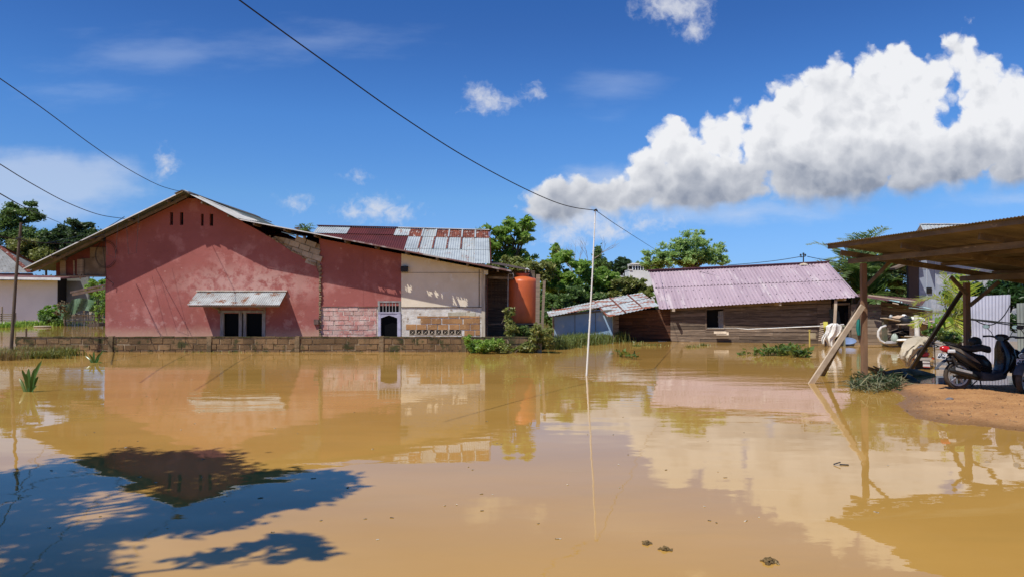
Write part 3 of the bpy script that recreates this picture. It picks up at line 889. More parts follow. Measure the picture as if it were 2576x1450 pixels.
# lamps and meter box
mb = MB(); p = W(1018, 677, DB - .12)
mb.box(p.x - .15, p.x + .12, DB - .2, DB - .05, p.z - .10, p.z + .12); mb.beam((p.x - .12, DB - .012, p.z), (p.x - .12, DB - .18, p.z + .06), .04, .04)
build('flood_lamp', mb, M['black'], house)
mb = MB(); p = W(1222, 685, DB - .1); mb.box(p.x - .08, p.x + .08, DB - .14, DB - .042, p.z - .08, p.z + .09)
build('junction_box', mb, M['white_rough'], house)
mb = MB(); p = W(797, 806, DW); mb.box(p.x - .10, p.x + .08, DW - .09, DW - .002, p.z - .14, p.z + .06)
build('meter_box', mb, weath('old_meter_box', (.10, .06, .05), (.18, .12, .1), 6), house)

# awning over the window
ax0, ax1 = XP(497, DW), XP(721, DW); az = ZP(733, DW)
fa = W(470, 766, DW - .96); fb = W(703, 766, DW - .96)
aw = MB()
aw.corr((ax0, DW - .01, az), (ax1, DW - .01, az), (fa.x, DW - .96, fa.z), (fb.x, DW - .96, fb.z), pitch=.082, amp=.010, rows=2, per=6)
awn = build('awning', aw, M['awning_zinc'], house)
mb = MB(); mb.box(ax0 - .03, ax1 + .03, DW - .10, DW - .002, az - .0, az + .055)
build('flashing', mb, weath('cement_flashing', (.58, .50, .42), (.46, .38, .3), 3, rough=.95, bump=.02), awn)
mb = MB()
mb.box(fa.x + .06, fb.x - .03, DW - .93, DW - .88, fa.z - .07, fa.z - .015)
mb.box(fa.x + .06, fb.x - .03, DW - .5, DW - .45, (fa.z + az) / 2 - .09, (fa.z + az) / 2 - .03)
mb.box(ax0 + .3, ax1 - .25, DW - .05, DW - .002, ZP(771, DW), ZP(769, DW))
for x in (XP(552, DW), XP(666, DW)):
    mb.beam((x, DW - .03, z1 + .15), (x + (-.12 if x > -10 else .03), DW - .9, fa.z - .04), .05, .06)
    mb.box(x - .03, x + .03, DW - .06, DW - .005, z1 + .0, ZP(762, DW))
build('bracket', mb, M['wood_grey'], awn)

# ------------------------------------------------------------------ rusty roofed house behind
DE, DRG = 29.95, 34.0
rh = thing('back_house', 'rear house with a maroon and rusty corrugated roof rising behind the cream wall', 'house', (-4.5, 33, 0))
T0, T1 = W(801, 570, DRG), W(1228, 581, DRG); E1 = W(1231, 663, DE); E0 = Vector((T0.x, DE, E1.z + .12))
def rp(u, v): return (T0 * (1 - u) + T1 * u) * (1 - v) + (E0 * (1 - u) + E1 * u) * v
mats = [M['rust_red'], M['zinc'], M['rusty_zinc'], M['rust_patch']]
mb = MB(); rr = random.Random(4)
def sheet(u0, u1, v0, v1, mi, lift=0):
    mb.cm = mi; dlt = Vector((0, -.3, .6)).normalized() * lift
    mb.corr(rp(u0, v0) + dlt, rp(u1, v0) + dlt, rp(u0, v1) + dlt, rp(u1, v1) + dlt, pitch=.10, amp=.012, rows=2, per=6)
ncol = 12
sheet(0, .19, 0, .22, 1, .03); sheet(.19, .46, 0, .22, 0, .03); sheet(-.02, .56, .20, 1.0, 0, .0)
sheet(.46, .545, 0, .24, 2, .035)
for k in range(6):
    a = .545 + k * .0758; b_ = a + .078
    sheet(a, b_, 0, .26, 3 if k != 1 else 2, .03 + .006 * (k % 2)); sheet(a, b_, .24, .62, 2 if k in (1, 4) else 1, .016 + .006 * (k % 2)); sheet(a, b_, .60, 1.0, 1 if k not in (1, 4) else 2, .002 + .006 * (k % 2))
    if k: 
        mb.cm = 1; d3 = Vector((0, -.03, .06)); mb.beam(rp(a, 0.02) + d3, rp(a, .27) + d3, .06, .01, (0, -.4, 1))
        if k in (1, 2, 3, 4): mb.cm = 3; mb.beam(rp(a, 0.26) + d3 * .8, rp(a, .62) + d3 * .8, .06, .01, (0, -.4, 1))
build('roof', mb, mats, rh)
mb = MB(); mb.beam(T0 + Vector((-.05, 0, .05)), rp(.47, 0) + Vector((0, 0, .06)), .28, .03); mb.cm = 1; mb.beam(rp(.47, 0) + Vector((0, 0, .06)), T1 + Vector((.05, 0, .05)), .28, .03)
mb.cm = 0; mb.beam(T1 + Vector((.06, 0, -.02)), E1 + Vector((.06, 0, -.02)), .03, .12)
build('ridge_cap', mb, [M['rust_red'], M['white_metal']], rh)
mb = MB(); mb.prism([[(T0.x + .3, -.9), (T1.x - .15, -.9), (T1.x - .15, T1.z - .1), (T0.x + .3, T0.z - .12)]], DRG, DRG + .12)
build('rear_wall', mb, M['wood_dark'], rh)

# dark lean-to kitchen at the right end
lt = thing('lean_to', 'dark open lean-to under a black sheet roof between cream wall and orange tank', 'lean-to', (-.5, 31, 0))
mb = MB()
mb.corr(W(1232, 662, 29.6), W(1232, 656, 33), W(1334, 680, 29.6), W(1330, 676, 33), pitch=.15, amp=.012, rows=2, per=4)
mb.corr(W(1205, 667, 28.6), W(1205, 662, 29.6), W(1286, 684, 28.6), W(1286, 679, 29.6), pitch=.15, amp=.012, rows=2, per=4)
build('roof', mb, weath('black_sheet', (.055, .05, .05), (.09, .06, .05), 2), lt)
mb = MB(); a = W(1224, 700, 32.5); b_ = W(1345, 845, 32.5)
mb.box(a.x, b_.x, 32.5, 32.6, -.9, 3.2)
build('back_wall', mb, M['wood_dark'], lt)
mb = MB()
for px, w_ in ((1280, .09), (1335, .07)):
    p = W(px, 690, 30.2); mb.box(p.x - w_ / 2, p.x + w_ / 2, 30.2, 30.3, -.9, W(px, 680, 30.2).z)
mb.beam(W(1222, 697, 29.6), W(1290, 700, 29.6), .05, .1); mb.beam(W(1222, 815, 29.7), W(1290, 812, 29.7), .04, .04)
mb.beam(W(1232, 704, 31.5), W(1282, 706, 31.5), .05, .06); mb.beam(W(1240, 700, 30.8), W(1278, 708, 30.8), .5, .02)
for k in range(6): mb.beam(W(1236 + k * 8, 706, 31.6), W(1236 + k * 8, 765, 31.6), .03, .03)
mb.box(W(1222, 0, 29.4).x, W(1224, 0, 29.4).x + .02, 29.36, 29.45, -.9, 2.9)
build('post', mb, M['wood_dark'], lt)

# ------------------------------------------------------------------ low block wall
LW = 28.0
lw = thing('garden_wall', 'low mossy block garden wall with small piers standing in the flood before the red house', 'wall', (-8, LW, 0))
xa, xb = XP(40, LW), XP(1352, LW)
zt_ = ZP(846, LW)
mb = MB(); mb.box(xa, xb, LW + .02, LW + .11, -.9, zt_ - .03); build('mortar_bed', mb, M['mortar'], lw)
mb = MB()
mb.bricks((xa, LW + .02, zt_ - .215 * 3 - .03), (1, 0, 0), (0, 0, 1), xb - xa, .215 * 3, .39, .178, .036, .022, random.Random(21), jit=.016)
build('block_course', mb, M['wall_brick'], lw)
mb = MB(); rc = random.Random(31); x = xa
while x < xb:
    l = rc.uniform(.25, .7); mb.box(x, min(x + l, xb), LW - .005 - rc.uniform(0, .012), LW + .13, zt_ - .028, zt_ + rc.uniform(.0, .022)); x += l + rc.uniform(.002, .02)
build('coping', mb, weath('mossy_coping', (.12, .085, .045), (.055, .055, .022), 3, .4, .6, rough=1, bump=.02, island=.25), lw)
for px in (280, 527, 748, 960, 1167):
    mb = MB(); x = XP(px, LW)
    for k in range(5):
        mb.box(x - .085 + rc.uniform(-.01, .01), x + .085 + rc.uniform(-.01, .01), LW - .04 + rc.uniform(-.006, .006), LW + .15, -.6 + k * .2 if k == 0 else -.25 + k * .21, -.25 + (k + 1) * .21 - .004 if k < 4 else zt_ + .015)
    build('pier', mb, weath('pier_concrete', (.24, .17, .10), (.12, .09, .05), 3, .38, .62, rough=1, bump=.02), lw)
mb = MB(); x = XP(1354, LW); mb.box(x - .13, x + .12, LW - .08, LW + .16, -.9, ZP(848, LW))
build('pier', mb, weath('pale_pier_concrete', (.50, .44, .34), (.34, .28, .2), 3, .38, .62, rough=1, bump=.02), lw)['label'] = 'pale concrete end pier'

# ------------------------------------------------------------------ water tank on its stand
TX, TY = XP(1316, 30.0), 30.0
k_ = TY / FL
tz = lambda py: ZP(py, TY)
tank = thing('water_tank', 'tall orange plastic water tank on a stand beside the cream house', 'water tank', (TX, TY, 0))
M['orange'] = weath('orange_polyethylene', (.56, .125, .036), (.48, .105, .032), 1.5, .4, .6, c3=(.42, .12, .05), s3=5, lo3=.64, hi3=.76, rough=.42, spec=.4)
r0 = 36.5 * k_
zb_, zs_ = tz(811), tz(706)
prof = [(r0 * .97, zb_), (r0, zb_ + .04), (r0 * .995, zb_ + .3), (r0, zb_ + .34), (r0, zb_ + .8), (r0 * .995, zb_ + .86), (r0, zb_ + .92), (r0 * .99, zs_ - .05), (r0 * .96, zs_ + .02), (r0 * .82, zs_ + .1), (r0 * .5, zs_ + .17), (r0 * .42, zs_ + .18)]
mb = MB(); mb.lathe((TX, TY, 0), prof, 40); build('tank_body', mb, M['orange'], tank, smooth=True)
mb = MB(); zz = zs_ + .18; mb.lathe((TX - .03, TY, 0), [(.26, zz - .02), (.26, zz + .07), (.285, zz + .075), (.285, zz + .11), (.2, zz + .15), (.05, zz + .17)], 28); build('lid', mb, M['orange'], tank, smooth=True)
mb = MB(); mb.box(TX - .12, TX + .04, TY - r0 * .93, TY - r0 * .9 + .05, zs_ - .02, zs_ + .05); build('handle_lug', mb, M['orange'], tank)
st = thing('tank_stand', 'rough timber stand overgrown by creepers carrying the orange water tank', 'stand', (TX, TY, 0))
mb = MB(); mb.box(TX - .75, TX + .72, TY - .62, TY + .62, zb_ - .05, zb_ - .004); build('deck', mb, M['wood_grey'], st)
for dx_ in (-.6, .6):
    for dy_ in (-.5, .5):
        mb = MB(); mb.box(TX + dx_ - .06, TX + dx_ + .06, TY + dy_ - .06, TY + dy_ + .06, -.9, zb_ - .054); build('leg', mb, M['wood_dark'], st)
for zz in (zb_ - .25, zb_ - .14):
    mb = MB(); mb.box(TX - .72, TX + .62, TY - .6, TY - .57, zz - .04, zz + .04); build('crossbar', mb, M['wood_dark'], st)
mb = MB(); mb.box(TX - .5, TX + .5, TY - .3, TY + .5, .2, zb_ - .1); build('dark_core', mb, M['dark'], st)  # near-black box filling the space under the deck
# pipes
tp = lambda px, py, d=29.3: W(px, py, d)
mb = MB(); mb.tube([tp(1277, 770), tp(1278, 692), tp(1280, 688), tp(1290, 688), tp(1291, 692), tp(1291, 700)], .022, 8)
tag(build('water_pipe', mb, weath('grey_pipe', (.36, .34, .32), (.22, .2, .2), 4, rough=.5), smooth=True), 'thin grey pipe bent over left of the orange tank', 'pipe')
mb = MB(); mb.tube([tp(1321, 690, 29.8), tp(1322, 678, 29.8), tp(1325, 675, 29.8), tp(1330, 678, 29.8), tp(1329, 684, 29.8)], .028, 8)
tag(build('vent_pipe', mb, M['pvc'], smooth=True), 'white hooked pipe rising over the lid of the orange tank', 'pipe')
mb = MB(); mb.beam(W(1351, 860, 28.6), W(1353, 690, 28.6), .15, .10, (0, 1, 0))
tag(build('timber_post', mb, M['wood_grey']), 'tall upright grey timber post standing against the right side of the orange tank', 'post')
mb = MB(); mb.beam(W(1362, 850, 29.2), W(1369, 706, 29.2), .10, .06, (0, 1, 0))
tag(build('wooden_post', mb, M['wood_grey']), 'thinner grey plank post leaning just right of the tank post', 'post')

# ------------------------------------------------------------------ poles and wires
mb = MB(); p0 = G(1475, 944, 0); pt = W(1497, 528, p0.y + .1); pb = p0 + Vector((0, 0, -.9))
PTS = [pb, p0, p0.lerp(pt, .3) + Vector((.008, 0, 0)), p0.lerp(pt, .6) + Vector((.012, 0, 0)), pt]
mb.tube(PTS, [.024, .024, .021, .018, .014], 8)
fp = thing('bamboo_pole', 'slim whitewashed pole standing alone in the open water', 'pole', p0)
for k in range(1, 12):
    c_ = p0.lerp(pt, k / 12); mb.lathe(c_, [(.018, -.01), (.026 - k * .0008, 0), (.018, .01)], 8)
build('shaft', mb, weath('whitewashed_bamboo', (.78, .77, .72), (.52, .50, .44), 3, .5, .7, rough=.5, stretch=(3, 3, .8)), fp, smooth=True)
mb = MB(); mb.tube([pt + Vector((-.04, 0, -.02)), pt + Vector((.02, -.02, .01)), pt + Vector((.05, 0, -.03))], .02, 6); build('wire_hook', mb, M['cable'], fp)

pw = thing('wooden_pole', 'old dark wooden utility pole leaning at the left end of the low wall', 'pole', G(27, 893))
g0 = G(27, 893); mb = MB(); mb.tube([g0 + Vector((0, 0, -.9)), g0, W(40, 700, g0.y), W(53, 560, g0.y)], [.062, .06, .05, .042], 9)
build('shaft', mb, M['pole_wood'], pw, smooth=True)
mb = MB(); q = W(52, 600, g0.y); mb.beam(q + Vector((-.1, -.08, 0)), q + Vector((.12, -.08, .05)), .04, .05); build('bracket', mb, M['black'], pw)
mb = MB(); mb.beam(G(66, 872, 0) + Vector((0, 0, -.5)), W(66, 825, G(66, 872).y), .05, .05)
tag(build('stake', mb, M['pole_wood']), 'short thin stake in the water just right of the leaning dark pole', 'stake')

def wire(name, label, pts, r=.011, sag=None, group='overhead wires', n=24):
    P_ = [Vector(p) for p in pts]
    out = []
    if len(P_) == 2:
        for t in np.linspace(0, 1, n): out.append(P_[0].lerp(P_[1], t) + Vector((0, 0, -(sag or 0) * 4 * t * (1 - t))))
    else:
        # smooth curve through given points (Catmull-Rom)
        Q_ = [P_[0]] + P_ + [P_[-1]]
        for i in range(1, len(Q_) - 2):
            for t in np.linspace(0, 1, 10, endpoint=False):
                a, b_, c_, d_ = Q_[i - 1], Q_[i], Q_[i + 1], Q_[i + 2]
                out.append(.5 * ((2 * b_) + (c_ - a) * t + (2 * a - 5 * b_ + 4 * c_ - d_) * t * t + (3 * b_ - a - 3 * c_ + d_) * t ** 3))
        out.append(P_[-1])
    mb = MB(); mb.tube(out, r, 5)
    return tag(build(name, mb, M['cable']), label, 'wire', group)
def wpath(pts, d0, d1):
    """image polyline with depth growing smoothly along it"""
    n = len(pts); L = [0]
    for a, b_ in zip(pts[:-1], pts[1:]): L.append(L[-1] + math.hypot(b_[0] - a[0], b_[1] - a[1]))
    return [W(p[0], p[1], 1 / ((1 - l / L[-1]) / d0 + (l / L[-1]) / d1)) for p, l in zip(pts, L)]
wire('overhead_wire', 'long black wire slanting down from the top edge of the sky to the white pole', wpath([(560, -30), (700, 72), (860, 187), (1000, 286), (1150, 383), (1280, 455), (1380, 502), (1440, 521), (1497, 529)], 9, pt.y), r=.010)
wire('overhead_wire', 'thin wire running from the white pole down to the feathery tree behind the mauve roof', wpath([(1499, 530), (1560, 572), (1645, 626), (1662, 636)], pt.y, 46), r=.009)
wire('overhead_wire', 'wire from the upper left edge of the photo to the peak of the red house', wpath([(-40, 172), (0, 198), (110, 275), (230, 364), (320, 424), (400, 466), (455, 482)], 13, DR - .02), r=.010)
wire('overhead_wire', 'wire from the left edge sagging to the middle of the red house roof slope', wpath([(-40, 388), (0, 413), (80, 462), (170, 510), (250, 540), (313, 550)], 15, DR - .03), r=.011)
wire('overhead_wire', 'lowest wire at the left running into the dark trees', wpath([(-30, 468), (0, 487), (80, 530), (150, 560)], 20, 62), r=.018)
wire('service_cable', 'black service cable hanging from leaning dark pole to the red house roof edge', wpath([(-10, 592), (50, 603), (130, 612), (200, 607), (262, 590)], 20, DR - .03), r=.014, group=None)
wire('service_cable', 'slack black cable from leaning dark pole into the tin roof corner', wpath([(52, 601), (100, 611), (150, 605), (210, 590)], g0.y, 34), r=.011, group=None)
wire('overhead_wire', 'wire along the ridge of the mauve roof to its insulator post', wpath([(1830, 667), (1900, 661), (1960, 654), (2016, 645)], 39, 37.2), r=.016)
wire('overhead_wire', 'wire from the insulator post on the mauve roof to the oil palms', wpath([(2030, 645), (2070, 653), (2120, 660), (2180, 668)], 37.2, 40), r=.016)
# ------------------------------------------------------------------ mauve-roofed plank house
def gp(px, py): return G(px, py, 0)
wh = thing('plank_house', 'low dark plank house with a mauve corrugated roof, sunk in the brown water', 'house', (9.5, 35.5, 0))
LA = Vector((XP(1560, 36.6), 36.6, 0)); LB = Vector((XP(2140, 33.6), 33.6, 0))
ud = (LB - LA).normalized(); nd_ = Vector((ud.y, -ud.x, 0))              # nd_ faces the camera
def on_wall(px, off=0.0):
    """plan point of the wall line under an image column"""
    r = ray(px, 762); o = LA + nd_ * off
    # solve o + s*ud = t*(r.x, r.y)
    det = ud.x * (-r.y) - ud.y * (-r.x)
    s_ = (-o.x * (-r.y) + o.y * (-r.x)) / det
    return o + ud * s_
def wpt(px, py, off=0.0):
    p = on_wall(px, off); return Vector((p.x, p.y, ZP(py, p.y)))
def plank_wall(name, px0, px1, top0, top1, bot0, bot1, parent, mat_, rows=9, off=0.0, rng=None, gap=.012, holes=(), dep=.025):
    """planks with their own lines from the image: each row is one board run, in 1-3 lengths"""
    rng = rng or random.Random(1)
    mb = MB()
    for r_ in range(rows):
        t0, t1 = r_ / rows, (r_ + 1) / rows
        segs = [0, 1]
        if px1 - px0 > 90:
            segs = sorted([0, 1] + [rng.uniform(.2, .8)])
        for a, b_ in zip(segs[:-1], segs[1:]):
            if rng.random() < .02: continue
            ja = rng.uniform(-.004, .004)
            def P(u, t):
                px = px0 + (px1 - px0) * u; tp_ = top0 + (top1 - top0) * u; bp2 = bot0 + (bot1 - bot0) * u
                return wpt(px, tp_ + (bp2 - tp_) * (t + ja), off)
            dd = nd_ * (dep * rng.uniform(.5, 1.6))
            pieces = [(a, b_)]
            for (h0, h1, ht, hb) in holes:
                new = []
                for (c0, c1_) in pieces:
                    mid = (t0 + t1) / 2
                    if ht < mid < hb and h0 < c1_ and h1 > c0:
                        if h0 > c0: new.append((c0, h0))
                        if h1 < c1_: new.append((h1, c1_))
                    else: new.append((c0, c1_))
                pieces = new
            for (c0, c1_) in pieces:
                if c1_ - c0 < .003: continue
                A, B, C, D_ = P(c0, t0), P(c1_ - .001, t0), P(c1_ - .001, t1), P(c0, t1)
                gz = Vector((0, 0, gap * rng.uniform(.3, 1.8)))
                C = C + gz; D_ = D_ + gz
                mb.add([A + dd, B + dd, C + dd * 1.25, D_ + dd * 1.25, A, B, C, D_],
                       [(0, 3, 2, 1), (4, 5, 6, 7), (0, 1, 5, 4), (1, 2, 6, 5), (2, 3, 7, 6), (3, 0, 4, 7)])
    return build(name, mb, mat_, parent)
rp_ = random.Random(14)
M['wood_rust'] = weath('reddish_old_board', (.125, .052, .028), (.065, .032, .020), 2.2, .35, .65, c3=(.34, .20, .11), s3=7, lo3=.60, hi3=.68, rough=.85, bump=.006, bscale=10, stretch=(.5, .5, 7), island=.34)
plank_wall('plank_wall', 1545, 1686, 783, 776, 858, 862, wh, M['wood_rust'], rows=9, rng=rp_)
h0 = (1776 - 1686) / (2055 - 1686.); h1 = (1821 - 1686) / (2055 - 1686.)
plank_wall('plank_wall', 1686, 2055, 766, 743, 866, 876, wh, M['wood_dark'], rows=13, rng=rp_, off=.08, holes=[(h0, h1, .13, .64)])
plank_wall('plank_wall', 2055, 2090, 742, 741, 876, 877, wh, M['wood_dark'], rows=12, rng=rp_, off=.08)
# black backing & return walls, painted as the unlit room inside
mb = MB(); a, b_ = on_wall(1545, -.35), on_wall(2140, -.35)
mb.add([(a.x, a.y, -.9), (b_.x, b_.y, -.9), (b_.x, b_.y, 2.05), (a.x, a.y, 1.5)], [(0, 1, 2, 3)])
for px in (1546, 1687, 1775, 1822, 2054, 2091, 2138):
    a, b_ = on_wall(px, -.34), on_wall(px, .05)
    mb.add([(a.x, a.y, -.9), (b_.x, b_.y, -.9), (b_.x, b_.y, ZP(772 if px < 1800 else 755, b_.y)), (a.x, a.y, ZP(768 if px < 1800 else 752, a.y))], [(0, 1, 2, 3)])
build('dark_backing', mb, M['dark'], wh)
back = -nd_ * 4.6
mb = MB(); a, b_ = on_wall(1686, -.36), on_wall(2140, -.36)
for p, q in ((a, a + back), (a + back, b_ + back), (b_ + back, b_)):
    mb.add([(p.x, p.y, -.9), (q.x, q.y, -.9), (q.x, q.y, 2.0), (p.x, p.y, 1.6)], [(0, 1, 2, 3)])
build('side_wall', mb, M['wood_dark'], wh)
# window frame with half open shutter
mb = MB()
for px in (1775, 1821): mb.beam(wpt(px, 777, .11), wpt(px, 826, .11), .07, .05, nd_)
mb.beam(wpt(1775, 777, .12), wpt(1823, 774, .12), .05, .07); mb.beam(wpt(1775, 827, .12), wpt(1821, 826, .12), .05, .05)
wf = build('window', mb, M['wood_dark'], wh)
mb = MB(); mb.add([wpt(1806, 782, -.1), wpt(1820, 780, .05), wpt(1820, 822, .05), wpt(1806, 824, -.1)], [(0, 1, 2, 3)])
for py in (795, 808): mb.beam(wpt(1805, py, -.06), wpt(1820, py - 1, .08), .03, .05)
build('shutter', mb, M['frame_grey'], wf)
# doorway at the right end
mb = MB()
for px in (2096, 2136): mb.beam(wpt(px, 765, .1), wpt(px, 872, .1), .09, .06, nd_)
mb.beam(wpt(2094, 765, .1), wpt(2138, 763, .1), .07, .09); mb.beam(wpt(2100, 812, -.05), wpt(2136, 812, -.05), .04, .04)
build('door_frame', mb, M['wood_dark'], wh)
mb = MB()
mb.add([wpt(2084, 778, .22), wpt(2098, 773, .22), wpt(2110, 783, .16), wpt(2114, 812, .2), wpt(2108, 830, .22), wpt(2086, 824, .24), wpt(2088, 800, .2)], [(0, 1, 2, 3, 4, 5, 6)])
build('mesh_sheet', mb, weath('dark_green_mesh', (.035, .05, .04), (.06, .075, .065), 6, rough=.6), wh)
# roof
eL, eR = W(1660, 777, 35.6), W(2158, 747, 32.6); rL, rR = W(1633, 681, 38.6), W(2079, 660, 35.9)
mL, mR = eL.lerp(rL, .535), eR.lerp(rR, .475)
mb = MB(); up = Vector((0, 0, .02))
mb.corr(rL, rR, mL, mR, pitch=.155, amp=.014, rows=3, per=10, shape='trap')
mb.corr(mL.lerp(rL, .04) - up * 1.2, mR.lerp(rR, .04) - up * 1.2, eL, eR, pitch=.155, amp=.014, rows=3, per=10, shape='trap', phase=.3)
M['mauve'] = weath('mauve_painted_sheet', (.43, .33, .365), (.35, .265, .30), .9, .35, .7, c3=(.50, .42, .43), s3=2.2, lo3=.52, hi3=.66, rough=.5, stretch=(1.7, .30, .30), c4=(.33, .22, .26), s4=9, lo4=.68, hi4=.74, st4=(2, .6, .6))
rs_ = random.Random(2); mb.cm = 1
nr = (rR - rL).cross(eL - rL).normalized(); nr = nr if nr.z > 0 else -nr
for v in (.12, .37, .47, .58, .80, .95):
    for k in range(26):
        u = (k + .5) / 26 + rs_.uniform(-.006, .006)
        if rs_.random() < .25: continue
        p = (rL * (1 - u) + rR * u) * (1 - v) + (eL * (1 - u) + eR * u) * v
        mb.lathe(p + nr * .02, [(.022, 0), (.018, .018)], 6, nr)
rf = build('roof', mb, [M['mauve'], weath('screw_cap', (.10, .08, .09), (.5, .45, .45), 30, .6, .62)], wh)
mb = MB(); rear = Vector((-nd_.x * 3.4, -nd_.y * 3.4, -1.25))
mb.corr(rL, rR, rL + rear, rR + rear, pitch=.155, amp=.012, rows=2, per=4)
build('rear_roof', mb, M['zinc_under'], wh)
mb = MB(); mb.beam(rL + Vector((-.15, 0, .04)), rR + Vector((.12, 0, .05)), .34, .035, nd_ * .0 + Vector((0, 0, 1)))
mb.beam(rL + nd_ * .12 + Vector((-.05, 0, -.02)), rR + nd_ * .12 + Vector((.1, 0, -.01)), .03, .10)
build('ridge_cap', mb, weath('dark_mauve_ridge', (.10, .035, .045), (.15, .07, .08), 2, rough=.6), wh)
mb = MB(); mb.beam(eR + Vector((.0, 0, .03)), rR + Vector((.0, 0, .03)), .05, .02); build('verge_trim', mb, M['mauve'], wh)
mb = MB(); mb.beam(eL + Vector((-.02, .03, .03)), rL + Vector((-.02, 0, .03)), .05, .02)
build('verge_trim', mb, M['mauve'], wh)
mb = MB()
a = rL + Vector((.12, .0, -.08))
g1, g2 = eL + Vector((.25, .1, .02)), rL + rear + Vector((.12, 0, .05))
sh_ = ud * .35; g3 = Vector((g1.x, g1.y, g1.z)) - nd_ * .5
mb.add([a + sh_, g1 + sh_ - nd_ * .3, Vector((g2.x, g2.y, g1.z)) + sh_, g2 + sh_], [(0, 1, 2, 3)])
build('gable_board', mb, M['wood_dark'], wh)
for px, py in ((1689, 779), (1952, 764), (2112, 752)):
    mb = MB(); mb.box(*(lambda p: (p.x - .04, p.x + .04, p.y - .55, p.y + .3, p.z - .06, p.z + .08))(wpt(px, py, .2))); build('rafter_end', mb, M['pale_wood'], wh)
mb = MB(); mb.beam(wpt(2102, 754, .8), wpt(2096, 850, .75), .12, .05, nd_)
build('prop', mb, M['pale_wood'], wh)
mb = MB()
for k in range(4): 
    o = wpt(1795 + k * 6, 832 + (k % 2) * 2, .3); mb.obox(o, ud * .34, Vector((0, 0, -.10 - .03 * (k % 2))) + nd_ * .1, nd_ * .03)
build('broken_board', mb, M['pale_wood'], wh)
mb = MB(); q = wpt(1562 + 100, 859, .15); mb.beam(wpt(1655, 859, .2), wpt(1677, 861, .2), .14, .12)
build('sill_beam', mb, M['pale_wood'], wh)

# insulator post on the ridge
ip = rL.lerp(rR, (2024 - 1633) / (2079 - 1633.)); ins = thing('insulator_post', 'short black insulator post with rag sealing on the mauve ridge', 'insulator', ip)
mb = MB(); mb.tube([ip, ip + Vector((.0, 0, .44))], .03, 8); mb.beam(ip + Vector((-.14, 0, .30)), ip + Vector((.10, 0, .34)), .03, .03); build('rod', mb, M['black'], ins)
for d_ in (-.13, .0, .09):
    mb = MB(); mb.lathe(ip + Vector((d_, 0, .36 + (.06 if d_ == 0 else 0))), [(.03, 0), (.055, .02), (.035, .05), (.05, .07), (.02, .10)], 10); build('insulator', mb, M['black'], ins, smooth=True)
mb = MB(); mb.lathe(ip + Vector((0, -.02, -.08)), [(.26, 0), (.22, .04), (.12, .10), (.05, .14)], 9); build('sealing_rag', mb, weath('pale_rag', (.55, .48, .38), (.4, .3, .2), 5, bump=.02), ins)
def on_roof(px, py): 
    # intersect the view ray with the mauve roof plane
    r = ray(px, py); o = Vector((0, 0, CAMH)); t = (rL - o).dot(nr) / r.dot(nr); return o + r * t + nr * .03
wire('service_cable', 'slack black cable curling down the mauve roof from the insulator post', [on_roof(*p) for p in ((2026, 660), (2055, 690), (2085, 720), (2092, 732), (2080, 737), (2062, 737))], r=.012, group=None)
wire('service_cable', 'cable running from the insulator post down the right verge of the mauve roof', [on_roof(*p) for p in ((2030, 660), (2060, 680), (2095, 702), (2125, 724), (2133, 728))], r=.014, group=None)
wire('service_cable', 'thin cable drooping across the middle of the mauve roof', [on_roof(*p) for p in ((1760, 684), (1800, 694), (1850, 703), (1900, 703), (1950, 690), (1995, 674))], r=.009, group=None)

# shed with rusty roofs and blue wall in front of the plank house's left end
sh = thing('blue_shed', 'small shed with a pale blue wall under rusty sloping tin roofs', 'shed', (W(1460, 0, 35.8).x, 36.0, 0))
Ds = 35.4
mb = MB()
pw_ = lambda px, py, d=Ds: (W(px, py, d).x, W(px, py, d).z)
mb.prism([[(W(1394, 0, Ds).x, -.9), (W(1540, 0, Ds).x, -.9), pw_(1540, 783), pw_(1505, 778), pw_(1394, 792)]], Ds, Ds + .06)
build('wall', mb, weath('pale_blue_board', (.36, .50, .68), (.28, .41, .58), 1.2, .35, .65, c3=(.16, .17, .17), s3=5, lo3=.66, hi3=.72, rough=.8, c4=(.55, .60, .62), s4=2.0, lo4=.55, hi4=.7), sh)
mb = MB(); mb.box(W(1394, 0, Ds).x, W(1540, 0, Ds).x, Ds + 2.4, Ds + 2.5, -.9, 1.6); mb.box(W(1394, 0, Ds).x, W(1394, 0, Ds).x + .06, Ds + .061, Ds + 2.4, -.9, 1.2)
build('rear_wall', mb, M['wood_dark'], sh)
mb = MB()
rng_ = random.Random(6)
for k in range(7):
    t = k / 7; A = W(1541, 786 + k * 10.2, Ds + .3 - .28); B = W(1556, 784 + k * 10.4, Ds + .6)
    mb.add([A, B, B + Vector((0, 0, -.17)), A + Vector((0, 0, -.17))], [(0, 1, 2, 3)])
for k in range(1, 3): mb.beam(W(1394 + k * 52, 790 - k * 5, Ds - .02), W(1394 + k * 52, 850, Ds - .02), .02, .02, (0, 1, 0))
mb.beam(W(1543, 782, Ds - .1), W(1543, 850, Ds - .1), .06, .08, (0, 1, 0)); mb.beam(W(1396, 793, Ds - .05), W(1538, 779, Ds - .05), .05, .07)
build('corner_boards', mb, M['wood_grey'], sh)
mb = MB()
mb.corr(W(1375, 783, 36.6), W(1492, 757, 37.4), W(1381, 795, 34.9), W(1509, 771, 34.9), pitch=.15, amp=.012, rows=2, per=5)
mb.corr(W(1491, 756, 37.6), W(1614, 735, 38.6), W(1529, 796, 34.6), W(1658, 768, 35.0), pitch=.2, amp=.012, rows=2, per=5)
build('roof', mb, M['shed_zinc'], sh)
mb = MB()
for u in (.34, .70):
    a = W(1491, 756, 37.6).lerp(W(1614, 735, 38.6), u); b_ = W(1529, 796, 34.6).lerp(W(1658, 768, 35.0), u); mb.beam(a + Vector((0, 0, .025)), b_ + Vector((0, 0, .025)), .09, .012)
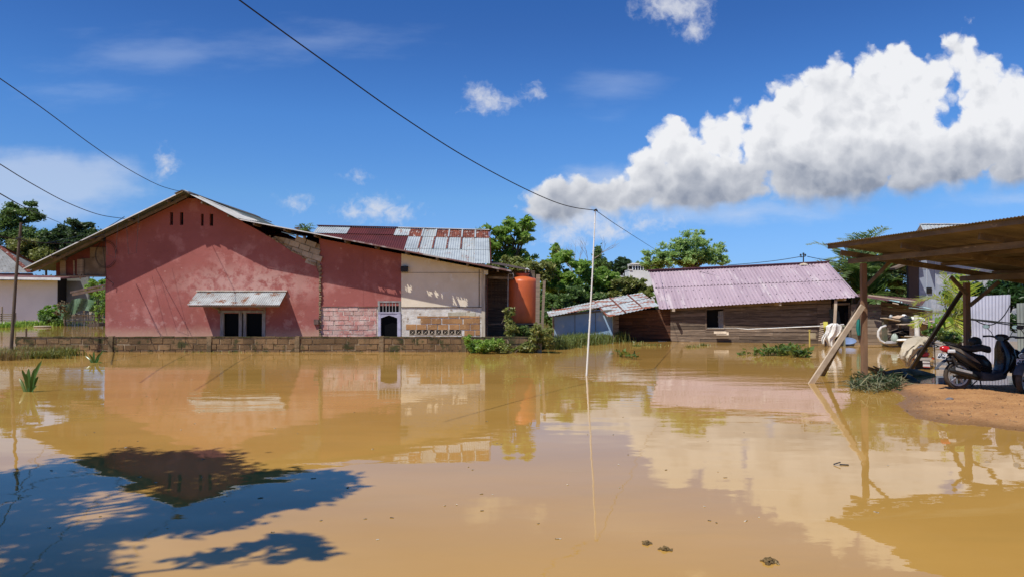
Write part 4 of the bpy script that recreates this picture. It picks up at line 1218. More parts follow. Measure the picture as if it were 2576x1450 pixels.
mb.beam(W(1491, 755, 37.6), W(1529, 795, 34.58), .08, .03)
for v in (.45,):
    a = W(1491, 756, 37.6).lerp(W(1529, 796, 34.6), v); b_ = W(1614, 735, 38.6).lerp(W(1658, 768, 35.0), v); mb.beam(a + Vector((0, 0, .02)), b_ + Vector((0, 0, .02)), .05, .02)
build('seam', mb, M['rust_patch'], sh)

# ------------------------------------------------------------------ lean-to on the right of the plank house
rl = thing('plank_lean_to', 'plank lean-to with a turquoise roof edge behind the left post of the carport', 'lean-to', (15.3, 33.4, 0))
D2 = 33.0
def planks(px0, px1, py0, py1, D, rows, mat_, parent, seed=1, name='plank_wall', dep=.025, top1=None):
    r_ = random.Random(seed); mb = MB()
    top1 = py0 if top1 is None else top1
    xa, xb_ = XP(px0, D), XP(px1, D)
    for k in range(rows):
        za = ZP(py0 + (py1 - py0) * k / rows, D); zb2 = ZP(py0 + (py1 - py0) * (k + 1) / rows, D)
        za2 = ZP(top1 + (py1 - top1) * k / rows, D); zb3 = ZP(top1 + (py1 - top1) * (k + 1) / rows, D)
        cut = sorted([0, 1] + ([r_.uniform(.2, .8)] if xb_ - xa > 1.6 else []))
        for a, b_ in zip(cut[:-1], cut[1:]):
            dd = r_.uniform(.5, 1.6) * dep; g_ = r_.uniform(.004, .02)
            A = Vector((xa + (xb_ - xa) * a, D - dd, za + (za2 - za) * a)); B = Vector((xa + (xb_ - xa) * (b_ - .002), D - dd, za + (za2 - za) * b_))
            C = Vector((B.x, D - dd, zb2 + (zb3 - zb2) * b_ + g_)); E = Vector((A.x, D - dd, zb2 + (zb3 - zb2) * a + g_))
            bk = Vector((0, dd, 0))
            mb.add([A, B, C, E, A + bk, B + bk, C + bk, E + bk], [(0, 3, 2, 1), (4, 5, 6, 7), (0, 1, 5, 4), (1, 2, 6, 5), (2, 3, 7, 6), (3, 0, 4, 7)])
    return build(name, mb, mat_, parent)
planks(2140, 2215, 764, 802, D2, 4, M['wood_dark'], rl, 3)
planks(2140, 2216, 802, 870, D2 - .02, 7, M['wood_grey'], rl, 4)
planks(2215, 2344, 758, 880, D2 + .5, 12, M['wood_dark'], rl, 5, top1=778)
mb = MB(); mb.box(XP(2140, D2), XP(2344, D2), D2 + .6, D2 + .7, -.9, 1.4); mb.box(XP(2344, D2), XP(2344, D2) + .05, D2 + .5, D2 + 4, -.9, 1.5); build('dark_backing', mb, M['dark'], rl)  # black boards painted as the dark behind the planks
mb = MB(); mb.corr(W(2120, 735, 35.5), W(2330, 752, 35.5), W(2150, 744, 32.6), W(2318, 768, 32.4), pitch=.15, amp=.012, rows=2, per=4)
build('roof', mb, weath('dark_maroon_roof', (.14, .05, .05), (.09, .06, .05), 2, rough=.7), rl)
mb = MB(); mb.add([W(2225, 752, 32.3), W(2262, 756, 33.2), W(2350, 777, 33.2), W(2335, 775, 32.1)], [(0, 1, 2, 3)])
mb.beam(W(2288, 773, 32.1), W(2345, 780, 32.0), .25, .02)
build('turquoise_sheet', mb, weath('turquoise_sheet', (.33, .60, .58), (.45, .62, .60), 2, rough=.5), rl)
mb = MB(); mb.beam(W(2185, 742, 32.4), W(2300, 757, 32.3), .12, .05); mb.beam(W(2246, 761, 32.0), W(2258, 764, 32.0), .12, .04)
build('roof_batten', mb, M['pale_wood'], rl)

# ---------------- yard objects
def simple(name, label, cat, mb, mat_, group=None, smooth=False, kind=None):
    return tag(build(name, mb, mat_, smooth=smooth), label, cat, group)
# clothes rail, laundry
D3 = 31.8
M['white_cloth'] = weath('white_cotton', (.78, .76, .70), (.62, .60, .55), 3, .4, .7, rough=.95, bump=.02, bscale=3)
cr = thing('drying_rack', 'weathered drying rack of grey posts and a long pale bamboo rail before the plank house', 'drying rack', (XP(2095, D3), D3, 0))
mb = MB(); mb.tube([W(1778, 824, 34.6), W(1850, 824, 34.2), W(1880, 827, 34), W(2090, 818, D3), W(2122, 815, D3 - .1)], [.008, .010, .020, .026, .022], 7); build('rail', mb, M['pvc'], cr, smooth=True)
for px, py in ((2121, 817),):
    mb = MB(); mb.beam(Vector((XP(px, D3), D3, -.8)), W(px, py, D3), .13, .06, (0, 1, 0)); build('post', mb, weath('greenish_post', (.30, .33, .24), (.2, .2, .14), 4), cr)
mb = MB(); mb.beam(Vector((XP(2080, D3), D3 + .3, -.8)), W(2080, 820, D3 + .3), .09, .06, (0, 1, 0)); build('post', mb, M['wood_dark'], cr)
def cloth(name, label, px_pts, D, mat_, depth=.25, seed=1, cat='cloth', group=None, fold=9, amp=.035):
    """hanging cloth: image outline as left/right edges per row, pleated in depth"""
    rows = px_pts; rc_ = random.Random(seed); nu = 26; vs = []; 
    ph = rc_.uniform(0, 6)
    for j, (py, xl_, xr_) in enumerate(rows):
        for i in range(nu + 1):
            u = i / nu; px = xl_ + (xr_ - xl_) * u
            d = D - depth * math.sin(math.pi * u) * (1 if j else .5) + amp * math.sin(u * fold + ph + j * .5) + amp * .5 * math.sin(u * fold * 2.3 + j * 1.1)
            vs.append(W(px, py, d))
    m_ = len(rows); nf = []
    for j in range(m_ - 1):
        for i in range(nu): nf.append((j * (nu + 1) + i, j * (nu + 1) + i + 1, (j + 1) * (nu + 1) + i + 1, (j + 1) * (nu + 1) + i))
    # back layer gives it thickness
    n0 = len(vs); vs += [v + Vector((0, .06, 0)) for v in vs]
    nf += [tuple(k + n0 for k in f[::-1]) for f in nf]
    mb = MB(); mb.add(vs, nf)
    o = build(name, mb, mat_, smooth=True)
    return tag(o, label, cat, group)
cloth('hanging_cloth', 'bunched white cloth draped over the drying rack and trailing to the water', [(812, 2092, 2106), (816, 2083, 2114), (820, 2078, 2118), (828, 2079, 2117), (836, 2076, 2116), (844, 2074, 2110), (849, 2075, 2100), (856, 2078, 2096), (864, 2081, 2096), (870, 2085, 2096)], D3 - .2, M['white_cloth'], .14, seed=3, fold=15, amp=.03)
cloth('hanging_cloth', 'narrow white sleeve of cloth hanging at the left of the drying rack', [(838, 2074, 2079), (848, 2068, 2077), (856, 2066, 2074), (864, 2069, 2073)], D3 - .35, M['white_cloth'], .05, seed=5)
mb = MB(); mb.add([W(2070, 808, D3 - .05), W(2081, 808, D3 - .05), W(2082, 820, D3 - .1), W(2080, 833, D3), W(2073, 836, D3), W(2071, 822, D3 - .1)], [(0, 1, 2, 3, 4, 5)])
mb.add([W(2070, 808, D3 + .02), W(2081, 808, D3 + .02), W(2082, 820, D3 - .03), W(2080, 833, D3 + .07), W(2073, 836, D3 + .07), W(2071, 822, D3 - .03)], [(5, 4, 3, 2, 1, 0)])
simple('yellow_cloth', 'yellow cloth hung on the rack left of the white laundry', 'cloth', mb, plain('yellow_cloth', (.62, .56, .10), .9))
mb = MB()
for k in range(9): 
    py = 812 + k * 5.2; mb.beam(W(2062 - k * .5, py + 1, D3 + .1), W(2071, py - 1, D3 + .05), .05, .035)
simple('plate_rack', 'stack of slatted pale dishes leaning at the left of the yellow cloth', 'rack', mb, M['pale_wood'])
# yellow stand pipe with meter
yp = gp(2036, 868); sp_ = thing('stand_pipe', 'thin yellow stand pipe with a pale tap fitting rising from the water', 'stand pipe', yp)
mb = MB(); mb.tube([yp + Vector((0, 0, -.6)), W(2036, 832, yp.y)], .035, 8); mb.tube([W(2036, 832, yp.y), W(2036, 828, yp.y)], .05, 8); build('pipe', mb, plain('yellow_pipe', (.50, .40, .10), .5), sp_)
mb = MB(); mb.tube([W(2036, 838, yp.y), W(2049, 838, yp.y)], .03, 6); mb.box(*(lambda p: (p.x - .12, p.x + .1, p.y - .1, p.y + .08, p.z - .13, p.z + .1))(W(2043, 842, yp.y))); build('tap', mb, plain('tan_plastic', (.45, .38, .24), .5), sp_)
# basin
bp0 = gp(2136, 868); mb = MB(); mb.lathe((bp0.x, bp0.y + .2, -.02), [(.16, -.05), (.24, .0), (.31, .16), (.34, .24), (.355, .245), (.34, .22), (.30, .16), (.2, .02)], 26)
o = simple('plastic_basin', 'blue-grey plastic basin floating by the door of the plank house', 'basin', mb, weath('blue_plastic', (.22, .30, .46), (.18, .25, .40), 3, rough=.4), smooth=True); o.rotation_euler = (.35, -.15, 0)
# green cloth behind the post
cloth('green_cloth', 'teal green cloth hanging on the plank wall left of the carport post', [(802, 2157, 2165), (812, 2155, 2166), (826, 2154, 2166), (842, 2157, 2167)], D2 - .2, plain('teal_cloth', (.02, .22, .18), .8), .06, seed=8)
# dark leaning tree stake & PVC items
mb = MB(); mb.beam(W(2225, 868, 31.6), W(2226, 800, 31.6), .20, .14, (0, 1, 0)); mb.beam(W(2226, 800, 31.6), W(2226, 797, 31.6), .12, .1, (0, 1, 0))
simple('fence_post', 'thick dark green-grey post standing in the water beside the white hoop', 'post', mb, weath('mossy_post', (.10, .115, .075), (.15, .13, .09), 4))
mb = MB(); mb.tube([W(p[0], p[1], 31.2) for p in ((2228, 818), (2216, 822), (2209, 832), (2208, 844), (2213, 855), (2223, 861), (2236, 863), (2247, 861))], .05, 8)
simple('pipe_hoop', 'white plastic hose bent into a hoop standing in the water', 'hose', mb, M['pvc'], smooth=True)
mb = MB(); mb.tube([W(2307, 862, 30.5), W(2305, 792, 30.5)], .095, 10)
simple('pvc_post', 'upright white plastic pipe rising behind the tarpaulin covered motorcycle', 'pipe', mb, M['pvc'], smooth=True)
# junk shelf
sf = thing('junk_shelf', 'low bench of boards and crates heaped with household junk behind the tarpaulin', 'shelf', (XP(2285, 31.5), 31.5, 0))
mb = MB(); mb.beam(W(2222, 799, 31.4), W(2290, 812, 31.4), .6, .03); mb.beam(W(2262, 815, 31), W(2345, 806, 31.3), .5, .03); mb.beam(W(2300, 806, 31.4), W(2352, 818, 31.0), .7, .03); build('board', mb, M['pale_wood'], sf)
mb = MB()
for px, d in ((2232, 31.8), (2262, 31.8), (2290, 31.4), (2338, 31.5)): mb.beam(Vector((XP(px, d), d, -.8)), W(px, 814, d), .09, .09, (0, 1, 0))
build('leg', mb, M['wood_dark'], sf)
planks(2286, 2298, 816, 846, 31.2, 6, M['pale_wood'], sf, 7, 'crate_slats'); planks(2309, 2329, 816, 852, 31.3, 2, weath('tan_board', (.33, .25, .16), (.25, .19, .12), 3), sf, 8, 'plywood_board')
planks(2231, 2240, 816, 848, 31.4, 5, M['wood_grey'], sf, 9, 'crate_slats'); planks(2335, 2345, 820, 846, 31.0, 5, M['pale_wood'], sf, 10, 'crate_slats')
rz_ = random.Random(77)
def blob(c, rx, ry, rz, seed, n=10, m=14, rough_=.18):
    r_ = random.Random(seed); prof = MB(); vs = []; fs = []
    ph = [r_.uniform(0, 6) for _ in range(6)]
    for j in range(n + 1):
        th = math.pi * j / n
        for i in range(m):
            a = 2 * math.pi * i / m
            k = 1 + rough_ * (math.sin(3 * a + ph[0] + 2 * th) + .6 * math.sin(5 * th + ph[1] + a) + .5 * math.sin(7 * a + ph[2])) * .5 + r_.uniform(-.5, .5) * rough_ * .35
            vs.append(Vector(c) + Vector((rx * math.sin(th) * math.cos(a) * k, ry * math.sin(th) * math.sin(a) * k, rz * math.cos(th) * k)))
    for j in range(n):
        for i in range(m): fs.append((j * m + i, j * m + (i + 1) % m, (j + 1) * m + (i + 1) % m, (j + 1) * m + i))
    prof.add(vs, fs); return prof
for nm, lb, ct, px, py, d, rx, rz2, mt in (
        ('cloth_bundle', 'beige rolled cloth bundle on the left of the junk shelf', 'bundle', 2260, 798, 31.4, .26, .09, plain('beige_cloth', (.58, .42, .28), .9)),
        ('cloth_bundle', 'small white cloth bundle between the beige roll and the black pot', 'bundle', 2273, 796, 31.6, .13, .10, M['white_cloth']),
        ('cooking_pot', 'round black pot on the middle of the junk shelf', 'pot', 2279, 804, 31.1, .26, .17, plain('sooty_metal', (.015, .015, .018), .45)),
        ('cloth_bundle', 'flattened white sheet heap on the right of the junk shelf', 'bundle', 2302, 803, 31.3, .38, .11, M['white_cloth']),
        ('glass_jar', 'small clear jar standing at the left end of the junk shelf', 'jar', 2241, 797, 31.5, .09, .10, plain('dusty_glass', (.30, .31, .30), .3)),
        ('plastic_bucket', 'pale green tub among the debris below the junk shelf', 'tub', 2250, 851, 31.0, .14, .20, plain('pale_green_tub', (.36, .42, .34), .5)),
        ('debris_bag', 'grey sack lying in the water at the foot of the junk shelf', 'sack', 2240, 862, 30.8, .22, .10, plain('grey_sack', (.30, .28, .26), .9)),
        ('debris_bag', 'pale bag caught on the boards right of the pale green tub', 'sack', 2275, 854, 30.9, .36, .05, M['white_cloth']),
        ('debris_bag', 'grey polythene bag hanging under the yellow coconut frond', 'sack', 2380, 812, 22.5, .20, .17, plain('grey_poly', (.42, .38, .38), .5)),
        ('foam_box', 'tan rag caught beside the foot of the right carport post', 'rag', 2397, 845, 21.0, .12, .12, plain('tan_rag', (.5, .42, .30), .8)),
        ('dark_lump', 'near-black rounded lump under the junk shelf', 'heap', 2270, 838, 31.9, .5, .22, M['dark'])):  # plain near-black lump below the shelf boards
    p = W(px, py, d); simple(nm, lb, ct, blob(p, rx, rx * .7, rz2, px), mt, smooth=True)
mb = MB(); rb_ = random.Random(5)
for k in range(70):
    px = rb_.uniform(2232, 2345); py = rb_.uniform(826, 862); d = 31.6 + rb_.uniform(-.5, .5)
    p = W(px, py, d); a = rb_.uniform(-.9, .9); l = rb_.uniform(.1, .5)
    mb.beam(p, p + Vector((l * math.cos(a), rb_.uniform(-.2, .2), l * math.sin(a) * .5)), rb_.uniform(.02, .07), rb_.uniform(.01, .04))
o = simple('scrap_debris', 'tangle of small scrap wood and litter under the junk shelf', 'debris', mb, weath('scrap_mix', (.16, .13, .10), (.09, .07, .06), 3, island=.7)); o['kind'] = 'stuff'

# covered motorcycle standing in the water
cm = gp(2316, 927); cmo = thing('covered_motorcycle', 'half sunk motorcycle seen from behind under a beige tarpaulin', 'motorcycle', cm)
Dm = cm.y
def mp(px, py, d=0): return W(px, py, Dm + d)
mb = MB(); mb.loft([(mp(2318, 870, .9), (.16, 0, 0), (0, 0, .12)), (mp(2318, 877, .3), (.17, 0, 0), (0, 0, .14)), (mp(2318, 886, 0), (.15, 0, 0), (0, 0, .15)), (mp(2318, 894, -.16), (.10, 0, 0), (0, 0, .08))], 14, 3)
mb.loft([(mp(2318, 925, .9), (.2, 0, 0), (0, 0, .4)), (mp(2320, 918, .1), (.22, 0, 0), (0, 0, .28)), (mp(2322, 918, -.02), (.20, 0, 0), (0, 0, .22))], 12, 3)
build('body', mb, M['black'], cmo, smooth=True)
mb = MB(); mb.loft([(mp(2326, 890, -.16), (.13, 0, 0), (0, 0, .07)), (mp(2326, 890, -.22), (.10, 0, 0), (0, 0, .055))], 14, 3); build('tail_light', mb, plain('dark_red_lens', (.16, .01, .012), .2), cmo, smooth=True)
mb = MB(); mb.tube([mp(2300, 889, -.1), mp(2304, 876, -.25), mp(2318, 869, -.3), mp(2334, 874, -.25), mp(2342, 888, -.1)], .018, 8); build('grab_rail', mb, plain('chrome', (.55, .55, .55), .2, 1), cmo, smooth=True)
mb = MB(); mb.obox(mp(2313, 905, -.28), (.30, 0, 0), (0, -.01, 0), (0, -.02, .075)); npl = build('number_plate', mb, plain('white_plate', (.68, .70, .74), .5), cmo)
mb = MB(); mb.obox(mp(2321, 921, -.24), (.19, 0, -.012), (0, -.01, 0), (0, .02, .155)); build('mudflap', mb, plain('pale_mudflap', (.62, .60, .58), .5), cmo)
mb = MB(); mb.obox(mp(2322, 922, -.252), (.185, 0, -.012), (0, -.004, 0), (0, 0, .022)); build('mudflap_band', mb, plain('red_band', (.5, .08, .05), .5), cmo)
mb = MB(); mb.loft([(mp(2345, 899, -.05), (.04, 0, 0), (0, 0, .03)), (mp(2350, 901, -.1), (.035, 0, 0), (0, 0, .03))], 8, 2); mb.loft([(mp(2297, 902, -.05), (.04, 0, 0), (0, 0, .03)), (mp(2292, 903, -.1), (.035, 0, 0), (0, 0, .03))], 8, 2)
build('indicator', mb, plain('orange_lens', (.75, .10, .02), .3), cmo)
M['tarp'] = weath('beige_tarpaulin', (.50, .42, .30), (.38, .32, .23), 1.4, .35, .65, c3=(.58, .52, .42), s3=4, lo3=.58, hi3=.7, rough=.7, bump=.03, bscale=4)
tv = []; rows = [(846, 2300, 2334, .8), (849, 2281, 2341, .5), (856, 2275, 2337, .25), (866, 2271, 2330, 0), (878, 2266, 2312, -.15), (892, 2261, 2305, -.2), (900, 2265, 2298, -.22), (910, 2274, 2292, -.2), (920, 2277, 2290, -.15)]
nu = 22
for j, (py, a, b_, d) in enumerate(rows):
    for i in range(nu + 1):
        u = i / nu
        tv.append(mp(a + (b_ - a) * u + 1.5 * math.sin(j * 1.7 + u * 9), py + 1.8 * math.sin(u * 11 + j), d - .22 * math.sin(math.pi * u) + .05 * math.sin(u * 17 + j * 1.3)))
fs = [(j * (nu + 1) + i, j * (nu + 1) + i + 1, (j + 1) * (nu + 1) + i + 1, (j + 1) * (nu + 1) + i) for j in range(len(rows) - 1) for i in range(nu)]
n0 = len(tv); tv2 = [Vector((v.x, v.y + .8, max(v.z - .02, -.3))) for v in tv[:nu + 1]]
mb = MB(); mb.add(tv, fs); mb.add([*tv[:nu + 1], *tv2], [(i, i + nu + 1, i + nu + 2, i + 1) for i in range(nu)])
mb.add([v + Vector((.0, .03, 0)) for v in tv], [f[::-1] for f in fs])
tag(build('tarpaulin', mb, M['tarp'], smooth=True), 'crumpled beige tarpaulin thrown over the half sunk motorcycle', 'tarpaulin')

# ------------------------------------------------------------------ carport
cp = thing('carport', 'open timber carport with a corrugated tin roof on slim posts at the water edge', 'carport', (9.5, 15, 0))
def ex(y): return 7.33 + (17.6 - y) * .135
def rz3(x, y): return 3.17 - .155 * (x - ex(y)) - .0 * (17.6 - y)
Y0, Y1 = 8.6, 17.65; XR = 14.0
mb = MB(); mb.corr((ex(Y1) - .06, Y1, rz3(ex(Y1), Y1)), (ex(Y0) - .06, Y0, rz3(ex(Y0), Y0)), (XR, Y1, rz3(XR, Y1)), (XR, Y0, rz3(XR, Y0)), pitch=.076, amp=.009, rows=3, per=6)
build('roof', mb, weath('brown_carport_sheet', (.20, .172, .135), (.125, .108, .085), .5, .38, .62, c3=(.08, .065, .05), s3=2, lo3=.55, hi3=.68, rough=.7), cp)  # dull brown zinc, the sheet's own tone
for off, w_, h_ in ((.07, .05, .11), (1.35, .05, .09), (2.0, .05, .09), (2.7, .05, .09), (3.9, .05, .09), (4.9, .05, .09)):
    bt = MB(); bt.beam((ex(Y1) + off, Y1 - .03, rz3(ex(Y1) + off, 0 + Y1) - .055), (ex(Y0) + off, Y0, rz3(ex(Y0) + off, Y0) - .055), w_, h_ * .8)
    build('purlin', bt, M['timber'], cp)
for y in (17.45, 15.3, 13.2, 11.1, 9.0):
    bt = MB(); bt.beam((ex(y) + .25, y, rz3(ex(y) + .25, y) - .165), (XR, y, rz3(XR, y) - .165), .06, .12)
    build('rafter', bt, M['timber'], cp)
P1 = Vector((XP(2172, 17.25), 17.25, 0)); P2 = Vector((XP(2431, 17.5), 17.5, 0))
bt = MB(); bt.beam((P1.x - .1, 17.75, 2.78), (P1.x + 1.25, 8.6, 2.80), .07, .11); build('beam', bt, M['timber'], cp)
bt = MB(); bt.beam((P2.x + .05, 17.8, rz3(P2.x, 17.5) - .30), (P2.x + 1.2, 8.6, rz3(P2.x, 17.5) - .30), .07, .12); build('beam', bt, M['timber'], cp)
for P_, zt3 in ((P1, 2.71), (P2, rz3(P2.x, 17.5) - .40)):
    bt = MB(); bt.beam(P_ + Vector((0, 0, -.7)), P_ + Vector((0, 0, zt3)), .115, .11, (0, 1, 0)); build('post', bt, M['post_wood'], cp)
for p_, q_ in (((P1.x + .52, 17.1, 2.72), (P1.x + .05, 17.2, 2.2)), ((P2.x + .62, 17.3, rz3(P2.x, 17) - .40), (P2.x + .04, 17.45, 1.75)), ((P2.x - .42, 17.4, rz3(P2.x, 17) - .28), (P2.x - .02, 17.45, 2.0))):
    bt = MB(); bt.beam(p_, q_, .05, .08); build('knee_brace', bt, M['timber'], cp)
for nm, q, top, m_, lab in (('shore', G(2040, 963), W(2170, 768, 17.12), M['pale_wood'], 'pale'), ('shore', G(2068, 944), W(2176, 738, 17.4), M['pole_wood'], None), ('shore', G(2286, 934), W(2425, 722, 17.55), M['black'], None)):
    bt = MB(); dd = (q - top).normalized(); bt.beam(q + dd * .5, top, .115 if lab else .095, .05, (0, 1, .2)); o = build('shore', bt, m_ if m_ is not M['black'] else weath('dark_timber', (.055, .04, .035), (.03, .027, .025), 4), cp)
    if lab: o['label'] = 'pale leaning plank with nail holes'

# corrugated sheets standing on edge
for i, (pts, lab) in enumerate((((W(2440, 745, 20.6), W(2541, 740, 20.3), W(2446, 915, 20.4), W(2536, 915, 20.2)), 'wide pale corrugated sheet standing upright behind the scooter'),
                                ((W(2556, 762, 20.2), W(2650, 756, 20), W(2560, 915, 20.2), W(2650, 915, 20)), 'greenish corrugated sheet standing at the right edge of the photo'))):
    mb = MB(); mb.corr(pts[0], pts[1], pts[2], pts[3], pitch=.076, amp=.011, rows=2, per=8)
    fp_ = build('corrugated_sheet', mb, weath('standing_sheet' + str(i), ((.50, .50, .58), (.30, .33, .30))[i], ((.38, .38, .44), (.22, .24, .22))[i], .8, .35, .7, rough=.45), smooth=False)
    tag(fp_, lab, 'metal sheet', 'corrugated sheets fencing the yard')
wire('service_cable', 'black cable looping down past the pale corrugated sheet', wpath([(2541, 766), (2527, 790), (2510, 808), (2490, 816), (2468, 812), (2445, 800)], 19, 19), r=.014, group=None)
wire('service_cable', 'black cable strung across the corrugated sheets above the scooter', wpath([(2440, 801), (2480, 805), (2540, 811), (2600, 814)], 18.6, 18), r=.016, group=None)
wire('service_cable', 'second black cable strung just below the first across the sheets', wpath([(2440, 803), (2500, 810), (2550, 817), (2600, 820)], 18.4, 18), r=.014, group=None)
wire('service_cable', 'thin dark line sagging under the turquoise roof edge', wpath([(2180, 800), (2205, 793), (2240, 798), (2300, 811), (2335, 806)], 31, 31), r=.012, group=None)

# tall grey house behind the palms
gh = thing('grey_house', 'tall grey sheet-clad house with a rusty gable roof rising behind the carport', 'house', (21, 38, 0))
Dg = 36.0
mb = MB(); mb.box(XP(2312, Dg), XP(2560, Dg), Dg, Dg + .1, -.9, ZP(600, Dg)); build('front_wall', mb, weath('grey_blue_sheet', (.36, .40, .46), (.28, .32, .38), .5, .35, .65, c3=(.46, .49, .53), s3=1.4, lo3=.52, hi3=.6, rough=.6), gh)
mb = MB(); mb.box(XP(2286, Dg), XP(2312, Dg) - .004, Dg + .02, Dg + .2, -.9, ZP(640, Dg)); build('side_wall', mb, weath('dark_board', (.09, .06, .045), (.2, .14, .1), 1.4, .55, .65, stretch=(3, 3, .7)), gh)
mb = MB()
for py in (676, 640): mb.box(XP(2312, Dg), XP(2450, Dg), Dg - .02, Dg - .002, ZP(py, Dg), ZP(py, Dg) + .05)
for px in (2330, 2352, 2374, 2398): mb.box(XP(px, Dg), XP(px, Dg) + .04, Dg - .02, Dg - .002, -.5, ZP(650, Dg))
build('cover_strip', mb, weath('pale_grey_strip', (.46, .50, .55), (.4, .43, .48), 2), gh)
mb = MB(); a = W(2330, 737, Dg - .04); b_ = W(2343, 722, Dg - .04); mb.box(a.x, b_.x, Dg - .05, Dg - .021, a.z, b_.z); build('window', mb, M['dark'], gh)
mb = MB(); g0_, g1_ = W(2314, 565, Dg + 3), W(2620, 565, Dg + 3); e0, e1 = W(2336, 606, Dg - .7), W(2700, 606, Dg - .7)
mb.corr(g0_, g1_, e0, e1, pitch=.2, amp=.012, rows=2, per=4); build('roof', mb, M['rusty_zinc'], gh)
mb = MB(); mb.beam(g0_ + Vector((0, 0, .03)), g1_ + Vector((0, 0, .03)), .3, .03); build('ridge_cap', mb, M['white_metal'], gh)
mb = MB(); l0 = W(2298, 592, Dg + 3.4); mb.add([g0_, e0, Vector((e0.x, e0.y, ZP(650, Dg))), W(2290, 650, Dg + 3), l0], [(0, 1, 2, 3, 4)]); build('gable', mb, M['wood_dark'], gh)
mb = MB(); mb.corr(W(2262, 652, Dg - .5), W(2262, 648, Dg + 2), W(2312, 636, Dg - .5), W(2312, 632, Dg + 2), pitch=.2, amp=.01); mb.beam(W(2244, 676, Dg - .5), W(2305, 652, Dg - .5), .5, .1); build('side_eave', mb, M['wood_dark'], gh)

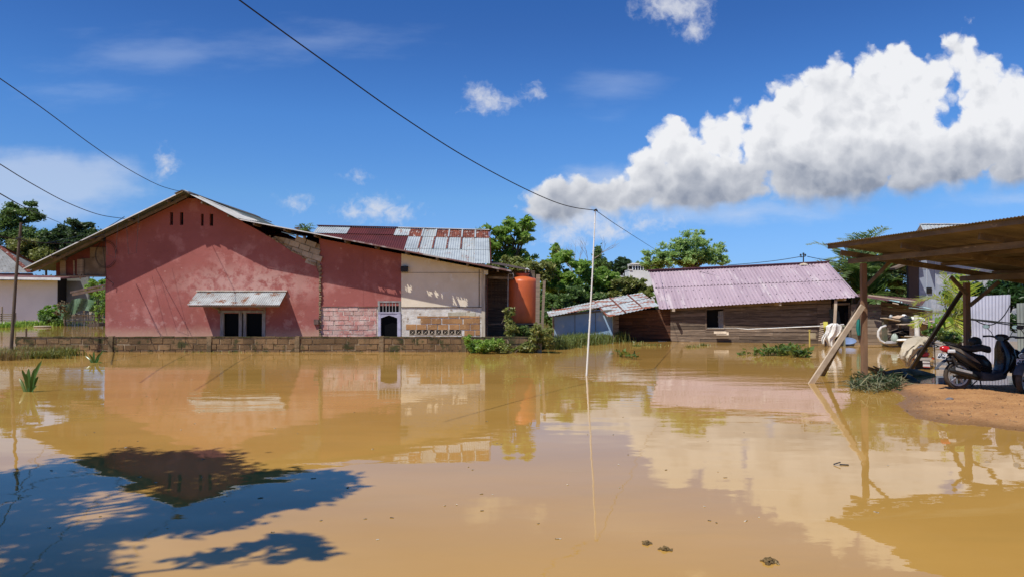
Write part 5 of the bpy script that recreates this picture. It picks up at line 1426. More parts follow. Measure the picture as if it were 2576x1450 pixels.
# ------------------------------------------------------------------ scooter on the bank
def scooter(root, yaw, steer, label):
    t = thing('motor_scooter', label, 'motor scooter', root, 'motor scooters parked on the dirt bank', rz=yaw)
    B = lambda n_, mb, m_, par=None, smooth=True: build(n_, mb, m_, par or t, smooth=smooth, local=True)
    blk = weath('glossy_black_plastic', (.013, .013, .015), (.022, .022, .024), 3, rough=.22, spec=.5); M['scoot'] = blk
    mat_ = weath('matt_black_plastic', (.028, .028, .030), (.045, .043, .042), 6, rough=.6); grey = weath('dusty_grey_plastic', (.085, .09, .10), (.06, .062, .07), 6, rough=.5)
    silver = weath('silver_alloy', (.62, .61, .60), (.5, .48, .46), 5, rough=.3, metallic=.4); tyre = weath('dusty_tyre', (.050, .040, .032), (.085, .062, .045), 5, rough=.9, bump=.004, bscale=40)
    R_ = .275
    def wheel(par, cx, cy, cz, ang_, name='wheel'):
        w_ = bpy.data.objects.new(name, None)
        Rm = Matrix.Rotation(ang_, 3, 'Z')
        def T(mb): mb.v = [tuple(Rm @ Vector(v) + Vector((cx, cy, cz))) for v in mb.v]; return mb
        ty = MB(); n = 44; pr = [(.205, -.032), (.225, -.046), (.252, -.048), (.268, -.034), (.275, -.012), (.275, .012), (.268, .034), (.252, .048), (.225, .046), (.205, .032)]
        vs = []; fs = []
        for i in range(n):
            a = 2 * math.pi * i / n
            for j, (r, h) in enumerate(pr):
                rr_ = r - (.005 if (j in (3, 4, 5, 6) and i % 2) else 0); vs.append((math.cos(a) * rr_, h, math.sin(a) * rr_))
        m = len(pr)
        for i in range(n):
            for j in range(m): fs.append((i * m + j, i * m + (j + 1) % m, ((i + 1) % n) * m + (j + 1) % m, ((i + 1) % n) * m + j))
        ty.add(vs, fs)
        hub = MB(); hub.lathe((0, 0, 0), [(.055, -.06), (.06, -.03), (.06, .03), (.055, .06)], 18, (0, 1, 0))
        wobj = B(name, T(hub), mat_, par)
        B('tyre', T(ty), tyre, wobj)
        rim = MB(); rim.lathe((0, 0, 0), [(.172, -.034), (.206, -.040), (.208, -.03), (.208, .03), (.206, .040), (.172, .034), (.170, 0)], 40, (0, 1, 0), cap=False)
        for k in range(5):
            for dd in (-.085, .085):
                a = 2 * math.pi * k / 5 + .3
                p = Vector((math.cos(a + dd * 1.6) * .05, 0, math.sin(a + dd * 1.6) * .05)); q = Vector((math.cos(a + dd) * .185, 0, math.sin(a + dd) * .185))
                rim.beam(p, q, .045, .024, (math.cos(a), 0, math.sin(a)) if False else (-math.sin(a), 0, math.cos(a)))
        B('rim', T(rim), silver, wobj, smooth=False)
        return wobj
    wheel(t, 0, 0, R_, 0)
    FX, FZ = 1.27, .275; st_ = steer
    wheel(t, FX, 0, FZ, st_)
    # rear body, seat
    mb = MB(); mb.loft([((-.24, 0, .83), (0, .045, 0), (.01, 0, .035)), ((-.20, 0, .80), (0, .085, 0), (.02, 0, .07)), ((-.05, 0, .73), (0, .12, 0), (.03, 0, .11)), ((.15, 0, .62), (0, .15, 0), (.03, 0, .15)), ((.36, 0, .52), (0, .15, 0), (.0, 0, .18)), ((.50, 0, .48), (0, .15, 0), (0, 0, .20)), ((.62, 0, .42), (0, .12, 0), (0, 0, .14))], 18, 2.8)
    B('body', mb, blk)
    mb = MB()
    for s in (-1, 1):
        mb.loft([((-.22, s * .085, .855), (0, .012, 0), (0, 0, .016)), ((-.02, s * .130, .765), (0, .014, 0), (.01, 0, .032)), ((.22, s * .160, .61), (0, .012, 0), (.01, 0, .03)), ((.36, s * .16, .52), (0, .006, 0), (0, 0, .008))], 8, 3)
    B('side_trim', mb, weath('brownish_trim', (.20, .16, .12), (.12, .10, .08), 5, rough=.35))
    mb = MB(); mb.loft([((-.20, 0, .88), (0, .06, 0), (0, 0, .025)), ((-.08, 0, .86), (0, .10, 0), (0, 0, .045)), ((.14, 0, .80), (0, .13, 0), (0, 0, .06)), ((.32, 0, .79), (0, .125, 0), (0, 0, .065)), ((.46, 0, .82), (0, .13, 0), (0, 0, .07)), ((.62, 0, .78), (0, .10, 0), (0, 0, .07))], 16, 2.6)
    B('seat', mb, mat_)
    mb = MB(); mb.tube([(0, -.13, .86), (-.20, -.10, .92), (-.28, 0, .93), (-.20, .10, .92), (0, .13, .86)], .012, 8); B('grab_rail', mb, blk)
    mb = MB(); mb.loft([((-.21, 0, .79), (0, .095, 0), (0, 0, .065)), ((-.29, 0, .80), (0, .075, 0), (0, 0, .055)), ((-.33, 0, .805), (0, .04, 0), (0, 0, .035))], 14, 2.5); tl = B('tail_light', mb, plain('red_lens', (.50, .015, .02), .15))
    mb = MB()
    for s in (-1, 1): mb.loft([((-.12, s * .115, .755), (0, .02, 0), (.0, 0, .035)), ((-.24, s * .10, .755), (0, .025, 0), (0, 0, .032))], 8, 2.4)
    B('indicator', mb, plain('clear_lens', (.75, .75, .75), .15))
    mb = MB(); mb.loft([((-.10, 0, .60), (0, .075, 0), (.01, 0, .07)), ((-.24, 0, .57), (0, .07, 0), (.02, 0, .03)), ((-.34, 0, .50), (0, .065, 0), (.02, 0, .018)), ((-.43, 0, .41), (0, .05, 0), (.015, 0, .01))], 12, 3); B('rear_fender', mb, grey)
    mb = MB(); mb.loft([((-.06, 0, .66), (0, .07, 0), (0, 0, .03)), ((-.28, 0, .68), (0, .06, 0), (0, 0, .02))], 10, 3); B('plate_bracket', mb, blk)
    def plate(name, org, ux, uz, par, lines):
        pm = MB(); o = Vector(org); ux = Vector(ux).normalized(); uz = Vector(uz).normalized(); nn = ux.cross(uz)
        pm.obox(o - ux * .135 - uz * .055 - nn * .003, ux * .27, uz * .11, nn * .003)
        pb = B(name, pm, plain('black_plate', (.02, .02, .022), .4), par, smooth=False)
        fm = MB()
        for a, b_ in (((-.133, -.053), (.133, -.053)), ((.133, -.053), (.133, .053)), ((.133, .053), (-.133, .053)), ((-.133, .053), (-.133, -.053))):
            fm.beam(o + ux * a[0] + uz * a[1] + nn * .004, o + ux * b_[0] + uz * b_[1] + nn * .004, .008, .004, nn)
        B('border', fm, plain('white_paint', (.75, .76, .78), .5), pb, smooth=False)
        for (txt, sz, dx_, dz_) in lines:
            cu = bpy.data.curves.new('t', 'FONT'); cu.body = txt; cu.size = sz; cu.align_x = 'CENTER'; cu.align_y = 'CENTER'; cu.offset = sz * .03
            to = bpy.data.objects.new('t', cu); me = bpy.data.meshes.new_from_object(to)
            bpy.data.objects.remove(to)
            mt = Matrix((ux, uz, nn)).transposed().to_4x4(); mt.translation = o + ux * dx_ + uz * dz_ + nn * .0062
            me.transform(mt); me.materials.clear(); me.materials.append(plain('white_letters', (.78, .79, .80), .5))
            x_ = bpy.data.objects.new('lettering', me); col.objects.link(x_); x_.parent = pb; LOC[x_.name] = Vector((0, 0, 0))
        return pb
    plate('number_plate', (-.30, 0, .65), (0, -1, 0), (.45, 0, 1), t, [('KT 3428', .075, 0, .016), ('05.21', .03, 0, -.036)])
    # exhaust on the camera side (y negative)
    mb = MB(); mb.tube([(-.26, -.15, .40), (-.20, -.155, .39), (.10, -.16, .31), (.30, -.15, .25), (.36, -.13, .23)], [.035, .058, .055, .045, .02], 14); ex_ = B('exhaust', mb, weath('dark_exhaust', (.05, .05, .048), (.03, .03, .03), 5, rough=.4, metallic=.5))
    mb = MB(); mb.loft([((-.16, -.205, .42), (0, .008, 0), (.0, 0, .03)), ((.16, -.213, .34), (0, .006, 0), (0, 0, .022))], 8, 3); B('heat_shield', mb, silver, ex_)
    mb = MB(); mb.loft([((-.02, .02, .28), (0, .10, 0), (0, 0, .07)), ((.2, .02, .30), (0, .12, 0), (0, 0, .10)), ((.5, 0, .27), (0, .11, 0), (0, 0, .10))], 12, 3); B('engine', mb, mat_)
    mb = MB(); mb.tube([(.0, -.11, .30), (-.18, -.12, .66)], .02, 8); mb.tube([(.0, .11, .30), (-.18, .12, .66)], .02, 8); B('shock_absorber', mb, mat_)
    # floor, tunnel, leg shield
    mb = MB(); mb.loft([((.40, 0, .27), (0, .17, 0), (0, 0, .10)), ((.64, 0, .25), (0, .19, 0), (0, 0, .08)), ((.88, 0, .30), (0, .18, 0), (.02, 0, .10))], 14, 4); B('floorboard', mb, grey)
    mb = MB(); mb.loft([((.80, 0, .27), (.06, 0, .0), (0, .18, 0)), ((.92, 0, .42), (.09, 0, .01), (0, .22, 0)), ((.97, 0, .62), (.12, 0, .01), (0, .24, 0)), ((.95, 0, .80), (.12, 0, .01), (0, .20, 0)), ((.91, 0, .95), (.08, 0, .0), (0, .10, 0))], 16, 3); B('leg_shield', mb, blk)
    mb = MB(); mb.loft([((.98, 0, .46), (0, .13, 0), (0, 0, .09)), ((1.06, 0, .66), (0, .15, 0), (0, 0, .12)), ((1.16, 0, .70), (0, .13, 0), (0, 0, .09)), ((1.22, 0, .70), (0, .08, 0), (0, 0, .05))], 16, 2.6); fc = B('front_cowl', mb, blk)
    mb = MB(); mb.loft([((1.14, -.02, .715), (0, .14, 0), (.0, 0, .06)), ((1.20, -.02, .71), (0, .12, 0), (0, 0, .052))], 18, 2.3); hl = B('headlight', mb, plain('chrome_ring', (.6, .6, .6), .15, .9))
    mb = MB(); mb.loft([((1.205, -.02, .708), (0, .108, 0), (.0, 0, .045)), ((1.225, -.02, .706), (0, .09, 0), (0, 0, .036))], 18, 2.3); B('lens', mb, plain('headlight_glass', (.20, .21, .22), .05), hl)
    # steering assembly turned towards the camera
    Rm = Matrix.Rotation(st_, 3, 'Z'); piv = Vector((1.13, 0, 0))
    ax = lambda x, y, z: tuple(Rm @ (Vector((x, y, z)) - Vector((FX, 0, 0))) + Vector((FX, 0, 0)))
    hx = lambda x, y, z: tuple(Rm @ (Vector((x, y, z)) - Vector((.90, 0, 0))) + Vector((.90, 0, 0)))
    for s in (-1, 1):
        mb = MB(); mb.tube([ax(FX, s * .075, FZ), ax(FX - .16, s * .075, .62)], [.022, .026], 8); B('fork', mb, mat_)
    mb = MB()
    vs = []; fs = []
    for i in range(13):
        a = math.radians(20 + i * 12.5)
        for j in range(7):
            u = -1 + 2 * j / 6; wv = .075 * u; rr_ = .318 - .03 * u * u
            vs.append(ax(FX + math.cos(a) * rr_ * 1.02, wv, FZ + math.sin(a) * rr_))
    for i in range(12):
        for j in range(6): fs.append((i * 7 + j, (i + 1) * 7 + j, (i + 1) * 7 + j + 1, i * 7 + j + 1))
    mb.add(vs, fs); mb.add([(v[0], v[1], v[2] + .006) for v in vs], [f[::-1] for f in fs]); B('front_fender', mb, grey)
    fdir = Rm @ Vector((1, 0, 0)); sdir = Rm @ Vector((0, 1, 0))
    c_ = Vector((1.24, 0, .60)) + fdir * .02; plate('number_plate', c_, sdir, (-.15 * fdir.x, -.15 * fdir.y, 1), t, [('KT 3428', .072, 0, .016), ('05.21', .03, .02, -.036)])
    mb = MB(); mb.tube([tuple(c_ - fdir * .02), (1.12, 0, .56)], .02, 6); B('plate_bracket', mb, mat_)
    mb = MB(); mb.loft([(hx(.84, 0, .99), tuple(sdir * .07), (0, 0, .05)), (hx(.90, 0, 1.02), tuple(sdir * .13), (0, 0, .065)), (hx(.98, 0, 1.0), tuple(sdir * .11), (0, 0, .05)), (hx(1.02, 0, .97), tuple(sdir * .06), (0, 0, .03))], 16, 2.5); hb = B('handlebar', mb, blk)
    for s in (-1, 1):
        mb = MB(); mb.tube([hx(.90, s * .11, 1.02), hx(.88, s * .2, 1.04), hx(.84, s * .32, 1.03)], [.02, .017, .02], 8); B('grip', mb, mat_, hb)
        mb = MB(); mb.tube([hx(.93, s * .15, 1.03), hx(.93, s * .33, 1.02)], .007, 6); B('brake_lever', mb, mat_, hb)
        mb = MB(); mb.tube([hx(.90, s * .15, 1.04), hx(.90, s * .19, 1.12), hx(.87, s * .26, 1.20)], .007, 6); mr = B('mirror', mb, mat_, t)
        e1 = Vector(sdir) * .068; up_ = Vector((0, 0, .042)); c2 = Vector(hx(.865, s * .265, 1.225))
        g_ = MB(); g_.loft([(c2 + Vector(fdir) * .018, e1 * .9, up_ * .9), (c2, e1, up_), (c2 - Vector(fdir) * .006, e1 * .97, up_ * .97)], 18, 2.2); B('housing', g_, mat_, mr)
        g_ = MB(); g_.loft([(c2 - Vector(fdir) * .007, e1 * .86, up_ * .86), (c2 - Vector(fdir) * .010, e1 * .86, up_ * .86)], 18, 2.2)
        mm, mn, mbb, _ = newmat('mirror_glass'); mbb.inputs['Base Color'].default_value = (.75, .68, .5, 1); mbb.inputs['Metallic'].default_value = 1; mbb.inputs['Roughness'].default_value = .12
        B('glass', g_, mm, mr)
    mb = MB(); mb.tube([(.42, .05, .16), (.36, .20, .0)], .012, 6); mb.tube([(.42, -.05, .2), (.40, -.12, .05)], .014, 6); B('stand', mb, mat_)
    return t
rw = G(2408, 974, .14)
scooter(Vector((rw.x, rw.y, max(bank_z(rw.x, rw.y), .06) - .012)), math.radians(2), math.radians(32), 'black motor scooter seen from its side with a red tail light over the rear wheel')
fw = Vector((XP(2574, 14.0), 14.0, 0)); hd_ = math.radians(-152)
rt_ = fw - Vector((math.cos(hd_), math.sin(hd_), 0)) * 1.27
scooter(Vector((rt_.x, rt_.y, max(bank_z(rt_.x, rt_.y), .06) - .012)), hd_, math.radians(6), 'motor scooter cut by the right edge, showing only its front wheel, headlight and number plate')
mb = blob(W(2452, 858, 15.75), .13, .12, .10, 5, rough_=.1)
simple('mesh_bag', 'dark vented bag lying on the scooter seat', 'bag', mb, plain('dark_mesh_bag', (.02, .022, .02), .6), smooth=True)

# ------------------------------------------------------------------ far left: white building, fences
wb = thing('white_building', 'white walled building with flat dark eaves standing behind the fence at far left', 'building', (-38, 68, 0))
Dw = 66.0
mb = MB(); mb.box(XP(-120, Dw), XP(146, Dw), Dw, Dw + .2, -.5, ZP(702, Dw)); build('front_wall', mb, weath('white_wall_paint', (.76, .77, .76), (.68, .69, .68), .4, .4, .7, c3=(.34, .35, .33), s3=.9, lo3=.68, hi3=.8, rough=.8, c4=(.5, .5, .5), s4=.6, lo4=.66, hi4=.8), wb)
mb = MB(); mb.box(XP(148, Dw + 1), XP(222, Dw + 1), Dw + 1, Dw + 1.2, -.5, ZP(695, Dw)); build('side_wall', mb, weath('grey_wall_paint', (.20, .21, .20), (.15, .16, .15), .5), wb)
mb = MB(); mb.box(XP(146, Dw), XP(150, Dw), Dw - .1, Dw + 1, -.5, ZP(700, Dw)); mb.box(XP(-120, Dw), XP(146, Dw), Dw - .01, Dw - .001, ZP(705, Dw), ZP(700, Dw)); build('corner_post', mb, M['dark'], wb)  # near-black post plus a thin near-black strip below the eaves
mb = MB(); mb.obox((XP(-120, Dw - 1.6), Dw - 1.6, ZP(698, Dw - 1.6)), (XP(152, Dw - 1.6) - XP(-120, Dw - 1.6), 0, -.12), (0, 2.4, .3), (0, 0, .06)); mb.beam(W(152, 700, Dw - 1.6), W(215, 696, Dw + .6), .12, .12); build('roof', mb, weath('maroon_flat_roof', (.10, .04, .035), (.2, .09, .08), 1), wb)
mb = MB(); mb.beam(W(-100, 698, Dw - 1.65), W(152, 701.5, Dw - 1.65), .05, .22); build('fascia', mb, M['white_metal'], wb)
hr = thing('hip_roofed_house', 'house with a grey hipped tin roof and rusty ridges at the left edge', 'house', (-44, 74, 0))
mb = MB(); H0, H1 = W(-60, 600, 76), W(2, 622, 75); E_ = [W(-140, 686, 72), W(76, 686, 72), W(112, 676, 80)]
mb.corr(H0, H1, E_[0], E_[1], pitch=.3, amp=.02, rows=2, per=4); mb.add([H1, E_[1], E_[2]], [(0, 1, 2)])
build('roof', mb, weath('old_grey_roof', (.26, .26, .25), (.19, .19, .18), .8, c3=(.12, .09, .07), s3=2.2), hr)
mb = MB(); mb.beam(H1 + Vector((0, 0, .05)), E_[1] + Vector((0, 0, .05)), .4, .06); mb.beam(H0 + Vector((0, 0, .05)), H1 + Vector((0, 0, .05)), .4, .06); mb.beam(H1 + Vector((0, 0, .1)), E_[2] + Vector((0, 0, .1)), .5, .06); build('ridge_cap', mb, M['rust_patch'], hr)
mb = MB(); mb.box(E_[0].x, E_[1].x - .5, 73, 73.2, -.5, E_[1].z); build('front_wall', mb, M['rust_red'], hr)
fc_ = thing('picket_fence', 'grey bamboo picket fence standing in water left of the red house', 'fence', (XP(200, 60), 60, 0))
Dp = 60.5; mb = MB(); rk = random.Random(12)
pk_ = [165 + i * 3.15 + rk.uniform(-.5, .5) for i in range(31)]
for px in pk_:
    p = Vector((XP(px, Dp), Dp + rk.uniform(-.1, .1), -.8)); t_ = W(px + rk.uniform(-.5, .5), 788 + rk.uniform(-2, 2) - (3 if px > 225 else 0), Dp); mb.beam(p, t_, .055, .03, (0, 1, 0))
build('picket', mb, weath('grey_picket', (.36, .33, .27), (.50, .46, .39), 2, island=.3), fc_)
mb = MB()
for py in (792, 806): mb.beam(W(163, py, Dp - .08), W(263, py - 1, Dp - .08), .05, .07)
for px in (163, 212, 240): mb.beam(Vector((XP(px, Dp), Dp + .1, -.8)), W(px, 780, Dp + .1), .14, .14, (0, 1, 0))
build('rail', mb, M['wood_grey'], fc_)
mb = MB(); vs = []
for i in range(31):
    u = i / 30
    for j in range(6):
        v = j / 5; top = 755 + 3 * math.sin(u * 9) + (6 if u < .3 else -3); vs.append(W(146 + u * 112, top + v * (34 + 5 * math.sin(u * 7)), Dp - .6 + .25 * math.sin(u * 21 + v * 3)))
mb.add(vs, [(i * 6 + j, (i + 1) * 6 + j, (i + 1) * 6 + j + 1, i * 6 + j + 1) for i in range(30) for j in range(5)])
nm_, nn_, nb_, no_ = newmat('green_garden_net'); nn_.put(nb_.inputs['Base Color'], nn_.mix(nn_.step(nn_.noise(nn_.n('ShaderNodeTexCoord').outputs['Object'], 1.3, 5), .4, .65), (.07, .14, .06), (.17, .26, .15))); nb_.inputs['Alpha'].default_value = .72; nb_.inputs['Roughness'].default_value = .8
tag(build('garden_net', mb, nm_, smooth=True), 'sagging green shade net hung over the bamboo picket fence', 'net')
mb = MB()
for k in range(4): mb.beam(W(-20, 789 + k * 5, 58), W(38, 790 + k * 5, 58), .08, .10)
mb.beam(W(38, 786, 58), W(38, 812, 58), .1, .12); mb.beam(W(5, 770, 58), W(5, 812, 58), .08, .1)
simple('board_fence', 'low horizontal board fence at the left edge in front of the white wall', 'fence', mb, M['wood_grey'])
mb = MB(); mb.lathe(G(107, 822) + Vector((0, 0, 0)), [(.5, -.05), (.6, .05), (.55, .1), (.3, .12)], 18)
simple('floating_basin', 'pale round basin floating on the far water left of the picket fence', 'basin', mb, plain('pale_plastic', (.38, .30, .2), .8))
mb = MB(); mb.beam(W(228, 817, 56), W(256, 815, 56), .8, .25)
simple('wooden_boat', 'small dark wooden boat moored against the picket fence by the red house', 'boat', mb, M['pole_wood'])

# white balcony building among the far trees, small roofs
bb = thing('balcony_building', 'white two storey building with a columned balcony among the distant trees', 'building', (W(1602, 0, 85).x, 86, 0))
Db = 85.0
def bx(px0, px1, py0, py1, d0, d1, mb): a = W(px0, py1, Db); b_ = W(px1, py0, Db); mb.box(a.x, b_.x, Db + d0, Db + d1, a.z, b_.z)
mb = MB(); bx(1586, 1640, 662, 760, 2, 6, mb); bx(1578, 1640, 681, 760, -1.5, 1.99, mb); build('wall', mb, weath('white_render', (.72, .72, .70), (.6, .6, .58), .6), bb)
mb = MB(); bx(1584, 1650, 663, 666, -1.2, 1.9, mb); bx(1577, 1584, 679, 681, -1.6, 2, mb); build('slab', mb, M['white_metal'], bb)
for k in range(8):
    mb = MB(); px = 1587 + k * 6.5; bx(px, px + 1.6, 666, 680, -1, -.8, mb); build('column', mb, M['white_metal'], bb)
mb = MB(); bx(1588, 1640, 667, 679, 1.8, 1.99, mb); build('balcony_dark', mb, M['dark'], bb)  # black sheet painted as the shade behind the columns
mb = MB(); Df = 90
mb.add([W(1528, 672, Df), W(1548, 690, Df - 3), W(1560, 700, Df), W(1545, 700, Df)], [(0, 1, 2, 3)]); mb.add([W(1545, 690, Df - 3), W(1570, 694, Df - 3), W(1572, 700, Df - 4), W(1548, 701, Df - 4)], [(0, 1, 2, 3)])
mb.box(W(1530, 0, Df).x, W(1560, 0, Df).x, Df, Df + 4, 0, ZP(700, Df))
simple('distant_house', 'small grey roofed house half hidden by trees left of the white balcony building', 'house', mb, weath('far_grey_roof', (.3, .3, .32), (.2, .2, .2), 1))
mb = MB(); Dk = 70; k0 = W(748, 592, Dk); mb.beam(Vector((k0.x, Dk, 0)), W(748, 571, Dk), .15, .15); mb.beam(W(741, 574, Dk), W(755, 574, Dk), .1, .1); mb.beam(W(742, 578, Dk), W(754, 578, Dk), .08, .08)
for px in (742, 746, 751, 755): mb.beam(W(px, 574, Dk), W(px, 571, Dk), .08, .08)
simple('utility_pole', 'distant utility pole with a crossarm peeping over the red house roof', 'utility pole', mb, M['pole_wood'])
# ------------------------------------------------------------------ vegetation
L_MID = leafmat('leaf_mid_green', (0.154, 0.275, 0.046), (0.294, 0.461, 0.090), (0.486, 0.600, 0.179), trans=.5)
L_BRIGHT = leafmat('leaf_bright_green', (0.128, 0.256, 0.036), (0.218, 0.371, 0.064), (0.333, 0.435, 0.102))
L_DARK = leafmat('leaf_dark_green', (0.070, 0.134, 0.036), (0.147, 0.237, 0.061), (0.256, 0.346, 0.115))
L_DEEP = leafmat('leaf_deep_green', (0.038, 0.077, 0.028), (0.079, 0.128, 0.044), trans=.4)
L_OLIVE = leafmat('leaf_olive', (0.141, 0.179, 0.045), (0.269, 0.294, 0.077), (0.435, 0.410, 0.154))
L_FEATHER = leafmat('leaf_feathery', (0.218, 0.346, 0.102), (0.358, 0.512, 0.179), (0.512, 0.600, 0.282), trans=.42)
L_PALM = leafmat('palm_leaflet', (.15, .25, .10), (.26, .36, .17), (.38, .38, .20), rough=.35)
L_YELLOW = leafmat('yellow_frond_leaflet', (.24, .33, .03), (.40, .45, .05), (.50, .42, .06))
L_REED = leafmat('grass_blade', (.085, .115, .025), (.16, .19, .05), (.26, .22, .10))
L_LILY = leafmat('lily_blade', (.05, .13, .03), (.12, .22, .05), (.20, .22, .06), rough=.3)
L_HYA = leafmat('hyacinth_leaf', (.075, .14, .028), (.16, .23, .05), (.32, .33, .08), rough=.35)

def leaf_mesh(name, C, U, Vv, parent, mat_, origin, kink=.12):
    """C centres, U half length vectors, Vv half width vectors (N,3): pointed 4-vertex leaves"""
    N = len(C)
    Nn = np.cross(U, Vv); Nn /= (np.linalg.norm(Nn, axis=1, keepdims=True) + 1e-9)
    L = np.linalg.norm(U, axis=1, keepdims=True)
    V = np.empty((N, 4, 3))
    V[:, 0] = C - U; V[:, 1] = C + Vv + Nn * L * kink; V[:, 2] = C + U; V[:, 3] = C - Vv + Nn * L * kink
    V = V.reshape(-1, 3) - np.array(origin)
    me = bpy.data.meshes.new(name)
    me.vertices.add(N * 4); me.vertices.foreach_set('co', V.ravel())
    me.loops.add(N * 4); me.loops.foreach_set('vertex_index', np.arange(N * 4))
    me.polygons.add(N); me.polygons.foreach_set('loop_start', np.arange(0, N * 4, 4))
    me.polygons.foreach_set('loop_total', np.full(N, 4))
    me.materials.append(mat_)
    me.update(calc_edges=True); me.validate()
    o = bpy.data.objects.new(name, me); col.objects.link(o)
    if parent is not None: o.parent = parent
    else: o.location = origin
    LOC[o.name] = Vector(origin)
    return o

def rnd_dirs(rs, n):
    v = rs.normal(size=(n, 3)); return v / np.linalg.norm(v, axis=1, keepdims=True)

def crown_points(rs, ells, nleaf, clump=.22, dens=1.0, shell=.5):
    """points gathered into clumps spread over the outer half of each ellipsoid"""
    vol = np.array([e[1][0] * e[1][2] for e in ells]); share = vol / vol.sum()
    pts = []; cl = []
    for (c, r), s_ in zip(ells, share):
        n = int(nleaf * s_); nc = max(5, int(dens * 30 * s_ * len(ells) ** .5 + 6))
        d = rnd_dirs(rs, nc); rad = shell + (1 - shell) * rs.uniform(0, 1, (nc, 1)) ** .6
        cc = np.array(c) + d * rad * np.array(r) * rs.uniform(.86, 1.08, (nc, 1))
        cr = clump * (np.prod(r) ** (1 / 3)) * rs.uniform(.55, 1.5, nc)
        wts = cr ** 2; wts /= wts.sum()
        k = rs.choice(nc, n, p=wts)
        off = rs.normal(size=(n, 3)) * .55; off[:, 2] *= .62
        pts.append(cc[k] + off * cr[k][:, None]); cl.append(cc)
    return np.vstack(pts), np.vstack(cl)

def tree(name, label, D, blobs, leaf=.2, n=8000, mat_=None, seed=1, group=None, cat='tree', clump=.22, aspect=.42, base_px=None, trunk_r=.16, zbase=-.6, dens=1.0, limbs=14, flat=.0, dscale=1.0, shell=.5, droop=0.0, bark=None, depth=None):
    rs = np.random.RandomState(seed)
    ells = []
    for (px, py, rx, ry) in blobs:
        dd = D + rs.uniform(-.6, .6)
        c = W(px, py, dd); k = dd / FL
        ells.append(((c.x, c.y, c.z), (rx * k, (depth or max(.8, min(rx * k, 3.2))) * dscale, ry * k)))
    bx_ = base_px if base_px is not None else blobs[0][0]
    base = Vector((XP(bx_, D), D, zbase))
    t = thing(name, label, cat, base, group)
    C, cl = crown_points(rs, ells, n, clump, dens, shell)
    keep = C[:, 2] > max(zbase + .05, -.3); C = C[keep]; N = len(C)
    U = rnd_dirs(rs, N); U[:, 2] = U[:, 2] * .6 - droop; U /= np.linalg.norm(U, axis=1, keepdims=True)
    up = rnd_dirs(rs, N) * .75 + np.array([-.15, -.45, .45 + flat]); Vv = np.cross(U, up); Vv /= (np.linalg.norm(Vv, axis=1, keepdims=True) + 1e-9)
    s_ = leaf * .5 * rs.uniform(.6, 1.35, (N, 1))
    leaf_mesh('crown', C, U * s_, Vv * s_ * aspect, t, mat_, base)
    # trunk and limbs reaching for the clumps
    mb = MB()
    top = Vector(ells[0][0]); cz = min(e[0][2] - e[1][2] * .6 for e in ells)
    fork = Vector((base.x * .6 + top.x * .4, D, max(zbase + .5, min(cz, top.z - .2))))
    mb.tube([base, base.lerp(fork, .5) + Vector((rs.uniform(-.1, .1), 0, 0)), fork], [trunk_r, trunk_r * .85, trunk_r * .7], 8)
    idx = rs.choice(len(cl), min(limbs, len(cl)), replace=False)
    for i in idx:
        q = Vector(cl[i]); mid = fork.lerp(q, .5) + Vector((rs.uniform(-.15, .15), rs.uniform(-.2, .2), (q - fork).length * .12))
        mb.tube([fork, fork.lerp(mid, .6) + Vector((0, 0, .05)), mid, q], [trunk_r * .5, trunk_r * .36, trunk_r * .24, trunk_r * .06], 5)
    build('trunk', mb, bark or M['bark'], t)
    return t

# far wood closing the horizon
def far_wood():
    rs = np.random.RandomState(3); C = []; D0 = 118
    for px in np.arange(-900, 3600, 14):
        d = D0 + rs.uniform(-8, 14); h = rs.uniform(.75, 1.1) * (722 - 705 + 36) / FL * d + CAMH
        if 1550 < px < 2700: h *= .80
        n = 240; c = np.array([XP(px, d), d, h * .45])
        C.append(c + rs.normal(size=(n, 3)) * np.array([1.6, 1.4, h * .24]))
    C = np.vstack(C); C = C[C[:, 2] > 0]; N = len(C)
    U = rnd_dirs(rs, N); Vv = np.cross(U, rnd_dirs(rs, N)); s_ = .34 * rs.uniform(.6, 1.5, (N, 1))
    o = leaf_mesh('far_wood', C, U * s_, Vv * s_ * .8, None, L_DARK, Vector((0, D0, 0)))
    tag(o, 'far wood closing the horizon behind all the houses', 'woods'); o['kind'] = 'stuff'
far_wood()

# left
tree('broadleaf_tree', 'tallest dark tree at the far left with a ragged top', 88, [(45, 560, 48, 50), (60, 525, 34, 24), (10, 600, 60, 50), (85, 610, 50, 45), (88, 545, 16, 18)], .36, 22000, L_DARK, 1, 'trees behind the white building', dscale=.8, clump=.26)
tree('broadleaf_tree', 'mid green bushy tree behind the grey hipped roof', 84, [(115, 635, 55, 45), (70, 640, 45, 45), (160, 650, 45, 40), (25, 640, 50, 40)], .34, 22000, L_OLIVE, 2, 'trees behind the white building', dscale=.8, clump=.24)
tree('broadleaf_tree', 'round dark tree nearest the red house roof on the left', 78, [(210, 578, 36, 30), (190, 600, 42, 28), (238, 600, 28, 34), (215, 630, 50, 40)], .40, 13000, L_DEEP, 3, 'trees behind the white building', dscale=.8)
tree('broadleaf_tree', 'low dark tree between the two taller ones at the left', 80, [(150, 590, 30, 26), (130, 600, 26, 30), (165, 620, 36, 36)], .40, 9000, L_DEEP, 4, 'trees behind the white building', dscale=.8)
tree('shrub', 'pale green shrub standing in the water before the white wall', 62, [(130, 780, 18, 14), (112, 790, 14, 12), (145, 790, 10, 12)], .26, 2200, L_BRIGHT, 5, cat='shrub', trunk_r=.05)
tree('shrub', 'dark low shrub under the pale one by the white wall', 61, [(122, 800, 24, 9), (150, 806, 14, 6)], .22, 1800, L_DARK, 6, cat='shrub', trunk_r=.05)
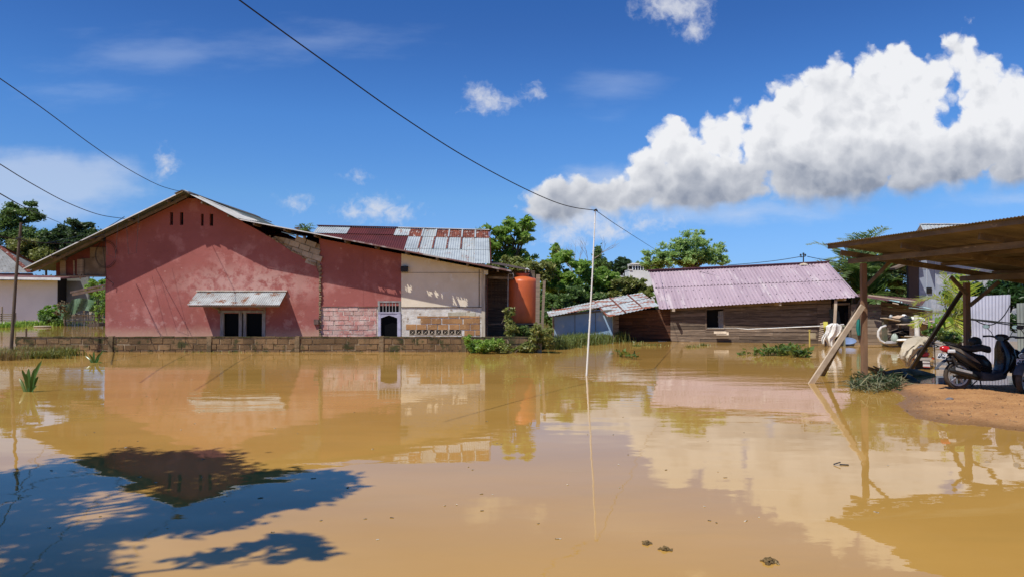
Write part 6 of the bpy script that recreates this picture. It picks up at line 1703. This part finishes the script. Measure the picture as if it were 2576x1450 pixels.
tree('shrub', 'brown withered shrub at the left end of the garden net', 60, [(160, 772, 6, 16), (158, 785, 8, 10)], .20, 600, weath('dry_leaf', (.12, .09, .05), (.2, .15, .08), 3, island=.4), 7, cat='shrub', trunk_r=.06)
tree('shrub', 'climbing plant on the right end of the picket fence', 59, [(252, 770, 9, 30), (256, 795, 7, 16), (252, 740, 10, 14)], .20, 1100, L_MID, 8, cat='shrub', trunk_r=.05)
tree('broadleaf_tree', 'small tree showing in the gap under the red house wing', 64, [(245, 718, 26, 16), (230, 728, 18, 12)], .26, 1800, L_MID, 9, trunk_r=.08)

# centre
tree('rubber_tree', 'tall open crowned tree right behind the rusty roof', 42, [(1290, 590, 44, 34), (1225, 590, 34, 20), (1260, 620, 46, 34), (1325, 600, 28, 44), (1245, 655, 40, 22), (1300, 650, 50, 26), (1325, 560, 20, 14), (1285, 560, 22, 14)], .34, 5600, L_MID, 11, clump=.19, dens=1.7, aspect=.34, limbs=40, trunk_r=.14, dscale=.8, shell=.35)
tree('bush', 'dark leafy bush under the tall tree beside the lean-to roof', 40, [(1330, 680, 44, 30), (1275, 668, 50, 20), (1365, 680, 30, 30)], .26, 7000, L_OLIVE, 12, 'bushes behind the orange tank', cat='bush', dscale=.8)
tree('bush', 'large bright green bush to the left of the white pole', 41, [(1425, 668, 52, 34), (1395, 700, 40, 40), (1450, 700, 46, 50), (1410, 740, 54, 44)], .22, 21000, L_MID, 13, 'bushes behind the orange tank', cat='bush', dscale=.8)
tree('bush', 'bright bush right of the white pole behind the blue shed', 42, [(1520, 705, 40, 34), (1500, 730, 46, 46), (1560, 735, 56, 30), (1540, 700, 22, 24), (1600, 730, 40, 26)], .21, 18000, L_MID, 14, 'bushes behind the orange tank', cat='bush', dscale=.8)
tree('bush', 'dark bush low behind the orange tank posts', 38.5, [(1400, 780, 48, 40), (1440, 770, 50, 50), (1385, 810, 36, 34), (1480, 740, 40, 26)], .22, 13000, L_DARK, 15, 'bushes behind the orange tank', cat='bush', dscale=.7)
tree('bush', 'olive bush above the rusty shed roof', 41, [(1580, 745, 54, 28), (1500, 756, 44, 22), (1606, 722, 34, 24), (1570, 715, 30, 20)], .22, 12000, L_OLIVE, 16, 'bushes behind the orange tank', cat='bush', dscale=.7)
for px, top, bot, lb, sd in ((1397, 612, 660, 'narrow columnar tree left of the white pole', 17), (1503, 621, 670, 'tallest narrow columnar tree just right of the white pole', 18), (1520, 650, 680, 'smallest columnar tree beside the dark round tree', 19)):
    tree('columnar_tree', lb, 62, [(px, (top + bot) / 2, 6.0, (bot - top) / 2), (px, bot, 8, (bot - top) / 2), (px + 1, top + 4, 2.5, 6)], .26, 2600, L_MID if sd == 17 else L_DARK, sd, 'columnar trees in the distance', clump=.4, dens=2, limbs=4, shell=.1)
tree('broadleaf_tree', 'dark round tree left of the white balcony building', 88, [(1562, 668, 24, 24), (1545, 676, 18, 22), (1580, 672, 14, 22), (1562, 695, 30, 20)], .36, 8000, L_DEEP, 20, dscale=.8)
tree('feathery_tree', 'light feathery tree rising behind the mauve roof', 47, [(1748, 615, 56, 36), (1695, 630, 52, 32), (1785, 638, 52, 32), (1650, 645, 44, 26), (1715, 655, 70, 26), (1808, 652, 32, 20), (1640, 665, 36, 20), (1762, 598, 30, 20)], .21, 12500, L_FEATHER, 21, clump=.19, dens=2.2, flat=.8, aspect=.36, limbs=60, trunk_r=.13, dscale=.8, shell=.2)
# bare twigs
mb = MB(); rb = random.Random(9)
def twig(p, d, l, r, k):
    q = p + d * l; mb.tube([p, p.lerp(q, .5) + Vector((rb.uniform(-.05, .05) * l, 0, rb.uniform(-.05, .05) * l)), q], [r, r * .8, r * .55], 5)
    if k:
        for _ in range(3 if k > 1 else 2):
            nd2 = (d + Vector((rb.uniform(-.7, .7), rb.uniform(-.4, .4), rb.uniform(-.1, .5)))).normalized(); twig(p.lerp(q, rb.uniform(.5, 1)), nd2, l * .7, r * .6, k - 1)
bpz = W(1462, 700, 55); twig(Vector((bpz.x, 55, 1)), Vector((0, 0, 1)), 2.6, .05, 4)
simple('bare_tree', 'small leafless tree with fine twigs left of the white pole', 'tree', mb, weath('pale_bark', (.32, .27, .22), (.2, .17, .14), 3))
# bush + palm top over the red house
tree('broadleaf_tree', 'treetop barely showing behind the white balcony building', 95, [(1605, 672, 26, 12), (1640, 676, 26, 12)], .4, 2600, L_MID, 23)

def frond(LF, base, direction, length, droop, ll, n, rs, mbr, wid=.03, side_flat=.2, vee=.30):
    """arching rachis with two rows of leaflets"""
    d = Vector(direction).normalized(); side0 = d.cross(Vector((0, 0, 1)))
    side0 = side0.normalized() if side0.length > .05 else Vector((1, 0, 0))
    pts = []; p = Vector(base); dirn = d.copy(); step = length / 16
    for i in range(17):
        pts.append(p.copy()); p = p + dirn * step
        dirn = (dirn + Vector((0, 0, -droop * (0.4 + i / 10) / 10))).normalized()
    mbr.tube(pts, [max(.004, length * .008 * (1 - i / 18)) for i in range(17)], 5)
    for k in range(n):
        t = .12 + .88 * k / n; f = t * 16; i = min(15, int(f)); q = pts[i].lerp(pts[i + 1], f - i); tn = (pts[i + 1] - pts[i]).normalized()
        up = side0.cross(tn).normalized(); L_ = ll * (math.sin(math.pi * min(1, .18 + t * .82)) ** .6) * rs.uniform(.8, 1.1)
        for s_ in (-1, 1):
            dv = (tn * rs.uniform(.5, .8) + side0 * s_ * 1.0 + up * rs.uniform(vee - .25, vee + .15) + Vector((0, 0, -side_flat * rs.uniform(.5, 1.5)))).normalized()
            LF.append((q + dv * L_ * .5 + Vector((0, 0, -.06 * L_)), dv * L_ * .5, tn.cross(dv).cross(dv).normalized() * wid * rs.uniform(.7, 1.2)))
def palm(name, label, px, D, crown_py, n, length, seed, mat_, group=None, droop=1.0, ll=.7, trunk=.2, nl=34, dirs=None, wid=.03, cat='palm'):
    rs = np.random.RandomState(seed); rr2 = random.Random(seed)
    base = Vector((XP(px, D), D, -.6)); cr = W(px, crown_py, D)
    t = thing(name, label, cat, base, group); LF = []; mr = MB()
    for k in range(n):
        if dirs: dv, ln, dp = dirs[k]
        else:
            a = 2 * math.pi * k / n * 2.4 + rr2.uniform(-.3, .3); el = rr2.uniform(.15, 1.35); dv = (math.cos(a) * math.cos(el), math.sin(a) * math.cos(el), math.sin(el)); ln = length * rr2.uniform(.75, 1.1); dp = droop
        frond(LF, cr, dv, ln, dp, ll, nl, rr2, mr, wid)
    build('rachis', mr, weath('frond_stalk', (.20, .24, .06), (.26, .22, .08), 3), t)
    C = np.array([tuple(x[0]) for x in LF]); U = np.array([tuple(x[1]) for x in LF]); V_ = np.array([tuple(x[2]) for x in LF])
    leaf_mesh('frond_leaflets', C, U, V_, t, mat_, base, kink=.03)
    mb = MB(); mb.tube([base, cr + Vector((0, 0, -.1))], [trunk, trunk * .8], 9); build('trunk', mb, M['bark'], t)
    return t
palm('oil_palm', 'oil palm whose fronds rise just right of the mauve ridge', 2150, 40, 698, 26, 3.3, 31, L_PALM, 'oil palms behind the lean-to', wid=.055, ll=.95, nl=26)
palm('oil_palm', 'fullest oil palm between the carport post and the grey house', 2212, 41, 700, 30, 3.4, 32, L_PALM, 'oil palms behind the lean-to', wid=.055, ll=.95, nl=26)
palm('oil_palm', 'oil palm with yellowing fronds against the dark edge of the grey house', 2262, 39.5, 690, 18, 2.6, 33, leafmat('yellowing_palm', (.10, .12, .04), (.22, .20, .08), (.3, .2, .08)), 'oil palms behind the lean-to', wid=.05, ll=.9, nl=26)
palm('oil_palm', 'low oil palm fronds directly above the lean-to roof', 2185, 38.5, 745, 22, 2.4, 34, L_DARK, 'oil palms behind the lean-to', wid=.055, ll=.95, nl=26)
palm('coconut_palm', 'distant palm crown peeping over the red house roof beside the utility pole', 766, 74, 586, 10, 1.4, 35, L_DARK, None, ll=.5, nl=16, wid=.05)
tree('bush', 'dark bushes filling the gap between the oil palms and the lean-to', 43, [(2150, 735, 50, 40), (2220, 740, 50, 40), (2270, 745, 40, 34)], .3, 5500, L_DARK, 24, cat='bush', dscale=.6)
# coconut sapling in the yard
P = lambda a, b_: tuple(W(*b_) - W(*a))
palm('coconut_sapling', 'coconut sapling with bright yellow-green fronds behind the right shore of the carport', 2412, 22, 790, 7, 1.6, 36, L_YELLOW, None, ll=.62, trunk=.07, nl=30, wid=.022,
     dirs=[((-1.0, -.1, .28), 1.55, .9), ((-.75, .1, 1.0), 1.5, 1.3), ((.25, .1, 1.2), 1.5, .9), ((.9, .1, .7), 1.3, 1.3), ((-.4, -.5, .1), 1.3, 1.8), ((-.2, .3, 1.4), 1.35, .5), ((-.55, -.2, -.1), 1.0, 1.5)])
tree('mango_tree', 'dark glossy mango tree behind the corrugated sheets', 25, [(2510, 725, 56, 46), (2570, 720, 60, 50), (2460, 760, 40, 44), (2550, 790, 60, 50), (2640, 740, 60, 60), (2445, 800, 30, 40)], .24, 15000, leafmat('mango_leaf', (.022, .060, .016), (.050, .105, .026), (.09, .15, .05), rough=.3), 25, aspect=.26, clump=.24, droop=.45, dscale=.8)
tree('shrub', 'leafy sapling on the left of the corrugated sheets', 23, [(2405, 735, 22, 40), (2420, 780, 24, 40), (2400, 810, 20, 24)], .17, 1700, L_MID, 26, cat='shrub', aspect=.3, droop=.4, trunk_r=.04)
tree('shrub', 'dark plants at the foot of the coconut sapling', 20.5, [(2350, 836, 30, 12), (2390, 850, 30, 12)], .14, 900, L_DARK, 27, cat='shrub', trunk_r=.02, depth=.3)
# banana leaves low
mb = MB()
for a, b_, w_ in (((2376, 826), (2352, 816), .10), ((2395, 818), (2366, 812), .12), ((2352, 834), (2335, 826), .09)):
    p, q = W(a[0], a[1], 20.6), W(b_[0], b_[1], 20.3); pts = [p.lerp(q, t) + Vector((0, 0, .16 * math.sin(math.pi * t))) for t in np.linspace(0, 1, 8)]
    vs = []
    for i, x in enumerate(pts):
        ww = w_ * 1.6 * math.sin(math.pi * (.08 + .86 * i / 7)); vs += [x + Vector((0, -ww, .05)), x, x + Vector((0, ww, .10))]
    mb.add(vs, [f for i in range(7) for f in ((i * 3, i * 3 + 3, i * 3 + 4, i * 3 + 1), (i * 3 + 1, i * 3 + 4, i * 3 + 5, i * 3 + 2))])
simple('banana_plant', 'few broad green banana leaves under the yellow fronds', 'plant', mb, L_BRIGHT)

tree('broadleaf_tree', 'green trees standing behind the corrugated sheets beyond the right edge', 34, [(2780, 700, 110, 80), (2960, 710, 120, 80), (3150, 700, 120, 90), (2860, 790, 160, 50), (3080, 790, 160, 50)], .34, 12000, L_MID, 61, dscale=.8)

# creepers at the tank, bushes on the wall
def creeper(name, label, D, blobs, leaf, n, mat_, seed, stems, cat='creeper', group=None):
    t = tree(name, label, D, blobs, leaf, n, mat_, seed, group, cat=cat, trunk_r=.02, limbs=6, clump=.30, dens=1.8, depth=.30)
    mb = MB()
    for st_ in stems: mb.tube([W(px, py, D - .05) for px, py in st_], .018, 5)
    build('stem', mb, M['pole_wood'], t)
    return t
creeper('creeper', 'creeper climbing in front of the left edge of the orange tank', 28.9, [(1284, 800, 10, 28), (1287, 835, 14, 24), (1293, 822, 12, 12), (1280, 862, 16, 20), (1274, 780, 5, 10)], .13, 2300, L_OLIVE, 41, [[(1262, 812), (1272, 792), (1283, 778)], [(1284, 880), (1284, 820), (1278, 770)]], group='creepers around the tank stand')
creeper('creeper', 'dark creeper tangle under the orange tank', 29.0, [(1312, 825, 16, 10), (1318, 850, 26, 20), (1304, 868, 18, 12), (1335, 840, 12, 18)], .13, 2600, L_DARK, 42, [[(1300, 880), (1312, 850), (1325, 822)]], group='creepers around the tank stand')
creeper('creeper', 'leafy creeper swallowing the pale end pier of the low wall', 27.8, [(1350, 826, 15, 12), (1364, 850, 14, 20), (1378, 844, 10, 22), (1342, 852, 9, 14), (1385, 868, 10, 10)], .13, 2000, L_OLIVE, 43, [[(1352, 880), (1350, 840), (1346, 815)]], group='creepers around the tank stand')
creeper('low_bush', 'bright green bush spilling over the low wall in front of the ochre bricks', 27.6, [(1195, 866, 24, 14), (1225, 866, 28, 14), (1250, 862, 20, 14), (1208, 878, 30, 7), (1176, 852, 8, 12)], .12, 3900, L_MID, 44, [], cat='bush')
creeper('low_bush', 'olive weeds at the water edge below the orange tank', 27.6, [(1290, 876, 40, 10), (1330, 872, 26, 12), (1262, 874, 20, 12)], .14, 2400, L_OLIVE, 45, [], cat='bush')

def blades(name, label, area, n, hgt_, mat_, seed, w_=.012, lean=.5, z0=-.05, cat='grass', kind='stuff', curve=.5):
    """curved grass blades: area = list of (point, radius)"""
    rr2 = random.Random(seed); mb = MB()
    for _ in range(n):
        c, r1, r2 = rr2.choice(area); 
        p = Vector(c) + Vector((rr2.gauss(0, .5) * r1, rr2.gauss(0, .5) * r2, z0))
        a = rr2.uniform(0, 6.283); h = hgt_ * rr2.uniform(.4, 1.15); ln = rr2.uniform(.1, 1) * lean
        d = Vector((math.cos(a), math.sin(a), 0)); sd = Vector((-d.y, d.x, 0)) * w_ * rr2.uniform(.6, 1.4)
        if abs(sd.x) < w_ * .4: sd.x = w_ * .5
        m1 = p + d * h * ln * .35 + Vector((0, 0, h * .6)); m2 = p + d * h * ln * (1 + curve * .4) + Vector((0, 0, h * (1 - ln * curve)))
        mb.add([p - sd, p + sd, m1 + sd * .8, m1 - sd * .8, m2], [(0, 1, 2, 3), (3, 2, 4)])
    o = build(name, mb, mat_)
    if kind: o['kind'] = kind
    return tag(o, label, cat)
A = lambda px, py, r1, r2: (G(px, py), r1, r2)
blades('flooded_grass', 'flattened wild grass growing out of the water before the left end of the low wall', [A(20, 892, .7, .35), (G(70, 890), .7, .3), A(120, 890, .8, .3), A(165, 893, .5, .2), A(100, 900, 1.0, .1), A(0, 902, .8, .2)], 2600, .42, L_OLIVE, 51, .011, 1.1)
blades('flooded_grass', 'dry seed heads of grass beside the wooden pole', [A(0, 905, .8, .2), A(60, 893, 1.0, .3), A(150, 892, .6, .3)], 900, .55, leafmat('dry_grass', (.22, .16, .07), (.32, .25, .12)), 52, .008, .8)
blades('floating_grass', 'mat of floating grass between the low wall end and the blue shed', [A(1400, 872, .9, .5), A(1440, 866, 1.0, .6), A(1480, 862, 1.0, .7), A(1520, 858, .9, .6), A(1385, 876, .6, .4), A(1545, 857, .5, .3), A(1450, 858, 1.0, .4)], 7500, .62, leafmat('reed_bright', (.12, .17, .045), (.22, .27, .08), (.30, .32, .12)), 53, .014, .9)
blades('floating_grass', 'thin scatter of grass tips in the water before the plank wall', [A(1590, 862, .7, .3), A(1640, 868, .7, .2), A(1770, 868, .35, .1), A(1740, 872, .3, .1), A(1600, 870, .2, .2)], 330, .22, L_OLIVE, 54, .012, 1.1)
blades('bank_grass', 'thin grass fringe along the water line of the low wall', [A(500, 885, .6, .05), A(527, 884, .2, .1), A(600, 885, 1.2, .04), A(1000, 884, 1.2, .04), A(850, 884, .8, .05)], 260, .14, L_OLIVE, 55, .010, 1.0)
blades('far_bank_grass', 'grassy edge of the far bank left of the picket fence', [A(10, 822, 1.5, 1.0), A(60, 818, 1.5, 1.0), A(100, 818, 2, 1), A(180, 818, 3, .6), A(235, 818, 3, .5)], 2200, .55, L_MID, 56, .035, .8)
# lily clumps
def clump(name, label, px, py, blades_, seed, scale=1.0):
    p0_ = G(px, py); rr2 = random.Random(seed); mb = MB()
    for (ex_, ey, w_) in blades_:
        q = W(ex_, ey, p0_.y + rr2.uniform(-.15, .1)); q.z = max(q.z, .015); b_ = p0_ + Vector((rr2.uniform(-.04, .04), rr2.uniform(-.04, .04), -.1))
        pts = [b_.lerp(q, t) + Vector((0, 0, (q - b_).length * .10 * math.sin(math.pi * t))) for t in np.linspace(0, 1, 8)]
        d = (q - b_).normalized(); sd = d.cross(Vector((0, -1, .1))).normalized(); vs = []
        for i, x in enumerate(pts):
            ww = w_ * (.55 + .9 * math.sin(math.pi * min(.97, .15 + .85 * i / 7))) * (1 if i < 7 else .1); vs += [x - sd * ww + Vector((0, -ww * .5, 0)), x, x + sd * ww + Vector((0, -ww * .5, 0))]
        mb.add(vs, [f for i in range(7) for f in ((i * 3, i * 3 + 1, i * 3 + 4, i * 3 + 3), (i * 3 + 1, i * 3 + 2, i * 3 + 5, i * 3 + 4))])
    return tag(build(name, mb, L_LILY, smooth=True), label, 'plant', 'strap leaved plants in the water')
clump('lily_plant', 'larger strap leaved plant standing in the water at far left', 76, 984, [(55, 928, 0.0279), (66, 938, 0.0310), (72, 925, 0.0310), (88, 925, 0.0310), (106, 905, 0.0310), (97, 945, 0.0279), (49, 950, 0.0248), (62, 955, 0.0248), (93, 968, 0.0186)], 1)
clump('lily_plant', 'smaller strap leaved plant in the water before the low wall pier', 238, 911, [(214, 893, 0.0186), (224, 888, 0.0217), (236, 882, 0.0248), (252, 886, 0.0217), (262, 878, 0.0217), (250, 900, 0.0186), (225, 903, 0.0186), (258, 910, 0.0124)], 2)
# floating hyacinth
def hyacinth(name, label, pts, n, seed, sz=.10, up=.16):
    rs = np.random.RandomState(seed); C = []; U = []; V_ = []
    mb = MB()
    for _ in range(n):
        px, py, r1, r2 = pts[rs.randint(len(pts))]; p = G(px, py); p = p + Vector((rs.normal() * .5 * r1, rs.normal() * .5 * r2, 0)); h = up * rs.uniform(.1, 1); a = rs.uniform(0, 6.28)
        q = p + Vector((math.cos(a) * h * .6, math.sin(a) * h * .6, h)); mb.tube([p + Vector((0, 0, -.05)), q], .006, 4)
        u = np.array([math.cos(a), math.sin(a), rs.uniform(-.2, 1.2)]); u /= np.linalg.norm(u); v = np.cross(u, rs.normal(size=3) * .4 + np.array([0, 0, 1])); v /= np.linalg.norm(v)
        s_ = sz * rs.uniform(.6, 1.3); C.append(np.array(q) + u * s_ * .8); U.append(u * s_); V_.append(v * s_ * .55)
    c0 = G(pts[0][0], pts[0][1]); t = thing(name, label, 'water plant', c0)
    leaf_mesh('leaves', np.array(C), np.array(U), np.array(V_), t, L_HYA, c0, kink=.15); build('stalks', mb, L_REED, t)
hyacinth('water_hyacinth', 'large drifting raft of water hyacinth before the plank house', [(1975, 892, .8, .35), (1935, 893, .45, .3), (2010, 897, .35, .2), (1960, 890, .5, .3), (1985, 884, .3, .1)], 330, 1, .11, .26)
hyacinth('water_hyacinth', 'thin line of drifting water hyacinth left of the large raft', [(1870, 890, .2, .05), (1895, 889, .35, .06), (1862, 892, .05, .1)], 36, 2, .08, .08)
hyacinth('water_hyacinth', 'small yellow-green clump of water hyacinth near the white pole', [(1575, 898, .18, .1), (1590, 902, .1, .1), (1560, 896, .1, .05)], 34, 3, .10, .18)

# uprooted weeds and driftwood at the carport post
wdp = G(2200, 978)
rr3 = random.Random(18); wm = MB()
for k in range(150):
    px, py = rr3.choice(((2150, 978), (2180, 974), (2205, 970), (2230, 974), (2255, 970), (2195, 982))); c = G(px + rr3.gauss(0, 10), py + rr3.gauss(0, 4)) + Vector((0, 0, rr3.uniform(.0, .10)))
    a = rr3.uniform(0, 6.28); l = rr3.uniform(.15, .42); d = Vector((math.cos(a) * l, math.sin(a) * l * .8, rr3.uniform(-.02, .3) * (1 if rr3.random() < .5 else .35)))
    m1 = c + d * .55 + Vector((0, 0, rr3.uniform(.02, .10))); w_ = rr3.uniform(.006, .013); q = c + d; q.z = max(q.z, .01)
    wm.tube([c, m1, q], [w_, w_ * .9, w_ * .4], 5)
wdt = thing('uprooted_weeds', 'heap of uprooted green-grey water weeds around the foot of the left carport post', 'weeds', wdp)
build('stems', wm, weath('wet_weed_stem', (.12, .125, .065), (.20, .19, .10), 3, c3=(.06, .05, .03), s3=5, rough=.5, island=.4), wdt)
rs = np.random.RandomState(8); n = 420; C = np.array([tuple(G(rs.uniform(2140, 2262), rs.normal(974, 5)) + Vector((0, 0, abs(rs.normal()) * .12 + .03))) for _ in range(n)]); U = rnd_dirs(rs, n); U[:, 2] = abs(U[:, 2]) * .7; V_ = np.cross(U, rnd_dirs(rs, n)); V_ /= np.linalg.norm(V_, axis=1, keepdims=True)
leaf_mesh('leaves', C, U * .11 * rs.uniform(.6, 1.5, (n, 1)), V_ * .017, wdt, leafmat('wet_weed_leaf', (.03, .06, .025), (.09, .13, .06)), wdp)
gA = [W(2180, 922, 17.6), W(2200, 932, 17.9), W(2222, 942, 18.1), W(2245, 938, 18.4), W(2275, 934, 18.7), W(2310, 937, 18.9), W(2350, 945, 18.9)]
mb = MB(); mb.tube(gA, [.035, .05, .075, .10, .09, .08, .05], 9); mb.tube([W(2222, 942, 18.1), W(2245, 960, 17.5), W(2262, 972, 17.0)], [.07, .06, .03], 8); mb.tube([W(2270, 938, 18.5), W(2300, 955, 17.8), W(2315, 962, 17.3)], [.06, .05, .02], 7)
mb.tube([W(2235, 942, 18.2), W(2210, 928, 17.8), W(2196, 920, 17.6)], [.05, .03, .015], 7)
rr4 = random.Random(4); mb.v = [(x + rr4.uniform(-.012, .012), y, z + rr4.uniform(-.015, .015)) for x, y, z in mb.v]
simple('driftwood_log', 'gnarled driftwood log lying in the shade between the two carport posts', 'log', mb, weath('driftwood', (.20, .17, .11), (.09, .075, .05), 3, c3=(.28, .24, .15), s3=8, rough=.9, bump=.012), smooth=True)

# clods, stone, litter
CL = weath('wet_clod', (.20, .13, .05), (.10, .065, .025), 9, c3=(.40, .30, .14), s3=24, lo3=.58, hi3=.64, rough=.8, bump=.02, bscale=30)
for px, py, r, lb, sd in ((1627, 1366, .040, 'left of the three muddy clods poking out of the foreground water', 1), (1672, 1381, .046, 'middle muddy clod poking out of the foreground water', 2), (1932, 1412, .060, 'largest right hand muddy clod in the foreground water', 3)):
    mb = MB(); rr5 = random.Random(sd); p = G(px, py)
    for k in range(46):
        o = Vector((rr5.gauss(0, r * .42), rr5.gauss(0, r * .42), 0)); s_ = rr5.uniform(.12, .30) * r; o.z = max(0, (r * .55 - o.length * .5)) * rr5.uniform(.2, 1)
        b_ = blob(p + o, s_, s_, s_ * .8, rr5.random(), 5, 7, .3); mb.add(b_.v, b_.f)
    tag(build('mud_clod', mb, CL), lb, 'clod', 'muddy clods in the foreground water')
p = G(2388, 1013); p.z = max(0, bank_z(p.x, p.y))
simple('stone', 'smooth grey stone lying on the wet edge of the dirt bank', 'stone', blob(p, .075, .05, .04, 12, rough_=.08), weath('grey_stone', (.16, .15, .16), (.10, .10, .11), 5), smooth=True)
p = G(2312, 975); simple('concrete_block', 'small grey block wedged against the rear wheel of the scooter', 'block', MB().obox(G(2383, 975) + Vector((-.08, 0, .05)), (.13, .03, 0), (-.04, .14, 0), (.0, 0, .16)), weath('grey_block', (.22, .21, .20), (.14, .13, .12), 8))
mb = MB(); p = G(2105, 1168); 
for (a, b_, l) in ((-.04, .3, .07), (.03, -.2, .09)): mb.beam(p + Vector((a, 0, .008)), p + Vector((a + l, -.02, .006 + (.03 if a < 0 else 0))), .03, .006)
simple('floating_leaf', 'small dark curled leaf drifting before the carport reflection', 'leaf', mb, M['black'])
mb = MB(); mb.lathe(G(2351, 923), [(.04, .0), (.085, .01), (.105, .04), (.115, .05), (.10, .03), (.05, .01)], 20)
simple('floating_bowl', 'small pale bowl floating right of the covered motorcycle', 'bowl', mb, M['pvc'], smooth=True)
mb = MB(); rr6 = random.Random(3)
for k in range(24):
    px = rr6.uniform(2275, 2560); py = 1000 + (px - 2275) * .2 + rr6.uniform(-12, 40); p = G(px, py)
    z = bank_z(p.x, p.y)
    if z < .0: continue
    a = rr6.uniform(0, 3.14); l = rr6.uniform(.03, .10); p.z = z + .008; mb.beam(p, p + Vector((math.cos(a) * l, math.sin(a) * l, .01)), rr6.uniform(.006, .02), .004)
o = simple('leaf_litter', 'dry leaves and twigs washed onto the dirt bank', 'litter', mb, weath('litter', (.25, .17, .10), (.10, .06, .04), 5, island=.5)); o['kind'] = 'stuff'
mb = MB(); rr7 = random.Random(19)
for k in range(170):
    p = G(rr7.uniform(100, 2250), 860 + rr7.random() ** 2 * 500); l = rr7.uniform(.01, .05); a = rr7.uniform(0, 3.14); mb.beam(p + Vector((0, 0, .003)), p + Vector((math.cos(a) * l, math.sin(a) * l, .003)), .012, .004)
o = simple('floating_specks', 'tiny bits of leaf and foam drifting on the brown water', 'debris', mb, weath('specks', (.20, .14, .07), (.5, .45, .35), 20, .5, .52, island=.6)); o['kind'] = 'stuff'

# tree at the photographer's left whose shadow falls on the foreground water
def shade_tree():
    rs = np.random.RandomState(5)
    base = Vector((-11.0, .5, 0)); t = thing('shade_tree', 'big spreading tree left of the photographer that shades the foreground water', 'tree', base)
    def shadow_pts():
        out = []
        # (px, py, spread px, spread py, weight)
        # polygon of the shade on the water, in image columns
        top = [(-700, 1190), (0, 1192), (120, 1165), (230, 1155), (330, 1135), (450, 1122), (530, 1124), (560, 1160), (650, 1186), (720, 1190), (900, 1186), (938, 1240)]
        bot = [(-700, 1700), (0, 1560), (150, 1500), (260, 1448), (400, 1392), (480, 1350), (560, 1316), (700, 1276), (800, 1262), (870, 1250), (938, 1240)]
        for k in range(250):
            px = rs.uniform(-620, 830) if k > 120 else rs.uniform(0, 850)
            a = np.interp(px, [q[0] for q in top], [q[1] for q in top]); b_ = np.interp(px, [q[0] for q in bot], [q[1] for q in bot])
            ga, gb2 = G(px, a), G(px, b_); u = rs.uniform(.02, .98)
            g = ga.lerp(gb2, u)
            # sunlit gaps
            gap = math.sin(g.x * 2.3 + 1.0) * math.sin(g.y * 3.1 + g.x * 1.2)
            if gap > .35 and u > .30 and px < 620: continue
            out.append((g, (.30 if u < .6 else .20) * (1 if px < 600 else .7)))
        return out
    C = []; heads = []
    sh = -SUN_DIR / -SUN_DIR.z
    for g, r in shadow_pts():
        h = rs.uniform(5.6, 7.6); c = g + Vector((-SUN_DIR.x, -SUN_DIR.y, -SUN_DIR.z)) * (h / -SUN_DIR.z)
        heads.append(c); n = int(330 * r); off = rs.normal(size=(n, 3)) * r * np.array([.62, .62, .4]); C.append(np.array(tuple(c)) + off)
    for (px, py, r, n) in ((760, 1362, .13, 60), (715, 1350, .12, 55), (680, 1362, .10, 40), (785, 1385, .09, 45), (740, 1395, .07, 22), (700, 1402, .05, 14), (590, 1392, .13, 40), (540, 1400, .10, 26), (640, 1376, .08, 16), (480, 1405, .08, 14), (800, 1400, .05, 12)):
        g = G(px, py); h = 5.7; c = g + Vector((-SUN_DIR.x, -SUN_DIR.y, -SUN_DIR.z)) * (h / -SUN_DIR.z); C.append(np.array(tuple(c)) + rs.normal(size=(n, 3)) * r * .6)
        heads.append(c)
    C = np.vstack(C); N = len(C); U = rnd_dirs(rs, N); U[:, 2] *= .5; Vv = np.cross(U, rnd_dirs(rs, N) * .6 + np.array([0, 0, 1])); Vv /= np.linalg.norm(Vv, axis=1, keepdims=True)
    s_ = .085 * rs.uniform(.6, 1.4, (N, 1)); leaf_mesh('crown', C, U * s_, Vv * s_ * .42, t, L_DARK, base)
    mb = MB(); fork = base + Vector((.6, .5, 3.4)); mb.tube([base, base + Vector((.2, .2, 1.8)), fork], [.34, .28, .24], 12)
    tips = [Vector(c) for c in heads[::9]]
    for q in tips:
        mid = fork.lerp(q, .5) + Vector((0, 0, .5)); mb.tube([fork, fork.lerp(mid, .6) + Vector((0, 0, .25)), mid, q], [.12, .08, .05, .012], 6)
    build('trunk', mb, M['bark'], t)
shade_tree()
